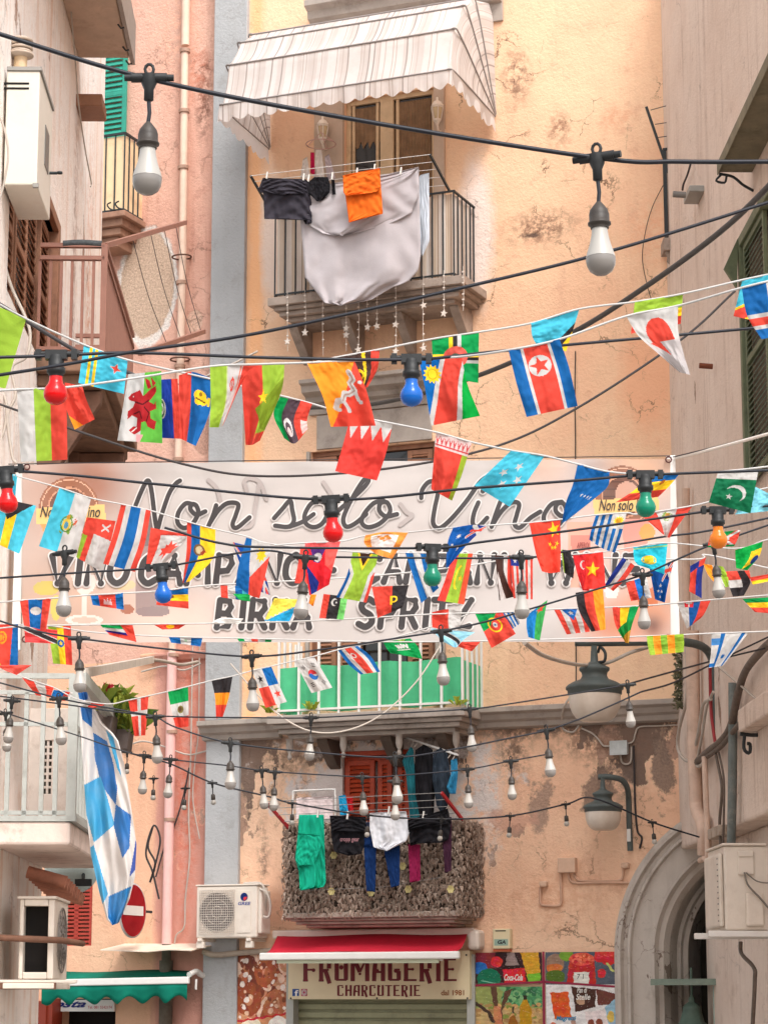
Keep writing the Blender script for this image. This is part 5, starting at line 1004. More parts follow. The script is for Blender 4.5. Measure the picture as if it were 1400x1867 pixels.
# rack beyond the brown balcony
t = thing('drying_rack', 'brown bracket rack with slack wires reaching from the brown balcony to the drainpipe', 'drying rack', K(250, 640, 24)); m = MB()
a0, a1, b0, b1 = K(192, 447, 23.2), K(338, 405, 27.5), K(255, 644, 23.2), K(372, 604, 27.5)
m.bar(a0, a1, .045, .05); m.bar(b0, b1, .04, .05); part('arm', m, M_rail, t); m = MB()
for f in (.3, .52, .7, .86): p, q = a0.lerp(a1, f), b0.lerp(b1, f+.08 if f < .8 else .95); m.tube(curve([p, p.lerp(q, .5)+Vector((-.02, 0, -.03)), q], 10), .0045, 5)
part('wire', m, M_bw, t)
# planters on the side of the grey balcony
M_plant = leafmat('leaf_plant', (70, 110, 40), (190, 196, 80)); rr = random.Random(17); M_pot = plain('planter_grey', (104, 92, 88), .6, .15, 6.)
for (px, py, Y, lb) in ((193, 1316, 20.8, 'grey planter box with a reddish flowering plant, upper one beside the checked flag'), (222, 1349, 21.2, 'grey planter box with spiky yellow green leaves, lower one left of the Danish flag')):
    c = K(px, py, Y); t = thing('planter', lb, 'planter', c, 0, 'planters beside the grey balcony'); m = MB(XF(0))
    m.add([(c.x+sx*w_, c.y+sy*.2, c.z+dz) for dz, w_ in ((-.1, .065), (.07, .085)) for sx, sy in ((-1, -1), (1, -1), (1, 1), (-1, 1))], [(3, 2, 1, 0), (0, 1, 5, 4), (1, 2, 6, 5), (2, 3, 7, 6), (3, 0, 4, 7), (4, 5, 6, 7)])
    part('box', m, M_pot, t, .006); m = MB(); tuft(m, c+Vector((0, 0, .05)), 70, .3, .32, rr, .02)
    for _ in range(60): tuft(m, c+Vector((rr.uniform(-.12, .2), rr.uniform(-.2, .2), rr.uniform(.02, .22))), 2, .12, .12, rr, .016)
    part('foliage', m, M_plant, t)
    if px < 200:
        m = MB(); tuft(m, c+Vector((.02, 0, .25)), 12, .12, .06, rr, .014); part('flower', m, plain('flower_red', (206, 50, 70), .6), t)
# long checked flag
NAP = [(142, 1262), (158, 1262), (170, 1286), (186, 1318), (205, 1336), (216, 1352), (226, 1392), (238, 1465), (249, 1540), (246, 1600), (236, 1640), (216, 1684), (205, 1688), (195, 1678), (181, 1628), (166, 1560), (157, 1480), (150, 1380)]
LB, DB = (58, 146, 188), (38, 100, 162)
NP = [([(145, 1280), (168, 1292), (168, 1327), (150, 1312)], DB), ([(170, 1336), (195, 1352), (206, 1390), (214, 1439), (211, 1468), (185, 1432), (173, 1384)], DB), ([(153, 1432), (183, 1416), (195, 1452), (209, 1504), (171, 1537), (158, 1487)], LB), ([(160, 1549), (171, 1541), (197, 1631), (187, 1650)], LB),
      ([(211, 1467), (239, 1487), (236, 1546), (223, 1566), (207, 1505)], DB), ([(198, 1635), (240, 1616), (218, 1686), (206, 1690), (197, 1673)], (30, 112, 170)), ([(193, 1330), (207, 1345), (222, 1418), (214, 1402)], LB), ([(248, 1530), (252, 1580), (236, 1600), (243, 1560)], (40, 70, 150)), ([(140, 1255), (160, 1255), (160, 1275), (146, 1280)], DB)]
m = MB(XF(17.7)); drape(m, NAP, XF(17.7), 0, .07, 2.0, 8, 90, 240, hang=.7, swag=.012)
t = top('checked_flag', m, M_print, 'long hanging flag with blue and white checks at the corner of the grey balcony', 'flag')
ff = paint((202, 195, 190), *[(poly(*p), c) for p, c in NP]); ys = [p[1] for p in NAP]; cols = []
for j in range(240):
    y = min(ys)+.02+(max(ys)-min(ys)-.04)*(j+.5)/240; sp = span(NAP, y); cols.append(ff(sp[0]+(sp[1]-sp[0])*(np.arange(90)+.5)/90, np.full(90, y)))
coat(t.data, np.vstack(cols))
# no entry sign, satellite dish, awnings below
NE = Frame(K(241, 1661, 30.6), math.atan2(.92, .39)); Mx = Matrix.Rotation(R(90), 3, 'X')
t = thing('no_entry_sign', 'round red no entry sign with a white bar half behind the checked flag', 'road sign', NE.M @ Vector((0, 0, -.34)), NE.ang)
m = MB(NE); m.lathe([(0, -.006), (.335, -.006), (.335, .012), (.0, .012)], (0, 0, 0), 40, Mx); part('rim', m, plain('sign_grey', (206, 200, 196), .4, .06), t)
m = MB(NE); m.lathe([(0, .0), (.315, .0)], (0, -.016, 0), 40, Mx); part('disc', m, plain('sign_red', (206, 22, 40), .35, .05), t)
m = MB(NE); m.box(-.25, .25, -.021, -.0175, -.058, .058); part('bar', m, M_white, t); m = MB(NE); m.bar((0, .03, 0), (.55, .03, .0), .03); part('bracket', m, M_iron, t)
t = thing('satellite_dish', 'pale blue grey satellite dish under the grey balcony slab', 'dish', K(132, 1590, 21.5)); c = K(132, 1582, 21.5); A = Matrix.Rotation(R(-100), 3, 'X')
m = MB(); m.lathe([(.24*s, -.06*(1-s*s)) for s in np.linspace(.02, 1, 9)], c, 30, A.to_3x3()); o = part('reflector', m, plain('dish_blue', (176, 192, 190), .5, .1, 4., dirt=((150, 160, 156), .5)), t); s = o.modifiers.new('solidify', 'SOLIDIFY'); s.thickness = .008
m = MB(); q = K(152, 1610, 21.3); m.box(q.x-.07, q.x+.07, q.y-.03, q.y+.03, q.z-.03, q.z+.03); m.tube([q, K(152, 1580, 21.6)], .015, 6); part('mount', m, M_iron, t)
m = MB(LW); z = zY(1612, 20)
for k in range(8):
    x = 2.3+k*.2; m.tube([(x, -.12, z+.06-k*.012), (x, -.42, z-.02-k*.012)], .05, 10)
top('tile_canopy', m, plain('terracotta', (186, 124, 100), .8, .25, 6., dirt=((120, 80, 66), .5)), 'little roof of terracotta tiles above the dark air conditioner', 'roof', ang=LW.ang)
m = MB(PK); z = PK.z(280, 1730, .1); x0, x1 = PK.x(188, 1736, .55), PK.x(352, 1736, .55)
m.add([(x0, -.62, z-.02), (x0+.65, -.60, z-.045), (x1-.3, -.62, z-.02), (x1, -.6, z-.035), (x1+.08, .03, z+.06), (x0, .03, z+.07), (x0, -.62, z-.032), (x0+.65, -.60, z-.057), (x1-.3, -.62, z-.032), (x1, -.6, z-.047), (x1+.08, .03, z+.048), (x0, .03, z+.058)], [(0, 1, 2, 3, 4, 5), (11, 10, 9, 8, 7, 6), (0, 6, 7, 1), (1, 7, 8, 2), (2, 8, 9, 3), (3, 9, 10, 4)])
top('sheet_canopy', m, plain('sheet_cream', (236, 220, 200), .5, .12, 3., dirt=((196, 168, 144), .4)), 'thin cream sheet metal canopy over the green awning', 'canopy', ang=PK.ang)
t = thing('shop_awning', 'green awning with a white front bar and scalloped valance at the lower left', 'awning', PK.W(230, 1790, .6), PK.ang); S = lambda px, py, o: PK.pt(px, py, o)
M_gaw = fabric('awning_green', (14, 122, 100), .12, trans=.1)
a0, a1, b0, b1 = S(120, 1772, .1), S(352, 1770, .1), S(118, 1793, .75), S(340, 1790, .75)
m = MB(PK); grid_mb(m, [[a0.lerp(a1, s).lerp(b0.lerp(b1, s), f)+Vector((0, 0, -.03*math.sin(3.14*f)-.012*math.sin(7*s+2*f))) for s in np.linspace(0, 1, 24)] for f in np.linspace(0, 1, 8)]); o = part('cloth', m, M_gaw, t); o.modifiers.new('solidify', 'SOLIDIFY').thickness = .004
m = MB(PK); m.bar(S(100, 1793, .76), S(345, 1788, .76), .05, .085); part('front_bar', m, M_white, t, .012)
m = MB(PK); G = [[], [], [], []]; p0, p1 = S(76, 1800, .77), S(341, 1794, .77)
for s in np.linspace(0, 1, 140):
    p = p0.lerp(p1, s); d = .185+.045*math.sin(s*math.pi*12+.4); wv = .035*math.sin(s*19)+.02*math.sin(s*41)
    for k, q in enumerate((0, .35, .7, 1)): G[k].append(p+Vector((0, wv*q, -d*q)))
grid_mb(m, G); o = part('valance', m, M_gaw, t); o.modifiers.new('solidify', 'SOLIDIFY').thickness = .004
m = MB(PK); m.tube(curve([S(345, 1778, .5), S(358, 1772, .3), S(366, 1778, .2), S(378, 1782, .1)], 12), .035, 8); m.tube([S(358, 1786, .5), S(357, 1805, .5)], .015, 6); part('arm', m, M_white, t)
t = thing('shop_sign', 'white strip sign with blue lettering under the green awning', 'sign', PK.W(160, 1842, .05), PK.ang); m = MB(PK); a, b = S(86, 1845, .05), S(208, 1824, .05); m.box(a.x, b.x, -.05, -.01, a.z, b.z); part('panel', m, M_white, t)
text('lettering', 'osta', 97, 157, 1838, 1826, PK, .055, plain('letter_navy', (24, 36, 110), .5), t, .5, .03); text('lettering', 'Tel. 081 5542174', 160, 204, 1840, 1835, PK, .055, plain('letter_red', (190, 50, 60), .5), t)
m = MB(PK); a, b = S(4, 1900, .3), S(84, 1826, .3); m.box(a.x, b.x, -.3, .0, GROUND, b.z); a, b = S(84, 1900, .2), S(100, 1824, .2); m.box(a.x+.002, b.x, -.26, 0, GROUND, b.z+.02); top('cabinet', m, plain('cabinet_red', (130, 48, 30), .45, .12, 4.), 'dark red brown cabinet at the bottom left corner', 'cabinet', ang=PK.ang, bev=.01)
m = MB(); m.tube(curve([K(278, 1510, 29.6), K(270, 1545, 29.6), K(283, 1575, 29.6), K(273, 1610, 29.6), K(285, 1570, 29.6), K(292, 1530, 29.6), K(280, 1506, 29.6), K(266, 1555, 29.6), K(278, 1590, 29.6), K(290, 1640, 29.6)], 60), .012, 6); top('cable_coil', m, M_bw, 'tangled coil of dark bulb cable hanging beside the pink drainpipe', 'cable')
t = thing('gutter_bar', 'pale metal awning bar sloping from the grey balcony post to the drainpipe', 'bar', K(200, 1220, 22)); m = MB(); m.bar(K(150, 1228, 18.3), K(277, 1203, 26), .05, .07); part('rail', m, plain('bar_pale', (222, 210, 198), .5, .15, 6.), t); m = MB(); m.tube(curve([K(277, 1203, 26), K(300, 1206, 27), K(330, 1212, 28), K(360, 1207, 29)], 14), .02, 6); part('cable', m, M_gw, t)
t = thing('gutter_bar', 'grey diagonal strut from the corner post of the grey balcony down towards the planters', 'bar', K(185, 1290, 20)); m = MB(); m.bar(K(151, 1236, 18.3), K(214, 1312, 21.3), .05, .09); part('strut', m, M_grail, t)
for nm, lb, pts, r in (('wall_cable', 'thin cable on the lower pink wall right of the drainpipe, upper one', [(352, 1150), (350, 1250), (348, 1370), (344, 1480), (346, 1560), (338, 1640), (336, 1690), (322, 1705), (318, 1722)], .01), ('wall_cable', 'thin cable beside the grey pilaster on the pink wall', [(364, 1160), (362, 1330), (356, 1385), (352, 1460), (364, 1530)], .008), ('wall_cable', 'loose wires bunched where the drainpipe meets the pink wall below the banner', [(258, 1225), (300, 1215), (335, 1222), (366, 1210)], .012), ('wall_cable', 'tangled wires crossing the pink wall below the planters', [(232, 1360), (262, 1352), (300, 1362), (340, 1376), (368, 1372), (400, 1362)], .012), ('wall_cable', 'dark cable sloping down the pink wall to the bulb coil', [(345, 1400), (335, 1450), (320, 1500), (300, 1545), (284, 1600)], .01)): wire(nm, lb, 'cable', pts, r, M_gw if 'dark' not in lb else M_bw, PK, .06)
# ---------------------------------------------------------------- right side
t = thing('iron_rack', 'dark iron arm and posts of a hidden balcony beside the right wall', 'rack', K(1215, 470, 28.4)); m = MB(); Y = 28.3
for p, q, w_ in (((1178, 194), (1226, 335), .03), ((1208, 272), (1230, 270), .03), ((1211, 275), (1215, 432), .045), ((1221, 300), (1222, 425), .02), ((1186, 200), (1226, 189), .008), ((1194, 226), (1226, 221), .008), ((1200, 250), (1226, 246), .008)): m.bar(K(*p, Y), K(*q, Y), w_)
part('frame', m, M_iron, t); m = MB(); a = K(1219, 452, Y); m.box(a.x-.07, a.x+.1, a.y-.1, a.y+.2, a.z-.05, a.z+.1); m.lathe([(0, -.2), (.03, -.17), (.02, -.12), (.05, -.06), (.05, -.05)], a, 10); part('slab', m, M_slab, t)
wire('wall_cable', 'thin cable sagging across the upper right of the peach wall', 'cable', [(1210, 335), (1190, 375), (1177, 420), (1171, 470), (1180, 520), (1192, 560)], .005, M_bw, FA, .05)
t = wbox('wall_spotlight', 'small grey spotlight on the plain right wall near the corner', 'spotlight', 1246, 1257, 348, 361, .16, plain('spot_grey', (150, 148, 142), .5), .01, RW); m = MB(RW); p = RW.pt(1250, 355, .2); m.tube([p+Vector((.0, 0, 0)), p+Vector((-.0, -.14, .01))], .035, 10); part('lamp', m, plain('spot_dark', (120, 118, 114), .4), t)
wire('wall_cable', 'short black cable above the grey spotlight', 'cable', [(1259, 298), (1253, 318), (1246, 335), (1244, 346)], .012, M_bw, RW, .05)
m = MB(RW); p = RW.pt(1299, 668, .03); m.tube([p, p+Vector((0, -.14, .01))], .03, 8); top('wall_bolt', m, plain('bolt_rust', (120, 66, 44), .8), 'rusty bolt stub in the middle of the plain right wall', 'bolt', ang=RW.ang)
M_pipeg, M_pipeb = plain('conduit_grey', (112, 120, 118), .5, .25, 9., dirt=((170, 160, 148), .5)), plain('pipe_beige2', (214, 184, 164), .6, .15, 6., dirt=((170, 140, 122), .5))
wire('downpipe', 'thick beige drainpipe on the right corner below the banner', 'pipe', [(1262, 1150), (1264, 1300), (1268, 1440), (1271, 1480), (1283, 1510), (1284, 1560)], .075, M_pipeb, RW, .1)
wire('conduit', 'thin beige pipe to the right of the thick corner drainpipe', 'pipe', [(1284, 1380), (1287, 1460), (1290, 1560), (1283, 1566), (1276, 1570)], .03, M_pipeb, RW, .12)
wire('conduit', 'weathered grey conduit on the right wall ending above the beige air conditioner', 'pipe', [(1336, 1245), (1336, 1330), (1335, 1440), (1333, 1545)], .045, M_pipeg, RW, .08)
wire('conduit', 'narrow red cable beside the lamp arm on the right wall', 'cable', [(1294, 1212), (1296, 1290), (1300, 1330), (1306, 1370)], .018, plain('cable_red', (150, 40, 44), .5), RW, .08)
wire('downpipe', 'beige drainpipe seen beside the right end of the banner', 'pipe', [(1250, 890), (1250, 1000), (1252, 1150), (1253, 1200)], .045, M_pipeb, RW, .08)
t = wbox('junction_box', 'rusty junction box among the cables on the right wall', 'junction box', 1290, 1310, 1504, 1532, .12, plain('box_rusty', (176, 160, 144), .7, .3, 8., dirt=((120, 70, 50), .6)), .01, RW)
for lb, pts, r in (('thick bundle of cables rising to the right edge beside the conduit', [(1272, 1388), (1290, 1372), (1318, 1348), (1334, 1318), (1346, 1262), (1360, 1222), (1385, 1190), (1404, 1172)], .04), ('grey cable looping down from the lamp arm to the beige drainpipe', [(1252, 1180), (1252, 1270), (1238, 1330), (1236, 1365), (1248, 1385), (1272, 1393)], .02), ('pale cable loop beside the rusty box bracket', [(1296, 1275), (1282, 1285), (1274, 1330), (1266, 1378), (1272, 1398), (1286, 1388)], .018),
    ('light cable looping behind the other loops at the right corner', [(1300, 1262), (1288, 1290), (1280, 1340), (1268, 1396), (1260, 1390), (1262, 1375)], .016), ('cable crossing the right wall below the bundle', [(1268, 1392), (1310, 1365), (1340, 1330), (1372, 1296), (1404, 1268)], .028), ('straight pale cable stay running down from the blue striped flag', [(1297, 1205), (1350, 1250), (1404, 1298)], .012), ('dark wires hanging beside the rusty box', [(1304, 1372), (1310, 1400), (1316, 1440), (1312, 1500), (1314, 1545)], .016), ('brown wires hanging left of the weathered conduit', [(1310, 1372), (1318, 1410), (1320, 1450), (1318, 1540)], .012), ('black cable below the beige air conditioner', [(1350, 1718), (1352, 1740), (1374, 1765), (1376, 1790), (1372, 1870)], .02)): wire('wall_cable', lb, 'cable', pts, r, M_gw if ('pale' in lb or 'light' in lb or 'grey' in lb) else plain('cable_brown', (110, 96, 86), .7, .3, 14.), RW, .09, n=50)
rr = random.Random(23); m = MB()
for _ in range(420):
    y = rr.uniform(1172, 1292); c = K(1240+rr.uniform(-9, 9), y, 28.1+rr.uniform(-.08, .08)); u = Vector((rr.uniform(-1, 1), rr.uniform(-1, .2), rr.uniform(-1, .4))).normalized(); v = u.cross(Vector((rr.uniform(-1, 1), rr.uniform(-1, 1), .3))).normalized(); s = .04
    m.add([c, c+u*s*.6+v*s*.45, c+u*s*1.5, c+u*s*.6-v*s*.45], [(0, 1, 2, 3)])
top('leaf_garland', m, leafmat('leaf_grey', (84, 88, 66), (150, 146, 116)), 'narrow hanging garland of grey green leaves at the right corner', 'garland')
t = fthing('door_canopy', 'thin grey green metal shelf across the arch on the right', 'canopy', 1250, 1795, .5); m = MB(FA); a, b = P(1186, 1789, .5), P(1306, 1789, .5); m.box(a.x, b.x, -.5, .3, a.z-.03, a.z+.02); m.box(a.x, b.x, -.51, -.502, a.z-.05, a.z+.0); part('sheet', m, plain('sheet_green', (128, 142, 128), .5, .2, 6.), t); m = MB(FA); a = P(1300, 1789, .4); m.box(a.x-.02, a.x+.16, -.35, -.3, GROUND, a.z-.06); part('side_panel', m, plain('panel_aqua', (160, 184, 174), .4, .1), t)
t = fthing('lantern', 'old green copper lantern under the metal shelf at the bottom right', 'lantern', 1262, 1870, .3); c = P(1262, 1868, .3); m = MB(FA); M_cop = plain('copper_green', (86, 106, 94), .6, .25, 8.); q = lambda L: [(r*.0072, h*.0072) for r, h in L]
A4 = Matrix.Rotation(R(45), 3, 'Z'); m.lathe(q([(26, -4), (26, 0), (22, 3), (16, 22), (17, 24), (12, 30), (5, 34), (6, 38), (2, 44), (2, 46)]), c, 4, A4); part('roof', m, M_cop, t); m = MB(FA); m.lathe(q([(22, -5), (14, -50)]), c, 4, A4); part('glass', m, plain('lantern_glass2', (120, 140, 130), .2, .2), t); m = MB(FA); m.tube([c+Vector((0, 0, .3)), c+Vector((0, 0, .62))], .014, 6); part('hanger', m, M_cop, t)
# ================================================================ THE BANNER ACROSS THE STREET
PXL, PXR, PYT, PYB = 40, 1222, 836, 1170
class Sheet(Frame):            # the banner's own slightly creased surface: print and cloth share it
    def pt(s, px, py, off=0.):
        p = Frame.pt(s, px, py, off); u, v = (px-PXL)/(PXR-PXL), (py-PYT)/(PYB-PYT)
        p.y += .022*math.sin(u*8+.5)*math.sin(3.1*v)+.010*math.exp(-(v/.07)**2)*math.sin(u*55)+.018*pnoise.noise(Vector((u*7+v*3.5, v*2.2-u*4, 2.)))+.006*pnoise.noise(Vector((u*22+v*5, v*5-u*9, 5.)))+.03*math.exp(-(u/.05)**2-(v/.15)**2)+.03*math.exp(-((1-u)/.05)**2-(v/.15)**2)
        return p
BN = Sheet((0, 18.3, 0), -.05); M_ink, M_halo = plain('banner_ink', (58, 53, 53), .5, .08), plain('banner_halo', (212, 204, 200), .5, .03); M_ghost = plain('banner_ghost', (164, 153, 149), .5, .03)
BT = thing('banner', 'wide printed banner with Non solo Vino lettering stretched across the street', 'banner', BN.W(630, 1172, 0), BN.ang)
PXL, PXR, PYT, PYB = 40, 1222, 836, 1170
def px_(f): return lambda u, v: f(PXL+(PXR-PXL)*u, PYT+(PYB-PYT)*v)
def gr(c0, c1, ax, p0, p1):
    c0, c1 = np.array(lin(c0)), np.array(lin(c1)); return lambda u, v: c0+(c1-c0)*np.clip((((u if ax == 'x' else v)-p0)/(p1-p0)), 0, 1)[..., None]
def soft(base, spots):
    def f(u, v):
        c = np.empty(u.shape+(3,)); c[:] = lin(base)
        for cx, cy, rx, ry, col in spots:
            w_ = np.exp(-(((u-cx)/rx)**2+((v-cy)/ry)**2))[..., None]; c = c*(1-w_)+np.array(lin(col))*w_
        return c
    return f
bgf = soft((184, 177, 173), [(90, 900, 130, 150, (186, 156, 142)), (120, 1100, 170, 90, (186, 152, 132)), (320, 1120, 120, 60, (214, 180, 164)), (170, 870, 60, 60, (160, 110, 90)), (1150, 850, 120, 60, (214, 168, 138)), (1050, 860, 60, 60, (196, 186, 184)), (990, 850, 50, 40, (216, 180, 160)), (1100, 980, 130, 70, (218, 176, 162)), (1180, 1110, 70, 60, (206, 138, 100)), (1120, 1140, 60, 40, (196, 120, 84)), (1190, 1140, 20, 20, (120, 80, 66)), (830, 1010, 200, 160, (186, 177, 173)), (560, 1020, 220, 160, (188, 178, 173)), (1190, 1020, 50, 60, (226, 196, 184))])
WD, WD2, GLs, PAR = (150, 98, 74), (110, 72, 58), (222, 196, 186), (232, 190, 120)
def barrel(cx, cy, s):
    return [(disc(cx, cy, 58*s, 60*s), WD), (disc(cx, cy, 54*s, 56*s), (226, 178, 150)), (disc(cx, cy, 52*s, 54*s), WD), (disc(cx, cy, 40*s, 42*s), WD2)]+[(line([(cx-38*s, cy-30*s+k*14*s), (cx+38*s, cy-30*s+k*14*s)], 1.), (88, 58, 48)) for k in range(5)]+[(ring(cx, cy, 41*s, 38*s), (206, 150, 120)), (disc(cx+8*s, cy-6*s, 22*s, 24*s), (196, 150, 130))]
Ls = [(lambda u, v: u > -1, bgf)]+barrel(125, 918, .95)+barrel(1135, 905, .95)
Ls += [(poly((64, 918), (190, 912), (192, 940), (66, 948)), PAR), (poly((72, 948), (96, 946), (92, 975), (80, 965)), (214, 150, 90)), (poly((1080, 910), (1200, 905), (1202, 930), (1084, 936)), PAR), (poly((248, 985), (290, 985), (308, 1115), (246, 1115)), (150, 128, 124)), (disc(278, 1112, 31, 10), (140, 120, 118)), (poly((262, 925), (282, 925), (286, 990), (256, 990)), (120, 104, 104)),
  (poly((128, 1042), (182, 1042), (170, 1072), (158, 1082), (158, 1122), (150, 1122), (150, 1082), (138, 1070)), GLs), (disc(154, 1128, 34, 10), (226, 206, 196)), (disc(154, 1128, 24, 6), (206, 176, 160)), (disc(84, 1068, 24, 14), (190, 170, 90)), (disc(102, 1105, 10, 24), (200, 180, 96)), (disc(232, 1108, 12, 9), (160, 104, 84)), (disc(225, 1062, 22, 10), (204, 178, 140)),
  (poly((1034, 950), (1080, 950), (1076, 1010), (1070, 1070), (1040, 1070), (1036, 1010)), (224, 160, 140)), (poly((1132, 945), (1184, 945), (1178, 1010), (1140, 1010)), (226, 150, 136)), (poly((1040, 975), (1078, 975), (1075, 1005), (1042, 1005)), (206, 130, 116)), (disc(1180, 970, 14, 16), (226, 160, 90)), (poly((1090, 1040), (1140, 1040), (1124, 1090), (1106, 1090)), (232, 206, 196)), (poly((1160, 1085), (1190, 1070), (1200, 1100), (1170, 1112)), (196, 110, 70))]
m = MB(BN); NU, NV = 520, 150; BG = []
for j in range(NV+1):
    row = []
    for i in range(NU+1):
        u, v = i/NU, j/NV; p = BN.pt(PXL+(PXR-PXL)*u, PYT+10*(1-u)+(PYB-PYT-8*(1-u))*v, 0); row.append(p)
    BG.append(row)
grid_mb(m, BG); bo = part('cloth', m, M_print, BT); uu, vv = np.meshgrid((np.arange(NU)+.5)/NU, (np.arange(NV)+.5)/NV); coat(bo.data, px_(paint((220, 206, 200), *Ls))(uu, vv).reshape(-1, 3))
NSV = [[(247, 921), (256, 899), (266, 879), (272, 878), (277, 900), (283, 950), (287, 963), (294, 940), (308, 900), (320, 882), (328, 876)],
  [(352, 919), (338, 918), (325, 935), (324, 953), (335, 962), (350, 955), (361, 936), (358, 922), (350, 919), (347, 928), (358, 938), (374, 932)], [(394, 921), (388, 940), (379, 960)], [(381, 955), (398, 930), (415, 917), (434, 919), (430, 938), (424, 956), (432, 962), (455, 943)],
  [(500, 945), (515, 928), (529, 913), (533, 930), (536, 950), (526, 961), (502, 959)], [(528, 961), (552, 952), (572, 938)], [(584, 914), (568, 918), (556, 938), (558, 955), (572, 962), (588, 955), (598, 935), (594, 919), (584, 914)], [(596, 950), (630, 920), (660, 893), (672, 877), (666, 873), (652, 892), (634, 925), (626, 948), (632, 961), (648, 955), (668, 938)],
  [(700, 914), (682, 918), (664, 938), (660, 954), (672, 962), (694, 954), (711, 934), (706, 917), (694, 918), (692, 932), (704, 942), (724, 938)], [(768, 908), (770, 893), (782, 879), (796, 880), (799, 895), (792, 930), (790, 955), (802, 963), (824, 945), (850, 914), (874, 880), (892, 866)],
  [(872, 916), (864, 936), (862, 955), (872, 960), (888, 944)], [(912, 914), (904, 936), (896, 960)], [(898, 956), (914, 932), (932, 916), (946, 918), (942, 938), (938, 955), (948, 961), (966, 944), (985, 932)], [(1024, 914), (1006, 918), (992, 938), (994, 955), (1006, 962), (1022, 952), (1032, 932), (1027, 917), (1016, 918), (1013, 930), (1024, 940), (1040, 936)]]
m = MB(BN); m2 = MB(BN); ka = kb = 0
for s in NSV: ka = ribbon(m, s, 13, BN, .009, k0=ka); kb = ribbon(m2, s, 8.2, BN, .013, k0=kb)
ka = ribbon(m, [(880, 895), (882, 892)], 14, BN, .009, False, k0=ka); kb = ribbon(m2, [(880, 895), (882, 892)], 9, BN, .013, False, k0=kb)
part('lettering_halo', m, M_halo, BT); part('lettering', m2, M_ink, BT)
m = MB(BN); kb = 0
for s in ([(380, 875), (395, 890), (402, 915)], [(450, 895), (446, 878), (456, 872), (474, 880), (486, 910)], [(474, 880), (466, 920), (460, 955), (444, 962), (434, 955)], [(590, 880), (598, 892), (612, 915)], [(730, 920), (742, 935), (752, 940), (740, 950), (730, 958)]): kb = ribbon(m, s, 8, BN, .008, k0=kb)
part('show_through', m, M_ghost, BT)
BL_ = {'V': [[(0, 0), (.4, 1), (.95, 0)]], 'I': [[(.5, 0), (.5, 1)]], 'N': [[(.1, 1), (.12, 0), (.85, 1), (.9, 0)]], 'O': [[(.5, 0), (.1, .25), (.08, .75), (.45, 1), (.85, .8), (.92, .3), (.5, 0)]], 'C': [[(.9, .15), (.55, 0), (.15, .25), (.1, .75), (.45, 1), (.88, .85)]], 'A': [[(.05, 1), (.5, 0), (.92, 1)], [(.25, .65), (.78, .65)]], 'M': [[(.04, 1), (.15, 0), (.5, .7), (.85, 0), (.95, 1)]], 'P': [[(.12, 1), (.15, 0), (.75, .05), (.85, .3), (.65, .55), (.16, .58)]], 'W': [[(.02, 0), (.22, 1), (.5, .3), (.75, 1), (.98, 0)]], 'E': [[(.85, 0), (.15, .02), (.12, 1), (.82, 1)], [(.14, .5), (.7, .5)]],
  'B': [[(.15, 0), (.12, 1), (.7, .95), (.85, .72), (.65, .5), (.16, .48)], [(.15, 0), (.65, .03), (.78, .25), (.6, .48)]], 'R': [[(.12, 1), (.15, 0), (.75, .05), (.82, .3), (.6, .52), (.18, .54)], [(.5, .54), (.9, 1)]], 'S': [[(.85, .12), (.5, 0), (.18, .2), (.3, .42), (.7, .58), (.82, .82), (.5, 1), (.1, .9)]], 'T': [[(.5, 0), (.5, 1)], [(.02, .02), (.98, .02)]], 'Z': [[(.1, .02), (.9, .02), (.1, .98), (.92, .98)]], '-': [[(.1, .55), (.85, .55)]]}
m, m2 = MB(BN), MB(BN); ka = kb = 0
for word, x0, x1, y0, y1 in (('VINO', 92, 240, 1013, 1063), ('CAMPANO', 254, 562, 1012, 1063), ('-', 594, 614, 1012, 1063), ('CAMPANIA', 660, 968, 1012, 1062), ('WINE', 996, 1182, 1011, 1062), ('BIRRA', 393, 575, 1094, 1144), ('-', 602, 624, 1094, 1144), ('SPRITZ', 652, 866, 1093, 1143)):
    cw = [(.5 if c == 'I' else 1.2 if c in 'MW' else 1) for c in word]; u = (x1-x0)/sum(cw); x = x0
    for c, q in zip(word, cw):
        for s in BL_[c]:
            pts = [(x+u*q*.84*px0+(1-py0)*5-2, y0+py0*(y1-y0)) for px0, py0 in s]; sm = c in 'OCS'
            ka = ribbon(m, pts, 17.5, BN, .009, sm, k0=ka)+1; kb = ribbon(m2, pts, 11.6, BN, .014, sm, k0=kb)+1
            for (a, b) in pts[1:-1]:
                if not sm: ka += 1; kb += 1; m.add([BN.pt(a+8.75*math.cos(t_), b+8.75*math.sin(t_), .009+5e-6*ka) for t_ in np.linspace(0, 6.283, 13)[:-1]], [tuple(range(12))]); m2.add([BN.pt(a+5.8*math.cos(t_), b+5.8*math.sin(t_), .014+5e-6*kb) for t_ in np.linspace(0, 6.283, 13)[:-1]], [tuple(range(12))])
        x += u*q
    part('lettering_halo', m, M_halo, BT); part('lettering', m2, M_ink, BT); m, m2 = MB(BN), MB(BN)
for x0, x1, y0, y1, wd in ((72, 182, 942, 922, 'Non solo Vino'), (1092, 1190, 930, 910, 'Non solo Vino')): text('scroll_lettering', wd, x0, x1, y0, y1, BN, .008, M_ink, BT, .3, .01)
text('scroll_lettering', 'APEROL', 1052, 1076, 998, 988, BN, .008, plain('ink_red', (150, 70, 66), .5), BT, .1, .01)
m = MB(BN)
for x, yt, yb in ((28, 846, 1185), (1231, 829, 1172)): m = MB(BN); a, b = BN.pt(x, yb, -.02), BN.pt(x, yt, -.02); m.box(a.x-.035, a.x+.035, .03, .075, a.z, b.z); part('pole', m, M_white, BT, .005); m = MB(BN)
m = MB(BN)
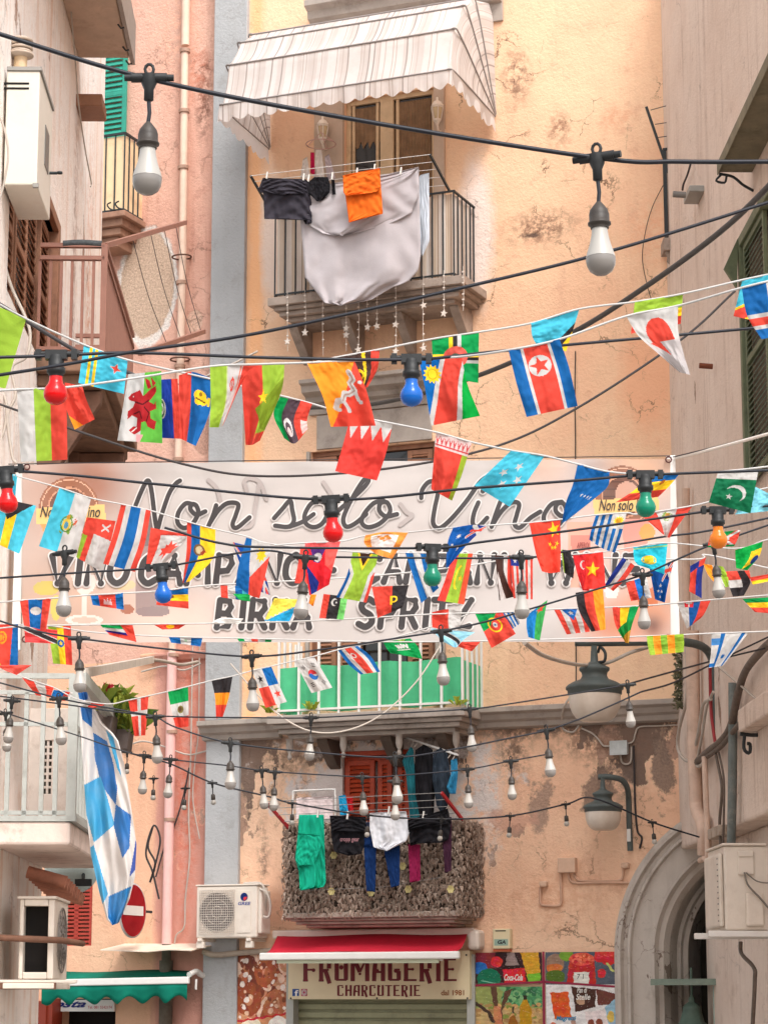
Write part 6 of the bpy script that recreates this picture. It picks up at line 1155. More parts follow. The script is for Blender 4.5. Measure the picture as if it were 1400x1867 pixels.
for x, y in ((48, 850), (1219, 837), (1218, 1163), (46, 1166)): c = BN.pt(x, y, .02); m.tube([c+Vector((.022*math.cos(q), -.004, .022*math.sin(q))) for q in np.linspace(0, 6.283, 11)[:-1]], .006, 5, True)
part('eyelet', m, plain('eyelet', (90, 40, 36), .4), BT)
wire('rope', 'white rope tying the right banner pole to the right wall', 'rope', [(1232, 834, 0), (1300, 818, .5), (1404, 790, 1.5)], .012, M_white, BN); wire('rope', 'thin dark rope from the right banner pole to the green shutters', 'rope', [(1228, 832, 0), (1300, 815, .5), (1404, 788, 1.4)], .004, M_bw, BN)
wire('rope', 'thin dark line along the top edge of the banner', 'rope', [(-6, 846, .06), (240, 843, .06), (600, 838, .06), (1000, 834, .06), (1222, 830, .06)], .004, M_bw, BN)
# ================================================================ CABLES AND BULBS OVER THE STREET
M_cab = plain('cable_black', (24, 25, 34), .45, .2, 30.); M_hold = plain('holder_black', (34, 34, 34), .5, .25, 20.); M_sock = plain('socket_brown', (66, 58, 52), .5, .3, 20.)
g = NT('bulb_collar'); M_col = g.done(lin((172, 166, 158)), .35, None, spec=.5); g = NT('bulb_dome'); M_dome = g.done(lin((132, 125, 119)), .25, None, spec=.5)
def colourglass(name, rgb): g = NT(name); m = g.done(lin(rgb), .16, None, spec=.35); return m
def tee(m, up=True):
    m.tube([(-.05, 0, 0), (-.036, 0, 0)], .0075, 8); m.tube([(.036, 0, 0), (.05, 0, 0)], .0075, 8); m.tube([(-.036, 0, 0), (.036, 0, 0)], .0105, 8); m.lathe([(.006, -.05), (.010, -.048), (.010, -.026), (.016, -.012), (.016, .006)], (0, 0, 0), 10)
    m.tube([(.009*math.cos(q), 0, .018+.011*math.sin(q)) for q in np.linspace(0, 6.283, 11)[:-1]], .0035, 5, True)
def led(label, pos):
    t = thing('hanging_bulb', label, 'light bulb', pos, 0, 'white bulbs hanging on cords'); B = lambda: MB(Matrix.Translation(pos))
    m = B(); tee(m); part('connector', m, M_hold, t); m = B(); m.tube([(0, 0, -.048), (.002, 0, -.075), (-.001, 0, -.102)], .0042, 6); part('cord', m, M_cab, t)
    m = B(); m.lathe([(.005, -.095), (.009, -.1), (.018, -.112), (.0205, -.122), (.0205, -.138), (.0235, -.139), (.0235, -.143), (.019, -.144), (.0185, -.151)], n=16); part('socket', m, M_sock, t)
    m = B(); m.lathe([(.0155, -.15), (.017, -.165), (.021, -.183), (.0275, -.203), (.0298, -.212)], n=20); part('collar', m, M_col, t)
    m = B(); m.lathe([(.0296, -.2125), (.030, -.218), (.0285, -.229), (.023, -.24), (.013, -.247), (0, -.249)], n=20); part('diffuser', m, M_dome, t); return t
def mini(label, pos):
    t = thing('hanging_bulb', label, 'light bulb', pos, 0, 'tiny bulbs on the lowest cable'); B = lambda: MB(Matrix.Translation(pos)); m = B(); tee(m); part('connector', m, M_hold, t); m = B(); m.tube([(0, 0, -.048), (0, 0, -.11)], .005, 6); part('cord', m, M_cab, t)
    m = B(); m.lathe([(.006, -.105), (.02, -.115), (.022, -.16), (.018, -.165)], n=12); part('socket', m, M_sock, t); m = B(); m.lathe([(.016, -.165), (.024, -.178), (.026, -.19), (.02, -.207), (.0, -.214)], n=14); part('globe', m, M_col, t); return t
def col(label, pos, mat):
    t = thing('coloured_bulb', label, 'light bulb', pos, 0, 'coloured bulbs screwed straight onto a cable'); B = lambda: MB(Matrix.Translation(pos))
    m = B(); m.tube([(-.062, 0, .004), (.062, 0, .004)], .0085, 8); m.box(-.03, .03, -.014, .014, -.012, .014)
    for x in (-.05, .05): m.box(x-.008, x+.008, -.011, .011, -.012, .016)
    part('clip', m, M_hold, t); m = B(); m.lathe([(.02, .0), (.022, -.01), (.022, -.034), (.026, -.036), (.026, -.05), (.021, -.053), (.02, -.06)], n=18); part('socket', m, M_hold, t)
    m = B(); m.lathe([(.0185, -.058), (.0185, -.072), (.022, -.082), (.030, -.094), (.0335, -.107), (.032, -.12), (.025, -.132), (.013, -.139), (0, -.141)], n=24); part('globe', m, mat, t); return t
PROT = {}
def bulb(kind, px, py, Y, label, mat=None):
    p = K(px, py, Y); key = kind if kind != 'c' else mat.name
    if key not in PROT: PROT[key] = led(label, p) if kind == 'l' else mini(label, p) if kind == 'm' else col(label, p, mat); return
    dup(PROT[key], p, label, None, (RJ.uniform(-.1, .1), RJ.uniform(-.09, .09), RJ.uniform(-.5, .5)))
RJ = random.Random(9)
def cable(label, pts, Y, px_w=None, r=.0048, name='light_cable', cat='cable', mat=None, n=None):
    W_ = [K(p[0], p[1], p[2] if len(p) > 2 else Y) for p in pts]; m = MB(); m.tube(curve(W_, n or 10*len(W_)), r, 6); top(name, m, mat or M_cab, label, cat)
cable('thick black light cable across the top of the picture in front of the striped awning', [(-30, 52), (272, 143), (640, 216), (1088, 287), (1240, 294), (1440, 294)], 4.75)
bulb('l', 272, 141, 4.75, 'largest white bulb, hanging at the top left in front of the pink wall'); bulb('l', 1088, 286, 4.75, 'large white bulb hanging in front of the cracked yellow wall at the upper right')
cable('black cable rising from the left to the upper right below the top balcony', [(-30, 688), (120, 664), (250, 640), (480, 605), (860, 520), (1120, 455), (1440, 356)], 6.4, r=.0048)
cable('grey bundled cable sweeping from the right edge down to the coloured flags', [(1440, 300, 9), (1320, 416, 10), (1180, 520, 11), (1040, 608, 12), (870, 685, 13), (690, 735, 14), (520, 745, 15)], 10, r=.013, mat=plain('cable_charcoal', (52, 48, 46), .6, .3, 20.))
cable('thin dark wire from the green shutters down behind the red blue striped flag', [(1340, 530), (1240, 620), (1050, 745), (900, 815), (700, 855), (480, 868), (330, 845), (130, 782), (-20, 730)], 15, r=.008, mat=M_bw)
cable('black light cable carrying the first red and the first blue bulb', [(-30, 652, 6.6), (103, 648, 6.65), (245, 643, 6.7), (500, 652, 6.85), (750, 655, 6.95), (900, 641, 7.1), (1050, 627, 7.3), (1240, 610, 7.4), (1440, 592, 7.4)], 7.1, r=.0048)
RED, BLU, GRN, ORA = colourglass('glass_red', (206, 12, 14)), colourglass('glass_blue', (14, 92, 176)), colourglass('glass_green', (8, 122, 92)), colourglass('glass_orange', (230, 122, 30))
bulb('c', 103, 648, 6.65, 'red bulb at the left in front of the red and green flags', RED); bulb('c', 750, 655, 6.95, 'big blue bulb overlapping the blue red green flag with a yellow sun', BLU)
cable('black light cable across the script lettering of the banner', [(-30, 856), (20, 858), (150, 868), (300, 884), (603, 911), (860, 890), (1050, 876), (1176, 866), (1440, 856)], 7.9, r=.0048)
bulb('c', 10, 858, 7.9, 'red bulb cut by the left edge beside the banner', RED); bulb('c', 603, 911, 7.9, 'red bulb hanging in front of the word solo', RED); bulb('c', 1176, 866, 7.9, 'green bulb in front of the right barrel emblem', GRN)
cable('black light cable running over the bold wine lettering of the banner', [(-30, 1056), (147, 1044), (294, 1034), (425, 1010), (490, 1004), (560, 1014), (730, 1017), (950, 1017), (1028, 1006), (1129, 992), (1214, 978), (1289, 968), (1440, 936)], 10.3, r=.0048)
bulb('c', 294, 1034, 9.3, 'small blue bulb below the canadian flag', BLU)
cable('black light cable in front of the red flag with yellow stars', [(300, 962), (400, 990), (497, 998), (788, 999), (880, 988), (1088, 961), (1308, 930), (1440, 920)], 8.8, r=.0048)
bulb('c', 788, 999, 8.8, 'green bulb in front of the word Campania', GRN); bulb('c', 1308, 931, 8.8, 'orange bulb hanging below the dark green crescent flag', ORA)
bulb('l', 118, 1008, 9.2, 'white bulb in front of the word Vino at the left end of the banner'); bulb('l', 557, 1016, 9.6, 'white bulb between Birra and the red flag in the middle'); bulb('l', 950, 1016, 9.7, 'white bulb in front of the red striped flag near the word Wine')
cable('black light cable passing below the banner and rising to the right', [(-30, 1122), (45, 1146), (144, 1164), (308, 1184), (459, 1197), (590, 1184), (728, 1163), (804, 1151), (880, 1135), (965, 1111), (1092, 1073), (1171, 1048), (1230, 1022), (1301, 992), (1440, 944)], 11., r=.0048)
for px, py, lb in ((144, 1164, 'white bulb above the corner post of the grey balcony'), (459, 1197, 'white bulb just left of the flag with red and blue quarters'), (804, 1151, 'white bulb in front of the right part of the mint green screen'), (1171, 1048, 'white bulb under the blue flag with red stars at the right end of the banner'), (1301, 992, 'white bulb at the right edge of the street below the orange bulb')): bulb('l', px, py, 11., lb)
cable('light cable sagging across the lowest balcony and ending at the big bell lamp', [(-30, 1237), (110, 1274), (237, 1298), (283, 1307), (322, 1327), (420, 1355), (570, 1372), (720, 1381), (830, 1366), (920, 1348), (996, 1332), (1055, 1312), (1120, 1284), (1168, 1262)], 13., r=.0048)
for px, py, lb in ((107, 1274, 'white bulb in front of the white window leaf on the grey balcony'), (283, 1307, 'white bulb in front of the pink wall beside the planters'), (420, 1355, 'white bulb in front of the grey pilaster below the string course'), (720, 1381, 'white bulb in front of the red shutters, upper of the close pair'), (996, 1332, 'white bulb on the stained wall left of the grey junction box')): bulb('l', px, py, 13., lb)
cable('light cable along the string course under the middle balcony', [(-30, 1266), (113, 1284), (281, 1305), (480, 1309), (567, 1309), (700, 1302), (855, 1293), (920, 1285), (1065, 1262), (1143, 1249)], 14.2, r=.0048)
for px, py, lb in ((22, 1278, 'white bulb near the left edge above the grey balcony rail, upper of two'), (567, 1309, 'white bulb under the left part of the middle balcony'), (856, 1293, 'white bulb under the right corner of the middle balcony'), (1144, 1249, 'white bulb hanging to the right of the big bell lamp')): bulb('l', px, py, 14.2, lb)
cable('light cable crossing behind the washing of the lowest balcony', [(-30, 1286), (25, 1305), (137, 1340), (236, 1373), (310, 1385), (420, 1397), (477, 1406), (502, 1408), (660, 1417), (720, 1415), (852, 1403), (930, 1388), (996, 1376)], 15.8, r=.0048)
for px, py, lb in ((10, 1301, 'white bulb cut by the left edge on the grey balcony, lower of two'), (263, 1378, 'white bulb on the pink wall beside the checked flag'), (311, 1385, 'white bulb in front of the pink drainpipe'), (477, 1405, 'white bulb right of the pilaster, left of a close pair'), (501, 1408, 'white bulb right of the pilaster, right of a close pair'), (660, 1417, 'white bulb in front of the left red shutter'), (720, 1425, 'white bulb in front of the red shutters, lower of the close pair'), (852, 1403, 'white bulb on the whitewashed wall right of the blue scarf'), (931, 1388, 'white bulb on the stained wall right of the whitewash')): bulb('l', px, py, 15.8, lb)
cable('thin cable of tiny bulbs in front of the lowest balcony railing', [(190, 1352), (236, 1373), (310, 1393), (388, 1428), (490, 1453), (533, 1465), (670, 1487), (805, 1494), (930, 1488), (1031, 1467), (1082, 1456), (1190, 1500), (1275, 1527)], 24, r=.009)
for px, py, lb in ((232, 1372, 'tiny bulb close to the right edge of the checked flag'), (280, 1420, 'tiny bulb on the salmon wall left of the drainpipe'), (338, 1438, 'tiny bulb on the reddish wall right of the drainpipe'), (387, 1428, 'tiny bulb in front of the grey pilaster'), (533, 1465, 'tiny bulb beside the red arm of the lowest rack'), (671, 1487, 'tiny bulb between the black T shirt and the white shirt'), (805, 1494, 'tiny bulb in front of the black top at the right'), (930, 1488, 'tiny bulb on the wall right of the leaf screen'), (1031, 1467, 'tiny bulb left of the small bell lamp'), (1189, 1500, 'tiny bulb between the small bell lamp and the arch')): bulb('m', px, py, 24, lb)
cable('loose grey hose drooping in an arc below the middle balcony screen', [(420, 1210), (480, 1278), (530, 1318), (580, 1336), (640, 1330), (700, 1300), (760, 1242), (806, 1172)], 16, r=.0055, mat=M_gw)
cable('thick grey cable sagging from the banner to the big bell lamp', [(956, 1172, 20), (990, 1195, 22), (1040, 1210, 24), (1075, 1213, 25), (1110, 1208, 25), (1150, 1190, 25), (1190, 1178, 25.5)], 22, r=.02, mat=M_gw)
cable('thin wire from the big bell lamp to the right wall cables', [(1140, 1249), (1200, 1232), (1300, 1205), (1404, 1180)], 22, r=.009, mat=M_bw); cable('second thin wire from the big bell lamp rising to the right', [(1168, 1262), (1230, 1244), (1320, 1200), (1404, 1160)], 22, r=.009, mat=M_bw)
cable('loop of white cable at the left edge beside the brown door', [(-4, 440), (20, 520), (45, 575), (55, 610), (48, 650), (22, 670), (28, 720), (14, 760), (22, 830), (30, 845)], 18, r=.012, mat=M_gw); cable('second loop of white cable at the left edge above the banner pole', [(-4, 690), (12, 740), (6, 790), (-4, 800)], 18, r=.012, mat=M_gw)
cable('dark rope from the left edge along the bunting to the brown balcony', [(-10, 548), (60, 592), (140, 640), (200, 665), (260, 690)], 9, r=.008, mat=M_bw)
cable('pale thin wire on the pink wall below the round bare patch', [(238, 680), (290, 700), (350, 695), (420, 665), (470, 640)], 28, r=.012, mat=M_gw)
# ================================================================ THE BUNTING
g = NT('flag_cloth'); at = g('Attribute', {'attribute_name': 'Col'}).outputs['Color']
g.done(at, .75, g.mul(g.noise(5., 6, .6), g.mul(g.noise(160., 2), .25), 'ADD'), .25, .012, 0., .15)
t_ = g('BsdfTranslucent', Color=at).outputs[0]; mx = g('MixShader', _0=.36, _1=g.b.outputs[0], _2=t_); g.t.links.new(mx.outputs[0], g.t.nodes['Material Output'].inputs[0]); M_flag = g.m
Rd, Wh, Gn, LG, Bl, Cy, Ye, Or, Bk, Br, Nv, DR = (216, 72, 58), (200, 196, 192), (16, 150, 76), (152, 186, 60), (26, 98, 164), (74, 186, 210), (250, 204, 44), (248, 152, 44), (50, 46, 48), (74, 54, 48), (36, 52, 130), (190, 36, 40)
def vs(*cw):
    w_ = [c[1] if isinstance(c[0], tuple) else 1 for c in cw]; T = sum(w_); L = []; x = 0
    for c, q in zip(cw, w_): L.append((rect(x/T-.001, (x+q)/T+.001, -1, 2), c[0] if isinstance(c[0], tuple) else c)); x += q
    return L
def hs(*cw): return [((lambda f: lambda u, v: f(v, u))(m), c) for m, c in vs(*cw)]
def F(label, Y, L, rows, amp=.014, seed=None, res=40):
    F.n += 1; rg = random.Random(F.n*13+5 if seed is None else seed); res = int(res*1.5); nu, nv = res, int(res*1.1)
    R_ = [cr([(q+(0,))[:3] for q in r], nu+1) for r in rows]; S = np.stack([cr([r[i] for r in R_], nv+1) for i in range(nu+1)], 1)
    p1, p2, p3, k1, k2 = rg.uniform(0, 6), rg.uniform(0, 6), rg.uniform(0, 6), rg.uniform(.6, 1.1), rg.uniform(1.4, 2.2); m = MB(XF(0)); G = []
    for j in range(nv+1):
        t = j/nv; row = []
        for i in range(nu+1):
            s = i/nu; d = amp*(.15+.85*t)*(1.4*math.sin(6.28*k1*s+p1+1.1*t)+.6*math.sin(6.28*k2*s+p2-1.6*t)+.5*math.sin(5*t+p3))
            d += .012*pnoise.noise(Vector((s*3.3+F.n, t*3.1, F.n*.7)))+.004*pnoise.noise(Vector((s*9, t*9, F.n)))
            row.append(K(S[j, i, 0], S[j, i, 1], Y+S[j, i, 2]-d))
        G.append(row)
    grid_mb(m, G); o = top('bunting_flag', m, M_flag, label, 'flag', 'small flags strung across the street', base=G[0][nu//2])
    u, v = np.meshgrid((np.arange(nu)+.5)/nu, (np.arange(nv)+.5)/nv); coat(o.data, paint((228, 224, 220), *L)(u, v).reshape(-1, 3)); return o
F.n = 0
def Q(a, b, c, d): return [[a, b], [d, c]]              # top left, top right, bottom right, bottom left
def tape(label, pts, r=.0034):
    m = MB(); m.tube(curve([K(*p) for p in pts], 12*len(pts)), r, 6); top('bunting_tape', m, M_tape, label, 'tape')
M_tape = plain('tape_white', (190, 186, 182), .7, .1, 20.)
tape('white bunting tape falling from the upper left past the cyan star flag towards the banner', [(-30, 538, 7.7), (50, 582, 7.8), (153, 628, 7.9), (233, 656, 7.9), (337, 680, 8), (389, 692, 8), (511, 721, 8.1), (569, 736, 8.2), (640, 757, 8.3), (716, 772, 8.3), (795, 788, 8.4), (860, 806, 8.4), (931, 821, 8.5), (993, 831, 8.5), (1053, 846, 8.5), (1111, 860, 8.5), (1180, 864, 8.6), (1309, 860, 8.6), (1440, 846, 8.6)])
tape('white bunting tape through the middle of the upper flags rising to the right edge', [(-30, 714, 6.9), (31, 710, 6.9), (120, 706, 6.9), (240, 690, 6.95), (383, 668, 7), (465, 664, 7), (560, 661, 7), (646, 657, 7), (766, 653, 7), (840, 650, 7), (927, 638, 6.9), (1020, 618, 6.9), (1142, 576, 6.9), (1236, 557, 6.9), (1353, 524, 6.8), (1440, 503, 6.8)])
tape('white bunting tape behind the upper flags running up to the right', [(560, 664, 7.6), (610, 652, 7.6), (691, 637, 7.6), (787, 618, 7.6), (873, 605, 7.6), (968, 589, 7.6), (1056, 563, 7.6), (1157, 550, 7.6), (1245, 535, 7.6), (1353, 510, 7.6), (1440, 492, 7.6)])
tape('white bunting tape falling across the left half of the banner and level across its middle', [(-20, 855, 11), (30, 868, 11), (108, 889, 11), (166, 908, 11), (221, 919, 11), (275, 931, 11), (341, 951, 11), (393, 965, 11), (449, 978, 11), (496, 992, 11), (643, 1006, 11.2), (739, 1008, 11.2), (838, 1009, 11.2), (971, 1014, 11.2), (1083, 1008, 11.2), (1154, 998, 11.2), (1217, 990, 11.2), (1340, 1000, 11.3), (1391, 986, 11.3), (1440, 972, 11.3)])
tape('white bunting tape rising from the middle of the banner to the dark green crescent flag', [(500, 994, 10.1), (556, 990, 10.1), (621, 987, 10.1), (668, 977, 10.1), (742, 971, 10.1), (826, 962, 10), (888, 958, 10), (965, 953, 10), (1021, 947, 10), (1086, 939, 10), (1142, 935, 10), (1166, 937, 10), (1262, 922, 10), (1330, 905, 10), (1440, 880, 10)])
tape('thin white bunting tape crossing between the two bold lines of the banner', [(-20, 1100, 13), (36, 1095, 13), (93, 1091, 13), (165, 1085, 13), (287, 1078, 13), (343, 1071, 13), (402, 1066, 13), (590, 1056, 13), (745, 1044, 13), (860, 1030, 13), (980, 1016, 13.4), (1260, 1020, 13.4), (1290, 1012, 13.4), (1440, 1045, 13.4)], .0045)
tape('thin white bunting tape below the word Birra running the full width', [(-20, 1148, 13.6), (45, 1142, 13.6), (182, 1139, 13.6), (378, 1137, 13.6), (570, 1132, 13.6), (788, 1120, 13.6), (900, 1117, 13.6), (1010, 1111, 13.6), (1165, 1105, 13.6), (1295, 1094, 13.6), (1440, 1082, 13.6)], .0045)
tape('thin white bunting tape along the bottom edge of the banner', [(-20, 1138, 14.6), (87, 1141, 14.6), (170, 1153, 14.6), (308, 1161, 14.6), (480, 1165, 14.6), (680, 1170, 14.6), (880, 1169, 14.6), (1180, 1160, 14.6), (1297, 1155, 14.6), (1440, 1150, 14.6)], .0045)
tape('white bunting tape dipping at the lower left, rising to the banner edge', [(-20, 1204, 16), (40, 1234, 16), (98, 1254, 16), (141, 1275, 16), (196, 1284, 16), (234, 1277, 16), (271, 1269, 16), (306, 1261, 16), (343, 1252, 16), (386, 1241, 16), (424, 1233, 16), (460, 1223, 16), (495, 1215, 16), (537, 1205, 16), (573, 1197, 16), (616, 1185, 16), (652, 1177, 16), (699, 1168, 16), (785, 1143, 16), (866, 1116, 16)], .0045)
# ---- upper rows
F('white and light green flag cut by the upper left edge', 7.8, vs((DR, .8), (Wh, .9), (LG, 1.0))+[(disc(.52, .45, .1, .06), Bk)], Q((-95, 520), (48, 580), (10, 708), (-110, 690)), res=48)
F('white green and red vertical striped flag under the red bulb', 6.9, vs(Wh, LG, Rd), Q((31, 709), (121, 706), (123, 838), (38, 842)), res=48)
F('red flag with a yellow corner curled behind the white green red flag', 7.2, vs((Rd, 1))+[(poly((0, .7), (.5, 1.05), (0, 1.05)), Or)], [[(118, 697), (150, 704)], [(120, 740), (158, 730)], [(136, 783), (173, 764)]])
F('cyan flag with two yellow stripes and a red star', 7.9, vs((Cy, 1))+[(rect(.14, .2, -1, 2), Ye), (rect(.27, .33, -1, 2), Ye), (star(.76, .36, .17, 1.15, .2, 4), Wh), (star(.76, .36, .14, 1.15, .2, 4), Rd)], Q((153, 629), (233, 656), (226, 718), (143, 698)), res=52)
DRG = [(poly((.18, .3), (.4, .25), (.5, .34), (.7, .24), (.84, .2), (.86, .28), (.76, .36), (.66, .42), (.8, .46), (.84, .42), (.86, .52), (.7, .56), (.72, .66), (.86, .7), (.82, .82), (.66, .78), (.6, .7), (.5, .72), (.5, .84), (.36, .9), (.22, .84), (.32, .78), (.4, .78), (.4, .66), (.26, .62), (.16, .68), (.14, .56), (.26, .5), (.3, .42), (.16, .4), (.1, .36)), (170, 34, 40)), (poly((.52, .08), (.66, .12), (.72, .22), (.62, .24), (.56, .16)), (170, 34, 40)), (poly((.68, .06), (.84, .16), (.76, .22)), (170, 34, 40)), (line([(.3, .42), (.5, .46), (.66, .4)], .012), (90, 20, 26)), (line([(.3, .6), (.44, .56), (.5, .66)], .012), (90, 20, 26)), (line([(.55, .5), (.68, .58), (.62, .7)], .012), (90, 20, 26)), (line([(.4, .8), (.3, .86)], .01), (240, 220, 214)), (disc(.24, .34, .012, .01), Wh)]
F('white and green flag with a red dragon', 8.05, vs((Wh, .5), ((96, 178, 66), .5))+[(poly((.4, .9), (.56, .9), (.5, 1), (.42, 1)), (226, 160, 160))]+DRG, Q((234, 682), (294, 676), (296, 808), (214, 803)), res=64)
F('dark blue flag with a red right band and a white round emblem', 8.15, vs(((30, 60, 150), .66), (Rd, .34))+[(disc(.14, .5, .2, .17), Wh), (ring(.14, .5, .15, .1), (60, 90, 60)), (disc(.14, .5, .06, .05), (120, 150, 80))], Q((288, 692), (324, 690), (331, 800), (291, 798)))
F('red and blue flag with a golden crown', 8.0, vs((Rd, .45), (Bl, .55))+[(disc(.7, .3, .16, .08), Ye), (disc(.78, .36, .12, .07), Ye), (disc(.66, .38, .1, .05), Ye), (line([(.6, .34), (.84, .38)], .012), (120, 90, 30)), (disc(.72, .28, .04, .03), (150, 110, 30)), (rect(.9, .96, .3, .42), Ye)], [[(326, 684), (352, 678), (389, 691)], [(326, 745), (350, 745), (382, 752)], [(328, 799), (342, 806), (357, 813)]], res=52)
F('green white and red flag folded to a point with a small red emblem', 7.0, vs((LG, .36), (Wh, .36), (Rd, .28))+[(disc(.5, .28, .06, .1), Rd), (disc(.5, .28, .035, .07), Wh), (line([(.5, .18), (.5, .38)], .014), Rd), (rect(.66, .69, -1, 2), (220, 130, 110)), (rect(.345, .37, -1, 2), (190, 206, 130))], [[(383, 669), (412, 667), (440, 665), (465, 664)], [(384, 735), (410, 732), (427, 720), (440, 700)], [(382, 779), (398, 779), (405, 777), (409, 770)]], res=52)
F('red and green flag with its green corner folded across', 7.1, vs((Rd, .48), (LG, .52))+[(poly((.3, .56), (1, .25), (1, .9), (.62, .82)), (126, 150, 40)), (star(.48, .42, .1, .7), Ye), (poly((.5, .86), (1, .9), (1, 1.1), (.4, 1.1)), Rd)], [[(438, 667), (480, 665), (519, 663)], [(443, 735), (480, 735), (512, 716)], [(448, 811), (460, 811), (474, 803)]], res=48)
F('green black and red flag curled up at the bottom with a white sun', 8.15, vs((Gn, .26), ((84, 66, 74), .38), (Rd, .36))+[(disc(.44, .66, .13, .2), (214, 206, 204)), (disc(.44, .7, .09, .15), (92, 74, 80)), (disc(.44, .76, .06, .1), (222, 190, 186)), (poly((.82, .5), (1, .6), (1, 1), (.8, .95)), (222, 190, 184))], [[(511, 721), (540, 728), (569, 736)], [(499, 756), (527, 766), (560, 764)], [(518, 799), (538, 808), (561, 782)]], res=48)
F('orange and red diagonal flag with a white dragon', 7.0, vs((Or, 1))+[(poly((1.05, -.05), (1.05, 1.05), (.0, 1.05)), (228, 74, 58)), (line([(.78, .18), (.8, .3), (.7, .36), (.74, .48), (.6, .52), (.5, .5), (.42, .6), (.3, .6), (.22, .7)], .045, .75), Wh), (line([(.74, .48), (.76, .62)], .03, .75), Wh), (line([(.42, .6), (.5, .74)], .03, .75), Wh), (disc(.92, .36, .05, .03), Wh), (disc(.8, .66, .05, .03), Wh), (disc(.5, .77, .05, .03), Wh), (disc(.28, .74, .06, .03), Wh), (line([(.78, .2), (.8, .3), (.7, .36), (.74, .48), (.6, .52), (.5, .52), (.42, .6)], .012, .75), (170, 140, 130))], [[(560, 662), (646, 657)], [(588, 722), (668, 712)], [(603, 778), (685, 776)]], res=60)
F('dark brown flag with yellow and red lines half behind the dragon flag', 7.6, vs((Br, 1))+[(poly((.6, -.1), (.68, -.1), (.5, 1.1), (.4, 1.1)), Ye), (poly((.8, 0), (1.1, -.1), (1.1, 1.1), (.7, 1.1)), Rd), (ring(.34, .5, .16, .08, 1.), Ye)], [[(612, 652), (692, 637)], [(640, 690), (688, 672)], [(655, 708), (670, 706)]])
F('green flag with a yellow black and white cross and a red disc', 7.6, vs((Gn, 1))+[(rect(.36, .45, -1, 2), Ye), (rect(.45, .54, -1, 2), Bk), (rect(.54, .63, -1, 2), Wh), (rect(-1, 2, .42, .5), Ye), (rect(-1, 2, .5, .56), Bk), (rect(-1, 2, .56, .62), Wh), (disc(.5, .48, .26, .24), (226, 96, 84)), (disc(.5, .5, .1, .1), (90, 110, 90))], Q((787, 619), (873, 605), (872, 698), (790, 684)), res=48)
F('blue red and green diagonal flag with a yellow sun', 7.2, vs(((10, 100, 176), 1))+[(poly((.55, -.1), (1.2, -.1), (1.2, 1.2), (-.2, 1.2)), Wh), (poly((.66, -.1), (1.2, -.1), (1.2, 1.2), (.0, 1.2), (.06, .96)), Rd), (poly((1.0, .06), (1.2, .1), (1.2, 1.2), (.42, 1.2)), Wh), (poly((1.02, .2), (1.2, .2), (1.2, 1.2), (.54, 1.2)), (0, 160, 60)), (star(.24, .24, .16, .72, 0, 12, .7), Ye), (disc(.24, .24, .115, .085), (180, 140, 20)), (disc(.24, .24, .1, .075), Ye)], [[(764, 656), (842, 652)], [(776, 715), (852, 700)], [(786, 776), (875, 758)]], res=60)
F('blue and red banded flag with a red star in a white disc', 6.9, vs((Bl, .22), (Wh, .055), (Rd, .46), (Wh, .055), (Bl, .2))+[(disc(.5, .33, .215, .16), Wh), (star(.5, .33, .15, .75, -.1), Rd)], [[(927, 639), (1020, 618)], [(942, 700), (1038, 672)], [(960, 760), (1053, 740)]], res=60)
F('cyan flag with black and yellow lower right, behind the starred red and blue flag', 7.6, vs((Cy, 1))+[(poly((1.1, .2), (1.1, 1.1), (.4, 1.1)), Bk), (poly((1.1, .38), (1.1, 1.1), (.68, 1.1)), Ye)], [[(968, 589), (1056, 563)], [(970, 612), (1045, 600)], [(978, 628), (1032, 640)]])
F('white flag with a red disc, its lower half folded back to a point', 6.9, vs((Wh, 1))+[(disc(.52, .52, .34, .42), Rd), (rect(-1, 2, .47, 2), (196, 188, 186)), (poly((.1, .47), (.4, .47), (.45, .7)), Rd)], [[(1142, 577), (1236, 558)], [(1164, 612), (1236, 600)], [(1204, 648), (1245, 640)], [(1238, 678), (1258, 683)]], res=52)
F('light green flag with red and yellow edges behind the red disc flag', 7.6, hs((LG, .5), (Ye, .3), (Rd, .3)), Q((1157, 551), (1245, 535), (1241, 590), (1150, 608)))
F('cyan flag with a red and yellow diagonal at the right edge', 7.6, vs((Cy, 1))+[(poly((-.1, 1.1), (-.1, .82), (1.1, .1), (1.1, .55), (.3, 1.1)), Ye), (poly((-.1, 1.1), (-.1, .9), (1.1, .18), (1.1, .45), (.16, 1.1)), Rd)], Q((1353, 511), (1430, 494), (1402, 590), (1337, 576)))
F('blue flag with a white edged red cross cut by the right edge', 6.8, vs((Bl, 1))+[(rect(.5, .8, -1, 2), Wh), (rect(-1, 2, .5, .8), Wh), (rect(.57, .73, -1, 2), Rd), (rect(-1, 2, .57, .73), Rd)], [[(1352, 524), (1440, 503)], [(1362, 575), (1450, 560)], [(1388, 618), (1462, 606)]])
F('red flag with white zigzag along its top edge', 8.3, vs(((224, 68, 60), 1))+[(rect(-1, 2, -1, .1), Wh)]+[(poly((k/4, .08), ((k+1)/4, .08), ((k+.5)/4, .34)), Wh) for k in range(4)]+[(rect(-1, 2, -1, .09), Wh)], [[(640, 757), (716, 772)], [(624, 815), (704, 825)], [(611, 859), (687, 876)]], res=60)
F('red flag with an ornamented top band and a green right edge', 8.4, vs((Rd, .84), ((150, 170, 50), .16))+[(rect(-1, 2, -1, .22), (226, 200, 196))]+[(poly((k/8, .02), ((k+.5)/8, .1), ((k+1)/8, .02), ((k+.5)/8, .2)), (206, 70, 74)) for k in range(8)]+[(line([(0, .17), (1, .17)], .012), (206, 70, 74))], [[(795, 789), (860, 807)], [(790, 845), (842, 865)], [(786, 892), (824, 913)]], res=56)
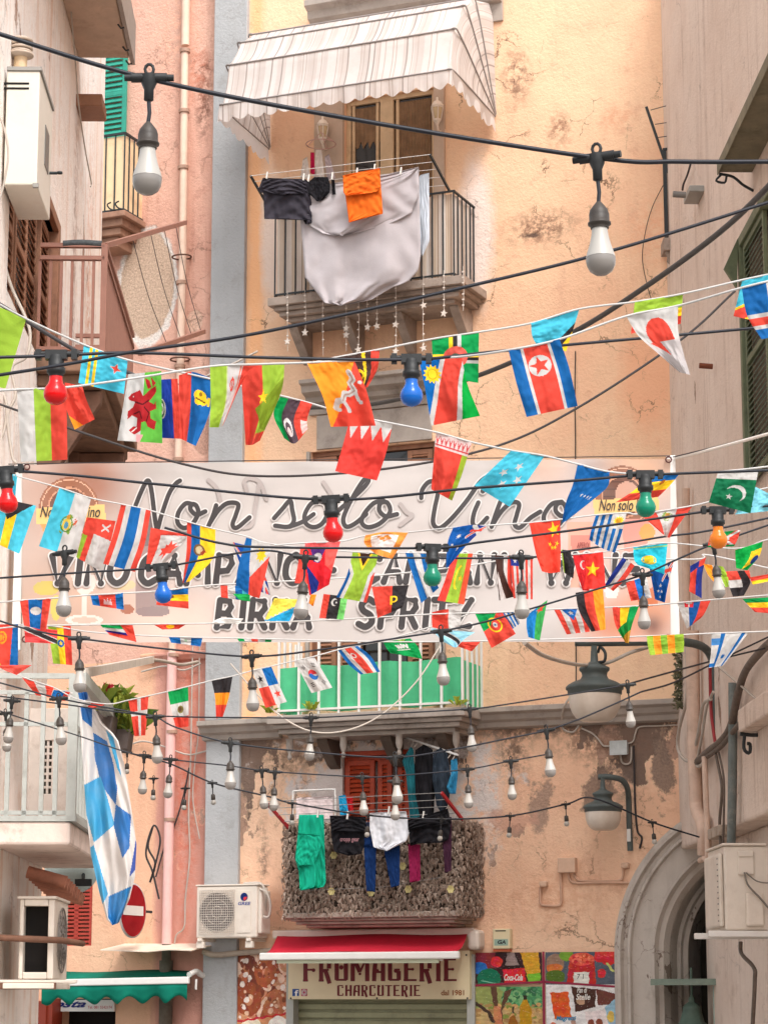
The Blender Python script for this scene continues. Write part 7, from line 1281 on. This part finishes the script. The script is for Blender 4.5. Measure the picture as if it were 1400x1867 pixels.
F('cyan flag with four white stars', 8.5, vs((Cy, 1))+[(star(x, y, .1, .9, r), Wh) for x, y, r in ((.32, .5, .3), (.56, .3, .2), (.5, .72, .3), (.76, .54, .25))], Q((931, 822), (993, 831), (929, 924), (865, 885)), res=60)
F('plain dark blue flag with a few small white stars, folded to a tail', 8.5, vs((Bl, 1))+[(star(x, .55+.02*i, .045, 1.), Wh) for i, x in enumerate((.42, .55, .68, .8))], [[(1053, 846), (1111, 860)], [(1044, 884), (1108, 886)], [(1032, 915), (1080, 912)], [(1024, 954), (1032, 950)]])
F('blue yellow and red flag blowing out behind the green bulb', 8.6, hs((Bl, .3), (Ye, .4), (Rd, .35))+[(disc(.66, .34, .06, .1), (190, 110, 40))], [[(1184, 866), (1241, 861)], [(1158, 892), (1222, 884)], [(1122, 916), (1200, 906)]])
F('dark green flag with a white crescent and star and a white top band', 8.6, vs(((20, 108, 70), 1))+[(rect(-1, 2, -1, .2), Wh), (disc(.56, .58, .25, .22), Wh), (disc(.5, .64, .24, .2), (20, 108, 70)), (star(.42, .7, .09, 1.), Wh)], Q((1309, 861), (1382, 860), (1368, 936), (1292, 916)), res=52)
F('light cyan flag end showing behind the dark green crescent flag', 8.8, vs(((130, 206, 222), 1)), Q((1370, 884), (1412, 905), (1400, 932), (1340, 938)), res=24)
# ---- left side of the banner
F('thin cyan flag edge behind the left red bulb', 11, vs((Cy, 1)), Q((10, 862), (32, 866), (27, 912), (5, 908)), res=20)
F('cyan flag with a black triangle and a yellow stripe at the left edge', 10.6, vs((Cy, .38), (Ye, .24), (Cy, .38))+[(poly((.1, -.05), (1, -.05), (.42, .42)), Bk)], Q((-12, 905), (66, 922), (35, 1010), (-22, 984)), res=48)
F('half cyan half white flag with a green crest', 11, vs((Cy, .5), (Wh, .5))+[(blot(.52, .52, .2, .2, 3), (120, 150, 60)), (disc(.52, .52, .12, .1), (220, 190, 80)), (ring(.52, .52, .17, .14, .8), (90, 130, 50)), (disc(.52, .54, .06, .06), (90, 150, 180)), (disc(.52, .4, .05, .04), (200, 140, 50)), (blot(.75, .45, .06, .08, 5), (190, 90, 60))], Q((108, 890), (166, 909), (137, 1017), (71, 996)), res=56)
F('red flag with a white right side and a green lower left corner', 11.1, vs((Rd, 1))+[(poly((.38, .34), (1.1, .4), (1.1, 1.1), (.3, 1.1)), Wh), (poly((-.1, .4), (.18, .42), (.1, 1.1), (-.1, 1.1)), LG), (line([(.6, .12), (.85, .22)], .02), Wh), (line([(.85, .1), (.62, .24)], .02), Wh)], Q((158, 943), (211, 950), (188, 1044), (139, 1016)), res=48)
F('red white and blue vertical striped flag', 11, vs(Rd, Wh, (Bl, 2), Wh, Rd), [[(221, 919), (275, 931)], [(206, 975), (264, 992)], [(188, 1028), (246, 1043)]], res=52)
F('red and white flag with a red maple leaf', 11, vs((Wh, 1))+[(poly((-.1, -.1), (1.1, -.1), (1.1, .1), (.3, .16), (.22, 1.1), (-.1, 1.1)), Rd), (poly((.62, .34), (.68, .5), (.8, .44), (.78, .56), (.92, .56), (.8, .68), (.84, .76), (.66, .74), (.62, .9), (.56, .74), (.42, .78), (.46, .66), (.36, .56), (.5, .56), (.5, .46), (.57, .5)), Rd)], [[(275, 962), (341, 975)], [(270, 1000), (335, 990)], [(266, 1034), (302, 1025)]], res=52)
F('yellow flag with blue and red stripes and a round crest', 11, vs((Rd, .16), (Bl, .3), (Ye, .54))+[(disc(.45, .42, .2, .1), (120, 90, 60)), (disc(.45, .42, .13, .065), (200, 180, 140)), (blot(.6, .44, .12, .08, 7), (150, 60, 40))], [[(341, 952), (393, 966)], [(340, 1006), (388, 1018)], [(333, 1063), (346, 1060)]], res=52)
F('blue and red flag with a white corner and a yellow sun', 10.8, vs((Bl, .45), (Rd, .55))+[(poly((.2, -.05), (1.05, -.05), (1.05, .14), (.46, .62)), Wh), (star(.7, .2, .13, .66, 0, 8, .6), Ye)], [[(449, 980), (496, 994)], [(434, 1035), (484, 1048)], [(430, 1066), (455, 1085), (473, 1091)]], res=56)
F('blue flag with a red white cross corner, mostly hidden behind the sun cornered flag', 11.2, vs(((20, 70, 150), 1))+[(rect(.8, .9, .3, 1), Rd), (line([(.7, .5), (1, 1)], .04), Wh), (line([(.7, 1), (1, .5)], .04), Wh), (rect(.7, 1, .62, .7), Rd), (line([(0, 0), (.2, .3)], .06), Wh), (line([(.05, 0), (.2, .25)], .02), Rd)], Q((423, 988), (470, 1000), (494, 1086), (452, 1070)))
F('blue and red flag with a white temple on the left of the banner', 13, vs((Bl, .24), (Rd, .52), (Bl, .24))+[(poly((.36, .8), (.4, .35), (.48, .6), (.5, .2), (.54, .6), (.6, .35), (.64, .8)), (226, 190, 190))], [[(165, 1086), (224, 1081)], [(169, 1103), (226, 1112)]], amp=.02, res=36)
F('blue yellow and red horizontal flag with a dark crest under the blue bulb', 13, hs((Bl, .3), (Ye, .34), (Rd, .36))+[(disc(.4, .42, .14, .12), (130, 80, 50))], [[(287, 1078), (343, 1072)], [(285, 1103), (344, 1110)]], amp=.02, res=36)
F('red and blue vertical flag with a white disc', 13, vs((Rd, .27), (Bl, .46), (Rd, .27))+[(disc(.52, .4, .2, .14), Wh)], Q((36, 1095), (93, 1091), (84, 1150), (44, 1141)), res=40)
F('green red and blue flag with a golden wreath at the left edge', 14.5, vs((Rd, 1))+[(poly((-.1, .4), (.42, 1.1), (-.1, 1.1)), LG), (poly((1.1, -.1), (1.1, 1.1), (.66, 1.1), (.82, -.1)), Bl), (ring(.38, .32, .2, .14, .8), Or), (blot(.38, .32, .12, .1, 4), Or)], Q((-16, 1139), (33, 1138), (33, 1213), (-15, 1213)), res=40)
F('red flag with a black and white diagonal stripe', 14, vs(((232, 76, 76), 1))+[(line([(-.1, -.05), (1.1, .95)], .2, 2.), Wh), (line([(-.1, -.05), (1.1, .95)], .14, 2.), Bk)], Q((44, 1143), (105, 1149), (104, 1174), (46, 1171)), res=36)
F('green yellow and red vertical flag with a blue star disc', 14.6, vs((LG, .36), (Ye, .3), (Rd, .34))+[(disc(.5, .47, .16, .1), Bl), (star(.5, .47, .07, .6), Ye)], Q((87, 1139), (129, 1139), (132, 1213), (97, 1210)), res=40)
F('thin red flag blown flat at the left edge above the grey balcony', 15.8, vs(((240, 96, 84), 1)), [[(-12, 1212), (58, 1213)], [(8, 1222), (30, 1231)]], res=24)
F('green white black and red flag on the bottom left edge of the banner', 13.6, hs((Gn, .3), (Wh, .25), ((40, 40, 120), .2), (Rd, .3))+[(poly((.6, -.1), (1.1, -.1), (1.1, 1.1), (.8, 1.1)), Rd)], [[(182, 1139), (242, 1140)], [(200, 1158), (249, 1171)]], res=32)
F('thin red flag with a yellow emblem on the left bottom edge of the banner', 13.6, vs((Rd, 1))+[(disc(.5, .5, .16, .4), Ye)], [[(280, 1139), (340, 1138)], [(296, 1148), (326, 1147)]], res=28)
F('blue white and blue flag at the bottom edge of the banner', 14.6, vs(Bl, Wh, Bl)+[(disc(.5, .4, .05, .2), (150, 180, 150))], [[(308, 1162), (369, 1164)], [(312, 1172), (366, 1179)]], res=32)
F('narrow green white and red strip flag at the bottom edge of the banner', 14.6, vs(Gn, Wh, Rd, Wh, Gn), [[(432, 1164), (496, 1166)], [(436, 1170), (494, 1171)]], res=28)
F('red white blue and green flag left of the word Birra', 13, vs(Rd, Wh, Bl, Cy)+[(poly((.4, .6), (1.1, .5), (1.1, 1.1), (.7, 1.1)), (40, 180, 90))], [[(402, 1067), (455, 1069)], [(403, 1089), (456, 1097)]], res=36)
F('yellow and cyan flag with a row of white stars', 13.4, vs(((40, 160, 210), 1))+[(poly((.0, -.1), (1.1, -.1), (.98, .3), (.1, .95), (-.2, .9)), (244, 224, 90))]+[(star(.2+.13*k, .82-.085*k, .07, 1.1), Wh) for k in range(6)], Q((500, 1091), (546, 1093), (528, 1133), (482, 1132)), res=44)
F('white flag blown up over the tape left of the word Birra', 13.5, vs(((238, 236, 232), 1)), [[(382, 1137), (404, 1127), (444, 1128)], [(392, 1137), (412, 1136), (436, 1138)]], res=24)
F('red flag with a white crescent behind the folded red and blue flag', 10.6, vs(((230, 78, 66), 1))+[(disc(.62, .45, .22, .2), Wh), (disc(.7, .45, .17, .16), (230, 78, 66))], [[(548, 998), (612, 990)], [(543, 1030), (604, 1030)], [(537, 1063), (598, 1068)]], res=44)
F('red flag with purple and white emblem and a blue folded bottom', 10.1, vs(((226, 40, 50), 1))+[(rect(-1, 2, -1, .12), (240, 100, 100)), (poly((.16, .14), (.62, .14), (.5, .46), (.3, .44)), (84, 50, 120)), (disc(.42, .34, .13, .1), Wh), (poly((.05, .5), (.5, .85), (.3, 1.1), (.1, 1.1)), Nv), (poly((.6, .14), (1.1, .1), (1.1, .7), (.7, .5)), (236, 92, 84))], [[(556, 990), (621, 987)], [(556, 1030), (608, 1030)], [(564, 1086), (600, 1066)]], res=48)
F('small orange flag tip beside the white bulb at Birra', 13.2, vs((Or, 1)), Q((566, 1084), (577, 1084), (571, 1106), (563, 1100)), res=14)
F('red black and green vertical flag with a white crescent', 13.4, vs((Rd, .27), (Bk, .46), ((120, 206, 110), .27))+[(disc(.5, .3, .13, .16), Wh), (disc(.55, .3, .1, .12), Bk), (disc(.58, .3, .03, .04), Wh)], [[(590, 1083), (634, 1088)], [(582, 1127), (626, 1130)]], res=40)
F('blue green and red flag with a green Y shape', 10.9, vs(((14, 84, 150), .5), (Rd, .5))+[(line([(.5, .42), (.5, 1.1)], .24, .62), Wh), (line([(.5, .42), (-.1, -.2)], .22, .62), Wh), (line([(.5, .42), (1.1, -.2)], .22, .62), Wh), (line([(.5, .42), (.5, 1.1)], .17, .62), LG), (line([(.5, .42), (-.1, -.2)], .15, .62), LG), (line([(.5, .42), (1.1, -.2)], .15, .62), LG), (poly((.16, -.05), (.84, -.05), (.5, .34)), Ye), (poly((.24, -.05), (.76, -.05), (.5, .26)), (60, 36, 30))], [[(643, 1007), (689, 1011)], [(632, 1050), (680, 1058)], [(613, 1089), (668, 1099)]], res=56)
F('white flag with an orange border below the word solo', 10, vs(((238, 150, 70), 1))+[(rect(.16, .84, .14, .84), (236, 226, 220)), (blot(.5, .35, .2, .2, 9), (222, 140, 60))], [[(666, 976), (700, 970), (744, 971)], [(664, 990), (700, 985), (730, 995)], [(676, 1004), (690, 1012), (715, 1019)]], res=44)
F('red and black flag with a yellow emblem above the word Spritz', 13.2, vs((Rd, .56), (Bk, .44))+[(rect(.5, .58, .3, .62), Ye), (ring(.62, .42, .12, .07, 1.), Ye), (rect(0, .4, -1, .0), Wh)], [[(678, 1070), (745, 1067)], [(684, 1100), (738, 1095)], [(688, 1127), (733, 1108)]], res=44)
F('blue and white striped flag twisted left of the green bulb', 11.1, vs(Bl, Wh, Bl), [[(739, 1008), (780, 1010)], [(750, 1042), (786, 1044)], [(768, 1100), (800, 1072)]], res=44)
F('blue flag with white stars and a red crossed corner above the yellow crescent flag', 9.9, vs(((22, 86, 160), 1))+[(poly((.62, -.1), (1.1, -.1), (1.1, .5), (.6, .35)), (40, 60, 130)), (line([(.6, .32), (1.05, .0)], .05), Wh), (line([(.6, .02), (1.05, .28)], .05), Wh), (line([(.6, .32), (1.05, .0)], .025), Rd), (line([(.6, .16), (1.05, .14)], .03), Rd), (star(.3, .3, .08, .9, 0, 7), Wh), (star(.2, .55, .07, .9, 0, 7), Wh), (star(.5, .6, .06, .9, 0, 7), Wh)], [[(826, 962), (860, 957), (888, 959)], [(816, 990), (838, 992), (856, 988)], [(813, 1036), (817, 1034), (822, 1028)]], res=44)
F('light green flag with red sides and a yellow crescent', 11.1, vs(((232, 76, 64), .3), (LG, .46), ((236, 90, 60), .24))+[(disc(.54, .46, .16, .24), Ye), (disc(.6, .46, .15, .22), LG), (star(.64, .46, .07, .6), Ye)], [[(826, 1009), (862, 1009)], [(812, 1055), (853, 1060)], [(797, 1095), (846, 1102)]], res=48)
F('red and white flag with a rounded top right of Spritz', 13.6, vs((Rd, .56), (Wh, .44)), [[(788, 1116), (815, 1111), (842, 1113)], [(787, 1128), (814, 1126), (840, 1130)], [(788, 1144), (815, 1149), (838, 1146)]], res=36)
F('light blue flag with a black diagonal band at the bottom edge of the banner', 14.4, vs(((150, 208, 226), 1))+[(line([(.2, .1), (.9, .75)], .13, 1.6), Wh), (line([(.2, .1), (.9, .75)], .09, 1.6), Bk)], [[(784, 1146), (866, 1153)], [(806, 1168), (846, 1166)], [(826, 1180), (832, 1181)]], res=32)
F('thin red flag below the light blue and black one', 14.7, vs((Rd, .95))+[(rect(-1, .18, -1, .5), Br)], [[(812, 1170), (876, 1170)], [(838, 1180), (860, 1188)]], res=24)
F('green and red flag with a round yellow crest', 13.6, vs((Rd, 1))+[(poly((-.1, -.1), (.86, -.1), (.3, .45), (-.1, .55)), Gn), (ring(.5, .42, .25, .2, 1.), Ye), (disc(.5, .42, .13, .14), Rd), (disc(.5, .42, .08, .09), Wh), (disc(.5, .42, .03, .04), Bl)], Q((866, 1119), (917, 1117), (940, 1156), (896, 1182)), res=48)
F('small blue and white striped flag beside the green and red crest flag', 13.6, vs(*[c for _ in range(4) for c in (Bl, Wh)])+[(rect(-1, .35, -1, .3), Bl)], Q((907, 1118), (940, 1116), (948, 1137), (930, 1150)), res=36)
F('green flag with white script blowing above the mint screen', 16, vs(((10, 146, 72), 1))+[(line([(.34, .3), (.38, .5), (.42, .3), (.46, .5), (.52, .26), (.54, .5), (.6, .3), (.66, .5), (.7, .3)], .03), Wh), (line([(.32, .62), (.7, .58)], .03), Wh), (poly((.3, -.1), (.9, -.1), (.7, .12)), LG)], [[(698, 1170), (748, 1164)], [(706, 1184), (762, 1180)], [(712, 1191), (740, 1196), (770, 1202)]], res=44)
F('white blue and red diagonal striped flag with a small crest', 16, vs((Bl, 1), (Wh, 1), (Rd, 2), (Wh, 1), (Bl, 1))+[(disc(.44, .3, .1, .1), Wh), (disc(.44, .3, .06, .06), DR)], [[(616, 1186), (652, 1178)], [(634, 1210), (676, 1197)], [(657, 1230), (693, 1225)]], res=44)
F('white flag with a red and blue circle and black bars', 16, vs((Wh, 1))+[(disc(.5, .5, .2, .16), (206, 60, 64)), (poly((.28, .5), (.5, .5), (.72, .5), (.72, .8), (.28, .8)), Wh), ((lambda u, v: (((u-.5)/.2)**2+((v-.5)/.16)**2 < 1) & (v-.5 > .06*np.sin((u-.5)*15))), (40, 100, 170))]+[(line([(cx-.07*math.cos(a)+k*.05*math.sin(a), cy-.05*math.sin(a)-k*.05*math.cos(a)), (cx+.07*math.cos(a)+k*.05*math.sin(a), cy+.05*math.sin(a)-k*.05*math.cos(a))], .012), Bk) for cx, cy, a in ((.24, .24, 1.1), (.74, .22, .2), (.26, .78, -.1), (.78, .78, 1.1)) for k in (-1, 0, 1)], Q((537, 1206), (573, 1198), (606, 1254), (568, 1264)), res=60)
F('flag quartered white, blue, red and white with two stars', 16, vs((Wh, 1))+[(rect(.5, 2, -1, .5), (24, 104, 176)), (rect(-1, .5, .5, 2), Rd), (star(.24, .26, .12, .7), Bk), (star(.76, .74, .12, .7), Rd)], [[(460, 1224), (495, 1216)], [(472, 1256), (508, 1247)], [(484, 1291), (523, 1280)]], res=48)
F('black yellow and red horizontal striped flag', 16, hs((Bk, .42), (Or, .33), (Rd, .34)), [[(386, 1242), (424, 1234)], [(392, 1272), (417, 1272)], [(394, 1311), (406, 1308)]], res=40)
F('green white and red horizontal flag with a brown eagle crest', 16, hs((Gn, .33), (Wh, .36), (Rd, .33))+[(disc(.52, .49, .17, .1), (130, 120, 60)), (disc(.5, .48, .1, .07), (96, 70, 50))], [[(306, 1262), (343, 1252)], [(313, 1298), (344, 1292)], [(321, 1328), (344, 1325)]], res=44)
F('red flag with a white cross', 16, vs((Rd, 1))+[(rect(.42, .6, -1, 2), Wh), (rect(-1, 2, .34, .46), Wh)], [[(234, 1277), (271, 1269)], [(240, 1310), (268, 1306)], [(245, 1343), (265, 1341)]], res=44)
F('thin white and red flag blown flat beside the checked flag', 16, vs((Wh, .5), (Rd, .5)), [[(141, 1277), (196, 1284)], [(143, 1290), (172, 1291)]], res=24)
F('small blue and red flag blown sideways above the grey balcony', 16, vs((Bl, .6), (Rd, .25), (Wh, .15)), [[(98, 1258), (133, 1263)], [(91, 1276), (124, 1279)]], res=28)
F('red flag with a white cross patch blown out at the left', 16, vs((Rd, .38), (Wh, .34), (Rd, .28))+[(rect(.36, .74, .3, .7), Wh)], [[(40, 1236), (98, 1254)], [(66, 1268), (92, 1272)]], res=32)
# ---- right side of the banner
F('plain red flag with small yellow stars', 10, vs(((238, 74, 56), 1))+[(star(.78, .14, .13, .6, -.2), Ye)]+[(star(x, y, .045, .6, .3), Ye) for x, y in ((.6, .36), (.68, .42), (.78, .42), (.86, .36))], [[(965, 954), (1021, 948)], [(977, 1010), (1022, 1005)], [(988, 1042), (1004, 1045), (1021, 1043)]], res=52)
F('blue and white striped flag with a golden sun', 10, vs(*[c for _ in range(4) for c in (Bl, Wh)], Bl)+[(rect(.56, 1.1, -1, .42), Wh), (star(.8, .2, .15, .75, 0, 12, .6), Ye), (disc(.8, .2, .09, .08), (210, 150, 40))], [[(1086, 940), (1142, 936)], [(1078, 965), (1134, 970)], [(1074, 984), (1098, 1000), (1121, 1008)]], res=52)
F('red and white flag with a flower crest folding to a point', 10, vs((Rd, .3), (Wh, .42), (Rd, .28))+[(blot(.5, .25, .14, .22, 12), (120, 150, 60)), (disc(.52, .25, .06, .12), (200, 150, 70))], [[(1166, 938), (1214, 930), (1262, 923)], [(1188, 956), (1216, 952), (1242, 950)], [(1207, 973), (1214, 978), (1220, 981)]], res=44)
F('cyan flag with a yellow sun and eagle', 11.2, vs(((44, 190, 210), 1))+[(disc(.46, .5, .16, .16), Ye), (ring(.46, .52, .24, .2, .8), Ye), (rect(-1, 2, .06, .1), (150, 200, 120)), (disc(.46, .62, .2, .06), (230, 200, 60))], [[(1154, 998), (1217, 990)], [(1156, 1020), (1214, 1022)], [(1162, 1030), (1186, 1038), (1211, 1047)]], res=44)
F('dark blue flag with red stars and a crossed corner at its upper right', 11.3, vs(((20, 78, 150), 1))+[(poly((.6, -.1), (1.3, -.1), (1.3, .38), (.62, .36)), (40, 50, 120)), (line([(.6, .36), (1.05, -.05)], .05), Wh), (line([(.62, 0), (1.05, .36)], .05), Wh), (line([(.6, .36), (1.05, -.05)], .022), Rd), (line([(.62, .17), (1.1, .17)], .04), Rd)]+[(star(x, y, .06, .5), c) for x, y, c in ((.5, .5, Wh), (.35, .66, Wh), (.6, .68, Wh), (.5, .86, Wh))], [[(1184, 1036), (1228, 1024)], [(1190, 1070), (1218, 1066)], [(1194, 1093), (1212, 1099)]], res=44)
F('blue white and red diagonal striped flag left of the cyan sun flag', 11.3, vs(Nv, Wh, Rd), [[(1135, 1016), (1157, 1031)], [(1118, 1042), (1140, 1056)], [(1102, 1067), (1118, 1078)]], res=36)
F('red blue and white flag below the cyan sun flag', 11.6, vs((Rd, .4), ((30, 110, 190), .32), (Wh, .28)), Q((1141, 1063), (1178, 1050), (1188, 1090), (1150, 1096)), res=36)
F('red flag with a big yellow star', 11.1, vs(((234, 62, 54), 1))+[(star(.36, .42, .22, .55, .15), Ye)], [[(1067, 1012), (1099, 1006)], [(1068, 1045), (1102, 1042)], [(1064, 1074), (1104, 1074)]], res=44)
F('red flag with a small white crescent left of the big yellow star', 11.2, vs(((224, 50, 56), 1))+[(disc(.42, .28, .16, .12), Wh), (disc(.48, .28, .13, .1), (224, 50, 56))], [[(1044, 1013), (1086, 1008)], [(1052, 1045), (1080, 1045)], [(1062, 1077), (1074, 1077)]], res=36)
F('small black flag with a green edge beside the red flag with yellow stars', 11, vs((LG, .12), (Bk, .88)), [[(1023, 1002), (1040, 1004)], [(1026, 1030), (1046, 1034)], [(1028, 1044), (1045, 1055)]], res=28)
F('red and white striped flag with a blue corner behind a white bulb', 11.2, vs(*[c for _ in range(4) for c in (Rd, Wh)], Rd)+[(rect(-1, .42, -1, .24), Nv), (star(.2, .12, .06, .6), Wh)], Q((930, 1013), (971, 1016), (971, 1093), (936, 1091)), res=44)
F('dark brown and white flag with a red stripe, narrowing to its right', 11.2, vs((Br, .5), (Wh, .25), (Rd, .3))+[(poly((0, 0), (.2, 0), (1, 1), (.4, 1.1), (.1, 1.1)), (72, 48, 42)), (poly((0, .5), (.1, .4), (.5, 1.1), (.1, 1.1)), (206, 196, 192))], [[(902, 1010), (935, 1012)], [(906, 1050), (932, 1055)], [(910, 1095), (938, 1088)]], res=36)
F('black red and yellow vertical striped flag', 13.4, vs((Bk, .3), (Rd, .34), (Or, .36)), [[(1049, 1081), (1099, 1072)], [(1056, 1115), (1102, 1110)], [(1078, 1152), (1104, 1148)]], res=40)
F('red and white striped flag with a blue triangle and white star', 13.6, vs(Rd, Wh, Rd, Wh, Rd)+[(poly((.2, -.05), (.8, -.05), (.5, .45)), (40, 110, 190)), (star(.5, .15, .1, .8), Wh)], [[(1010, 1112), (1065, 1110)], [(1022, 1135), (1072, 1132)], [(1033, 1157), (1075, 1152)]], res=44)
F('red yellow and green diagonal flag ending in a point', 13.6, vs((Rd, .3), (Ye, .35), (Gn, .35))+[(poly((1.1, .25), (1.1, .6), (-.1, .95), (-.1, .68)), (30, 140, 60)), (poly((1.1, .6), (1.1, 1.1), (0, 1.1), (0, .9)), (200, 150, 50))], [[(1116, 1107), (1165, 1105)], [(1122, 1140), (1152, 1140)], [(1140, 1172), (1146, 1173)]], res=40)
F('blue and green narrow flag with a red star at its top', 13.5, vs(((36, 130, 200), .52), ((60, 160, 80), .48))+[(star(.7, .12, .1, .4), Rd)], [[(960, 1122), (998, 1094)], [(960, 1145), (990, 1135)], [(963, 1162), (984, 1168)]], res=36)
F('green flag with orange vertical stripes folded over the tape', 14.5, vs((LG, .17), (Or, .2), ((130, 180, 60), .18), (Or, .2), (LG, .25)), [[(1179, 1160), (1246, 1156)], [(1181, 1178), (1247, 1172)], [(1185, 1195), (1246, 1189)]], res=40)
F('white flag with two blue stripes and a blue star', 14.6, vs((Wh, .3), (Bl, .14), (Wh, .5), (Bl, .12), (Wh, .08))+[(star(.58, .66, .1, .9), Bl), (star(.58, .66, .1, .9, math.pi), Bl), (rect(-1, .3, .86, .98), Bl), (rect(-1, .28, .12, .3), (70, 130, 190))], [[(1297, 1156), (1365, 1153)], [(1296, 1190), (1340, 1186)], [(1292, 1218), (1318, 1214)]], res=44)
F('white blue and red flag with a small shield at the right end of the banner', 13.6, vs((Wh, .36), ((30, 90, 160), .36), (Rd, .3))+[(rect(.22, .5, -.1, .22), (222, 50, 60)), (line([(.36, 0), (.36, .2)], .02), Wh), (line([(.28, .08), (.44, .08)], .02), Wh)], [[(1233, 1097), (1296, 1094)], [(1242, 1120), (1282, 1122)], [(1252, 1147), (1266, 1136)]], res=40)
F('green yellow and red horizontal flag at the lower right edge', 13.6, hs((Gn, .3), (Ye, .35), (Rd, .35)), Q((1353, 1092), (1420, 1088), (1420, 1120), (1376, 1116)), res=36)
F('green flag with a yellow diamond near the right edge', 11.3, vs(((10, 158, 66), 1))+[(poly((.6, .25), (1.1, .2), (1.1, .6), (.5, 1.)), Ye), (disc(.86, .6, .14, .16), (40, 70, 140))], [[(1340, 1003), (1391, 987)], [(1341, 1025), (1384, 1014)], [(1342, 1036), (1362, 1040)]], res=40)
F('red white and green flag behind the orange bulb', 10.2, vs((Rd, 1))+[(line([(0, 0), (1, 1)], .06), Wh), (line([(0, 1), (1, 0)], .06), Wh), (poly((.1, -.1), (.9, -.1), (.5, .4)), Gn), (disc(.5, .5, .2, .22), Wh), (rect(-1, 2, .88, 2), Gn)], [[(1297, 972), (1350, 966)], [(1292, 985), (1345, 982)], [(1290, 998), (1338, 996)]], res=36)
F('red and dark blue narrow flag left of the rightmost white bulb', 13.4, vs((Rd, .5), (Nv, .5))+[(poly((-.1, -.1), (1.1, -.1), (1.1, .1), (-.1, .3)), Nv), (poly((.6, -.1), (1.1, -.1), (1.1, .2), (.6, .2)), Rd)], [[(1258, 1032), (1287, 1016)], [(1258, 1055), (1280, 1050)], [(1256, 1078), (1279, 1091)]], res=36)
F('orange and light green flag behind the rightmost white bulb', 13.4, vs((Or, .45), (Wh, .2), (LG, .4)), [[(1282, 1028), (1318, 1033)], [(1292, 1050), (1327, 1052)], [(1312, 1072), (1328, 1070)]], res=32)
F('red white and black flag near the right edge', 13.4, hs((Rd, .36), (Wh, .32), (Bk, .34))+[(poly((.45, -.1), (.75, -.1), (1.1, .7), (1.1, 1.1), (.8, 1.1)), Bk)], [[(1323, 1042), (1366, 1040)], [(1328, 1065), (1368, 1062)], [(1336, 1088), (1356, 1086)]], res=36)
F('red and yellow flag cut by the right edge above the green yellow red flag', 13.4, hs(Rd, (Ye, .8)), Q((1366, 1053), (1440, 1040), (1440, 1052), (1372, 1066)), res=24)
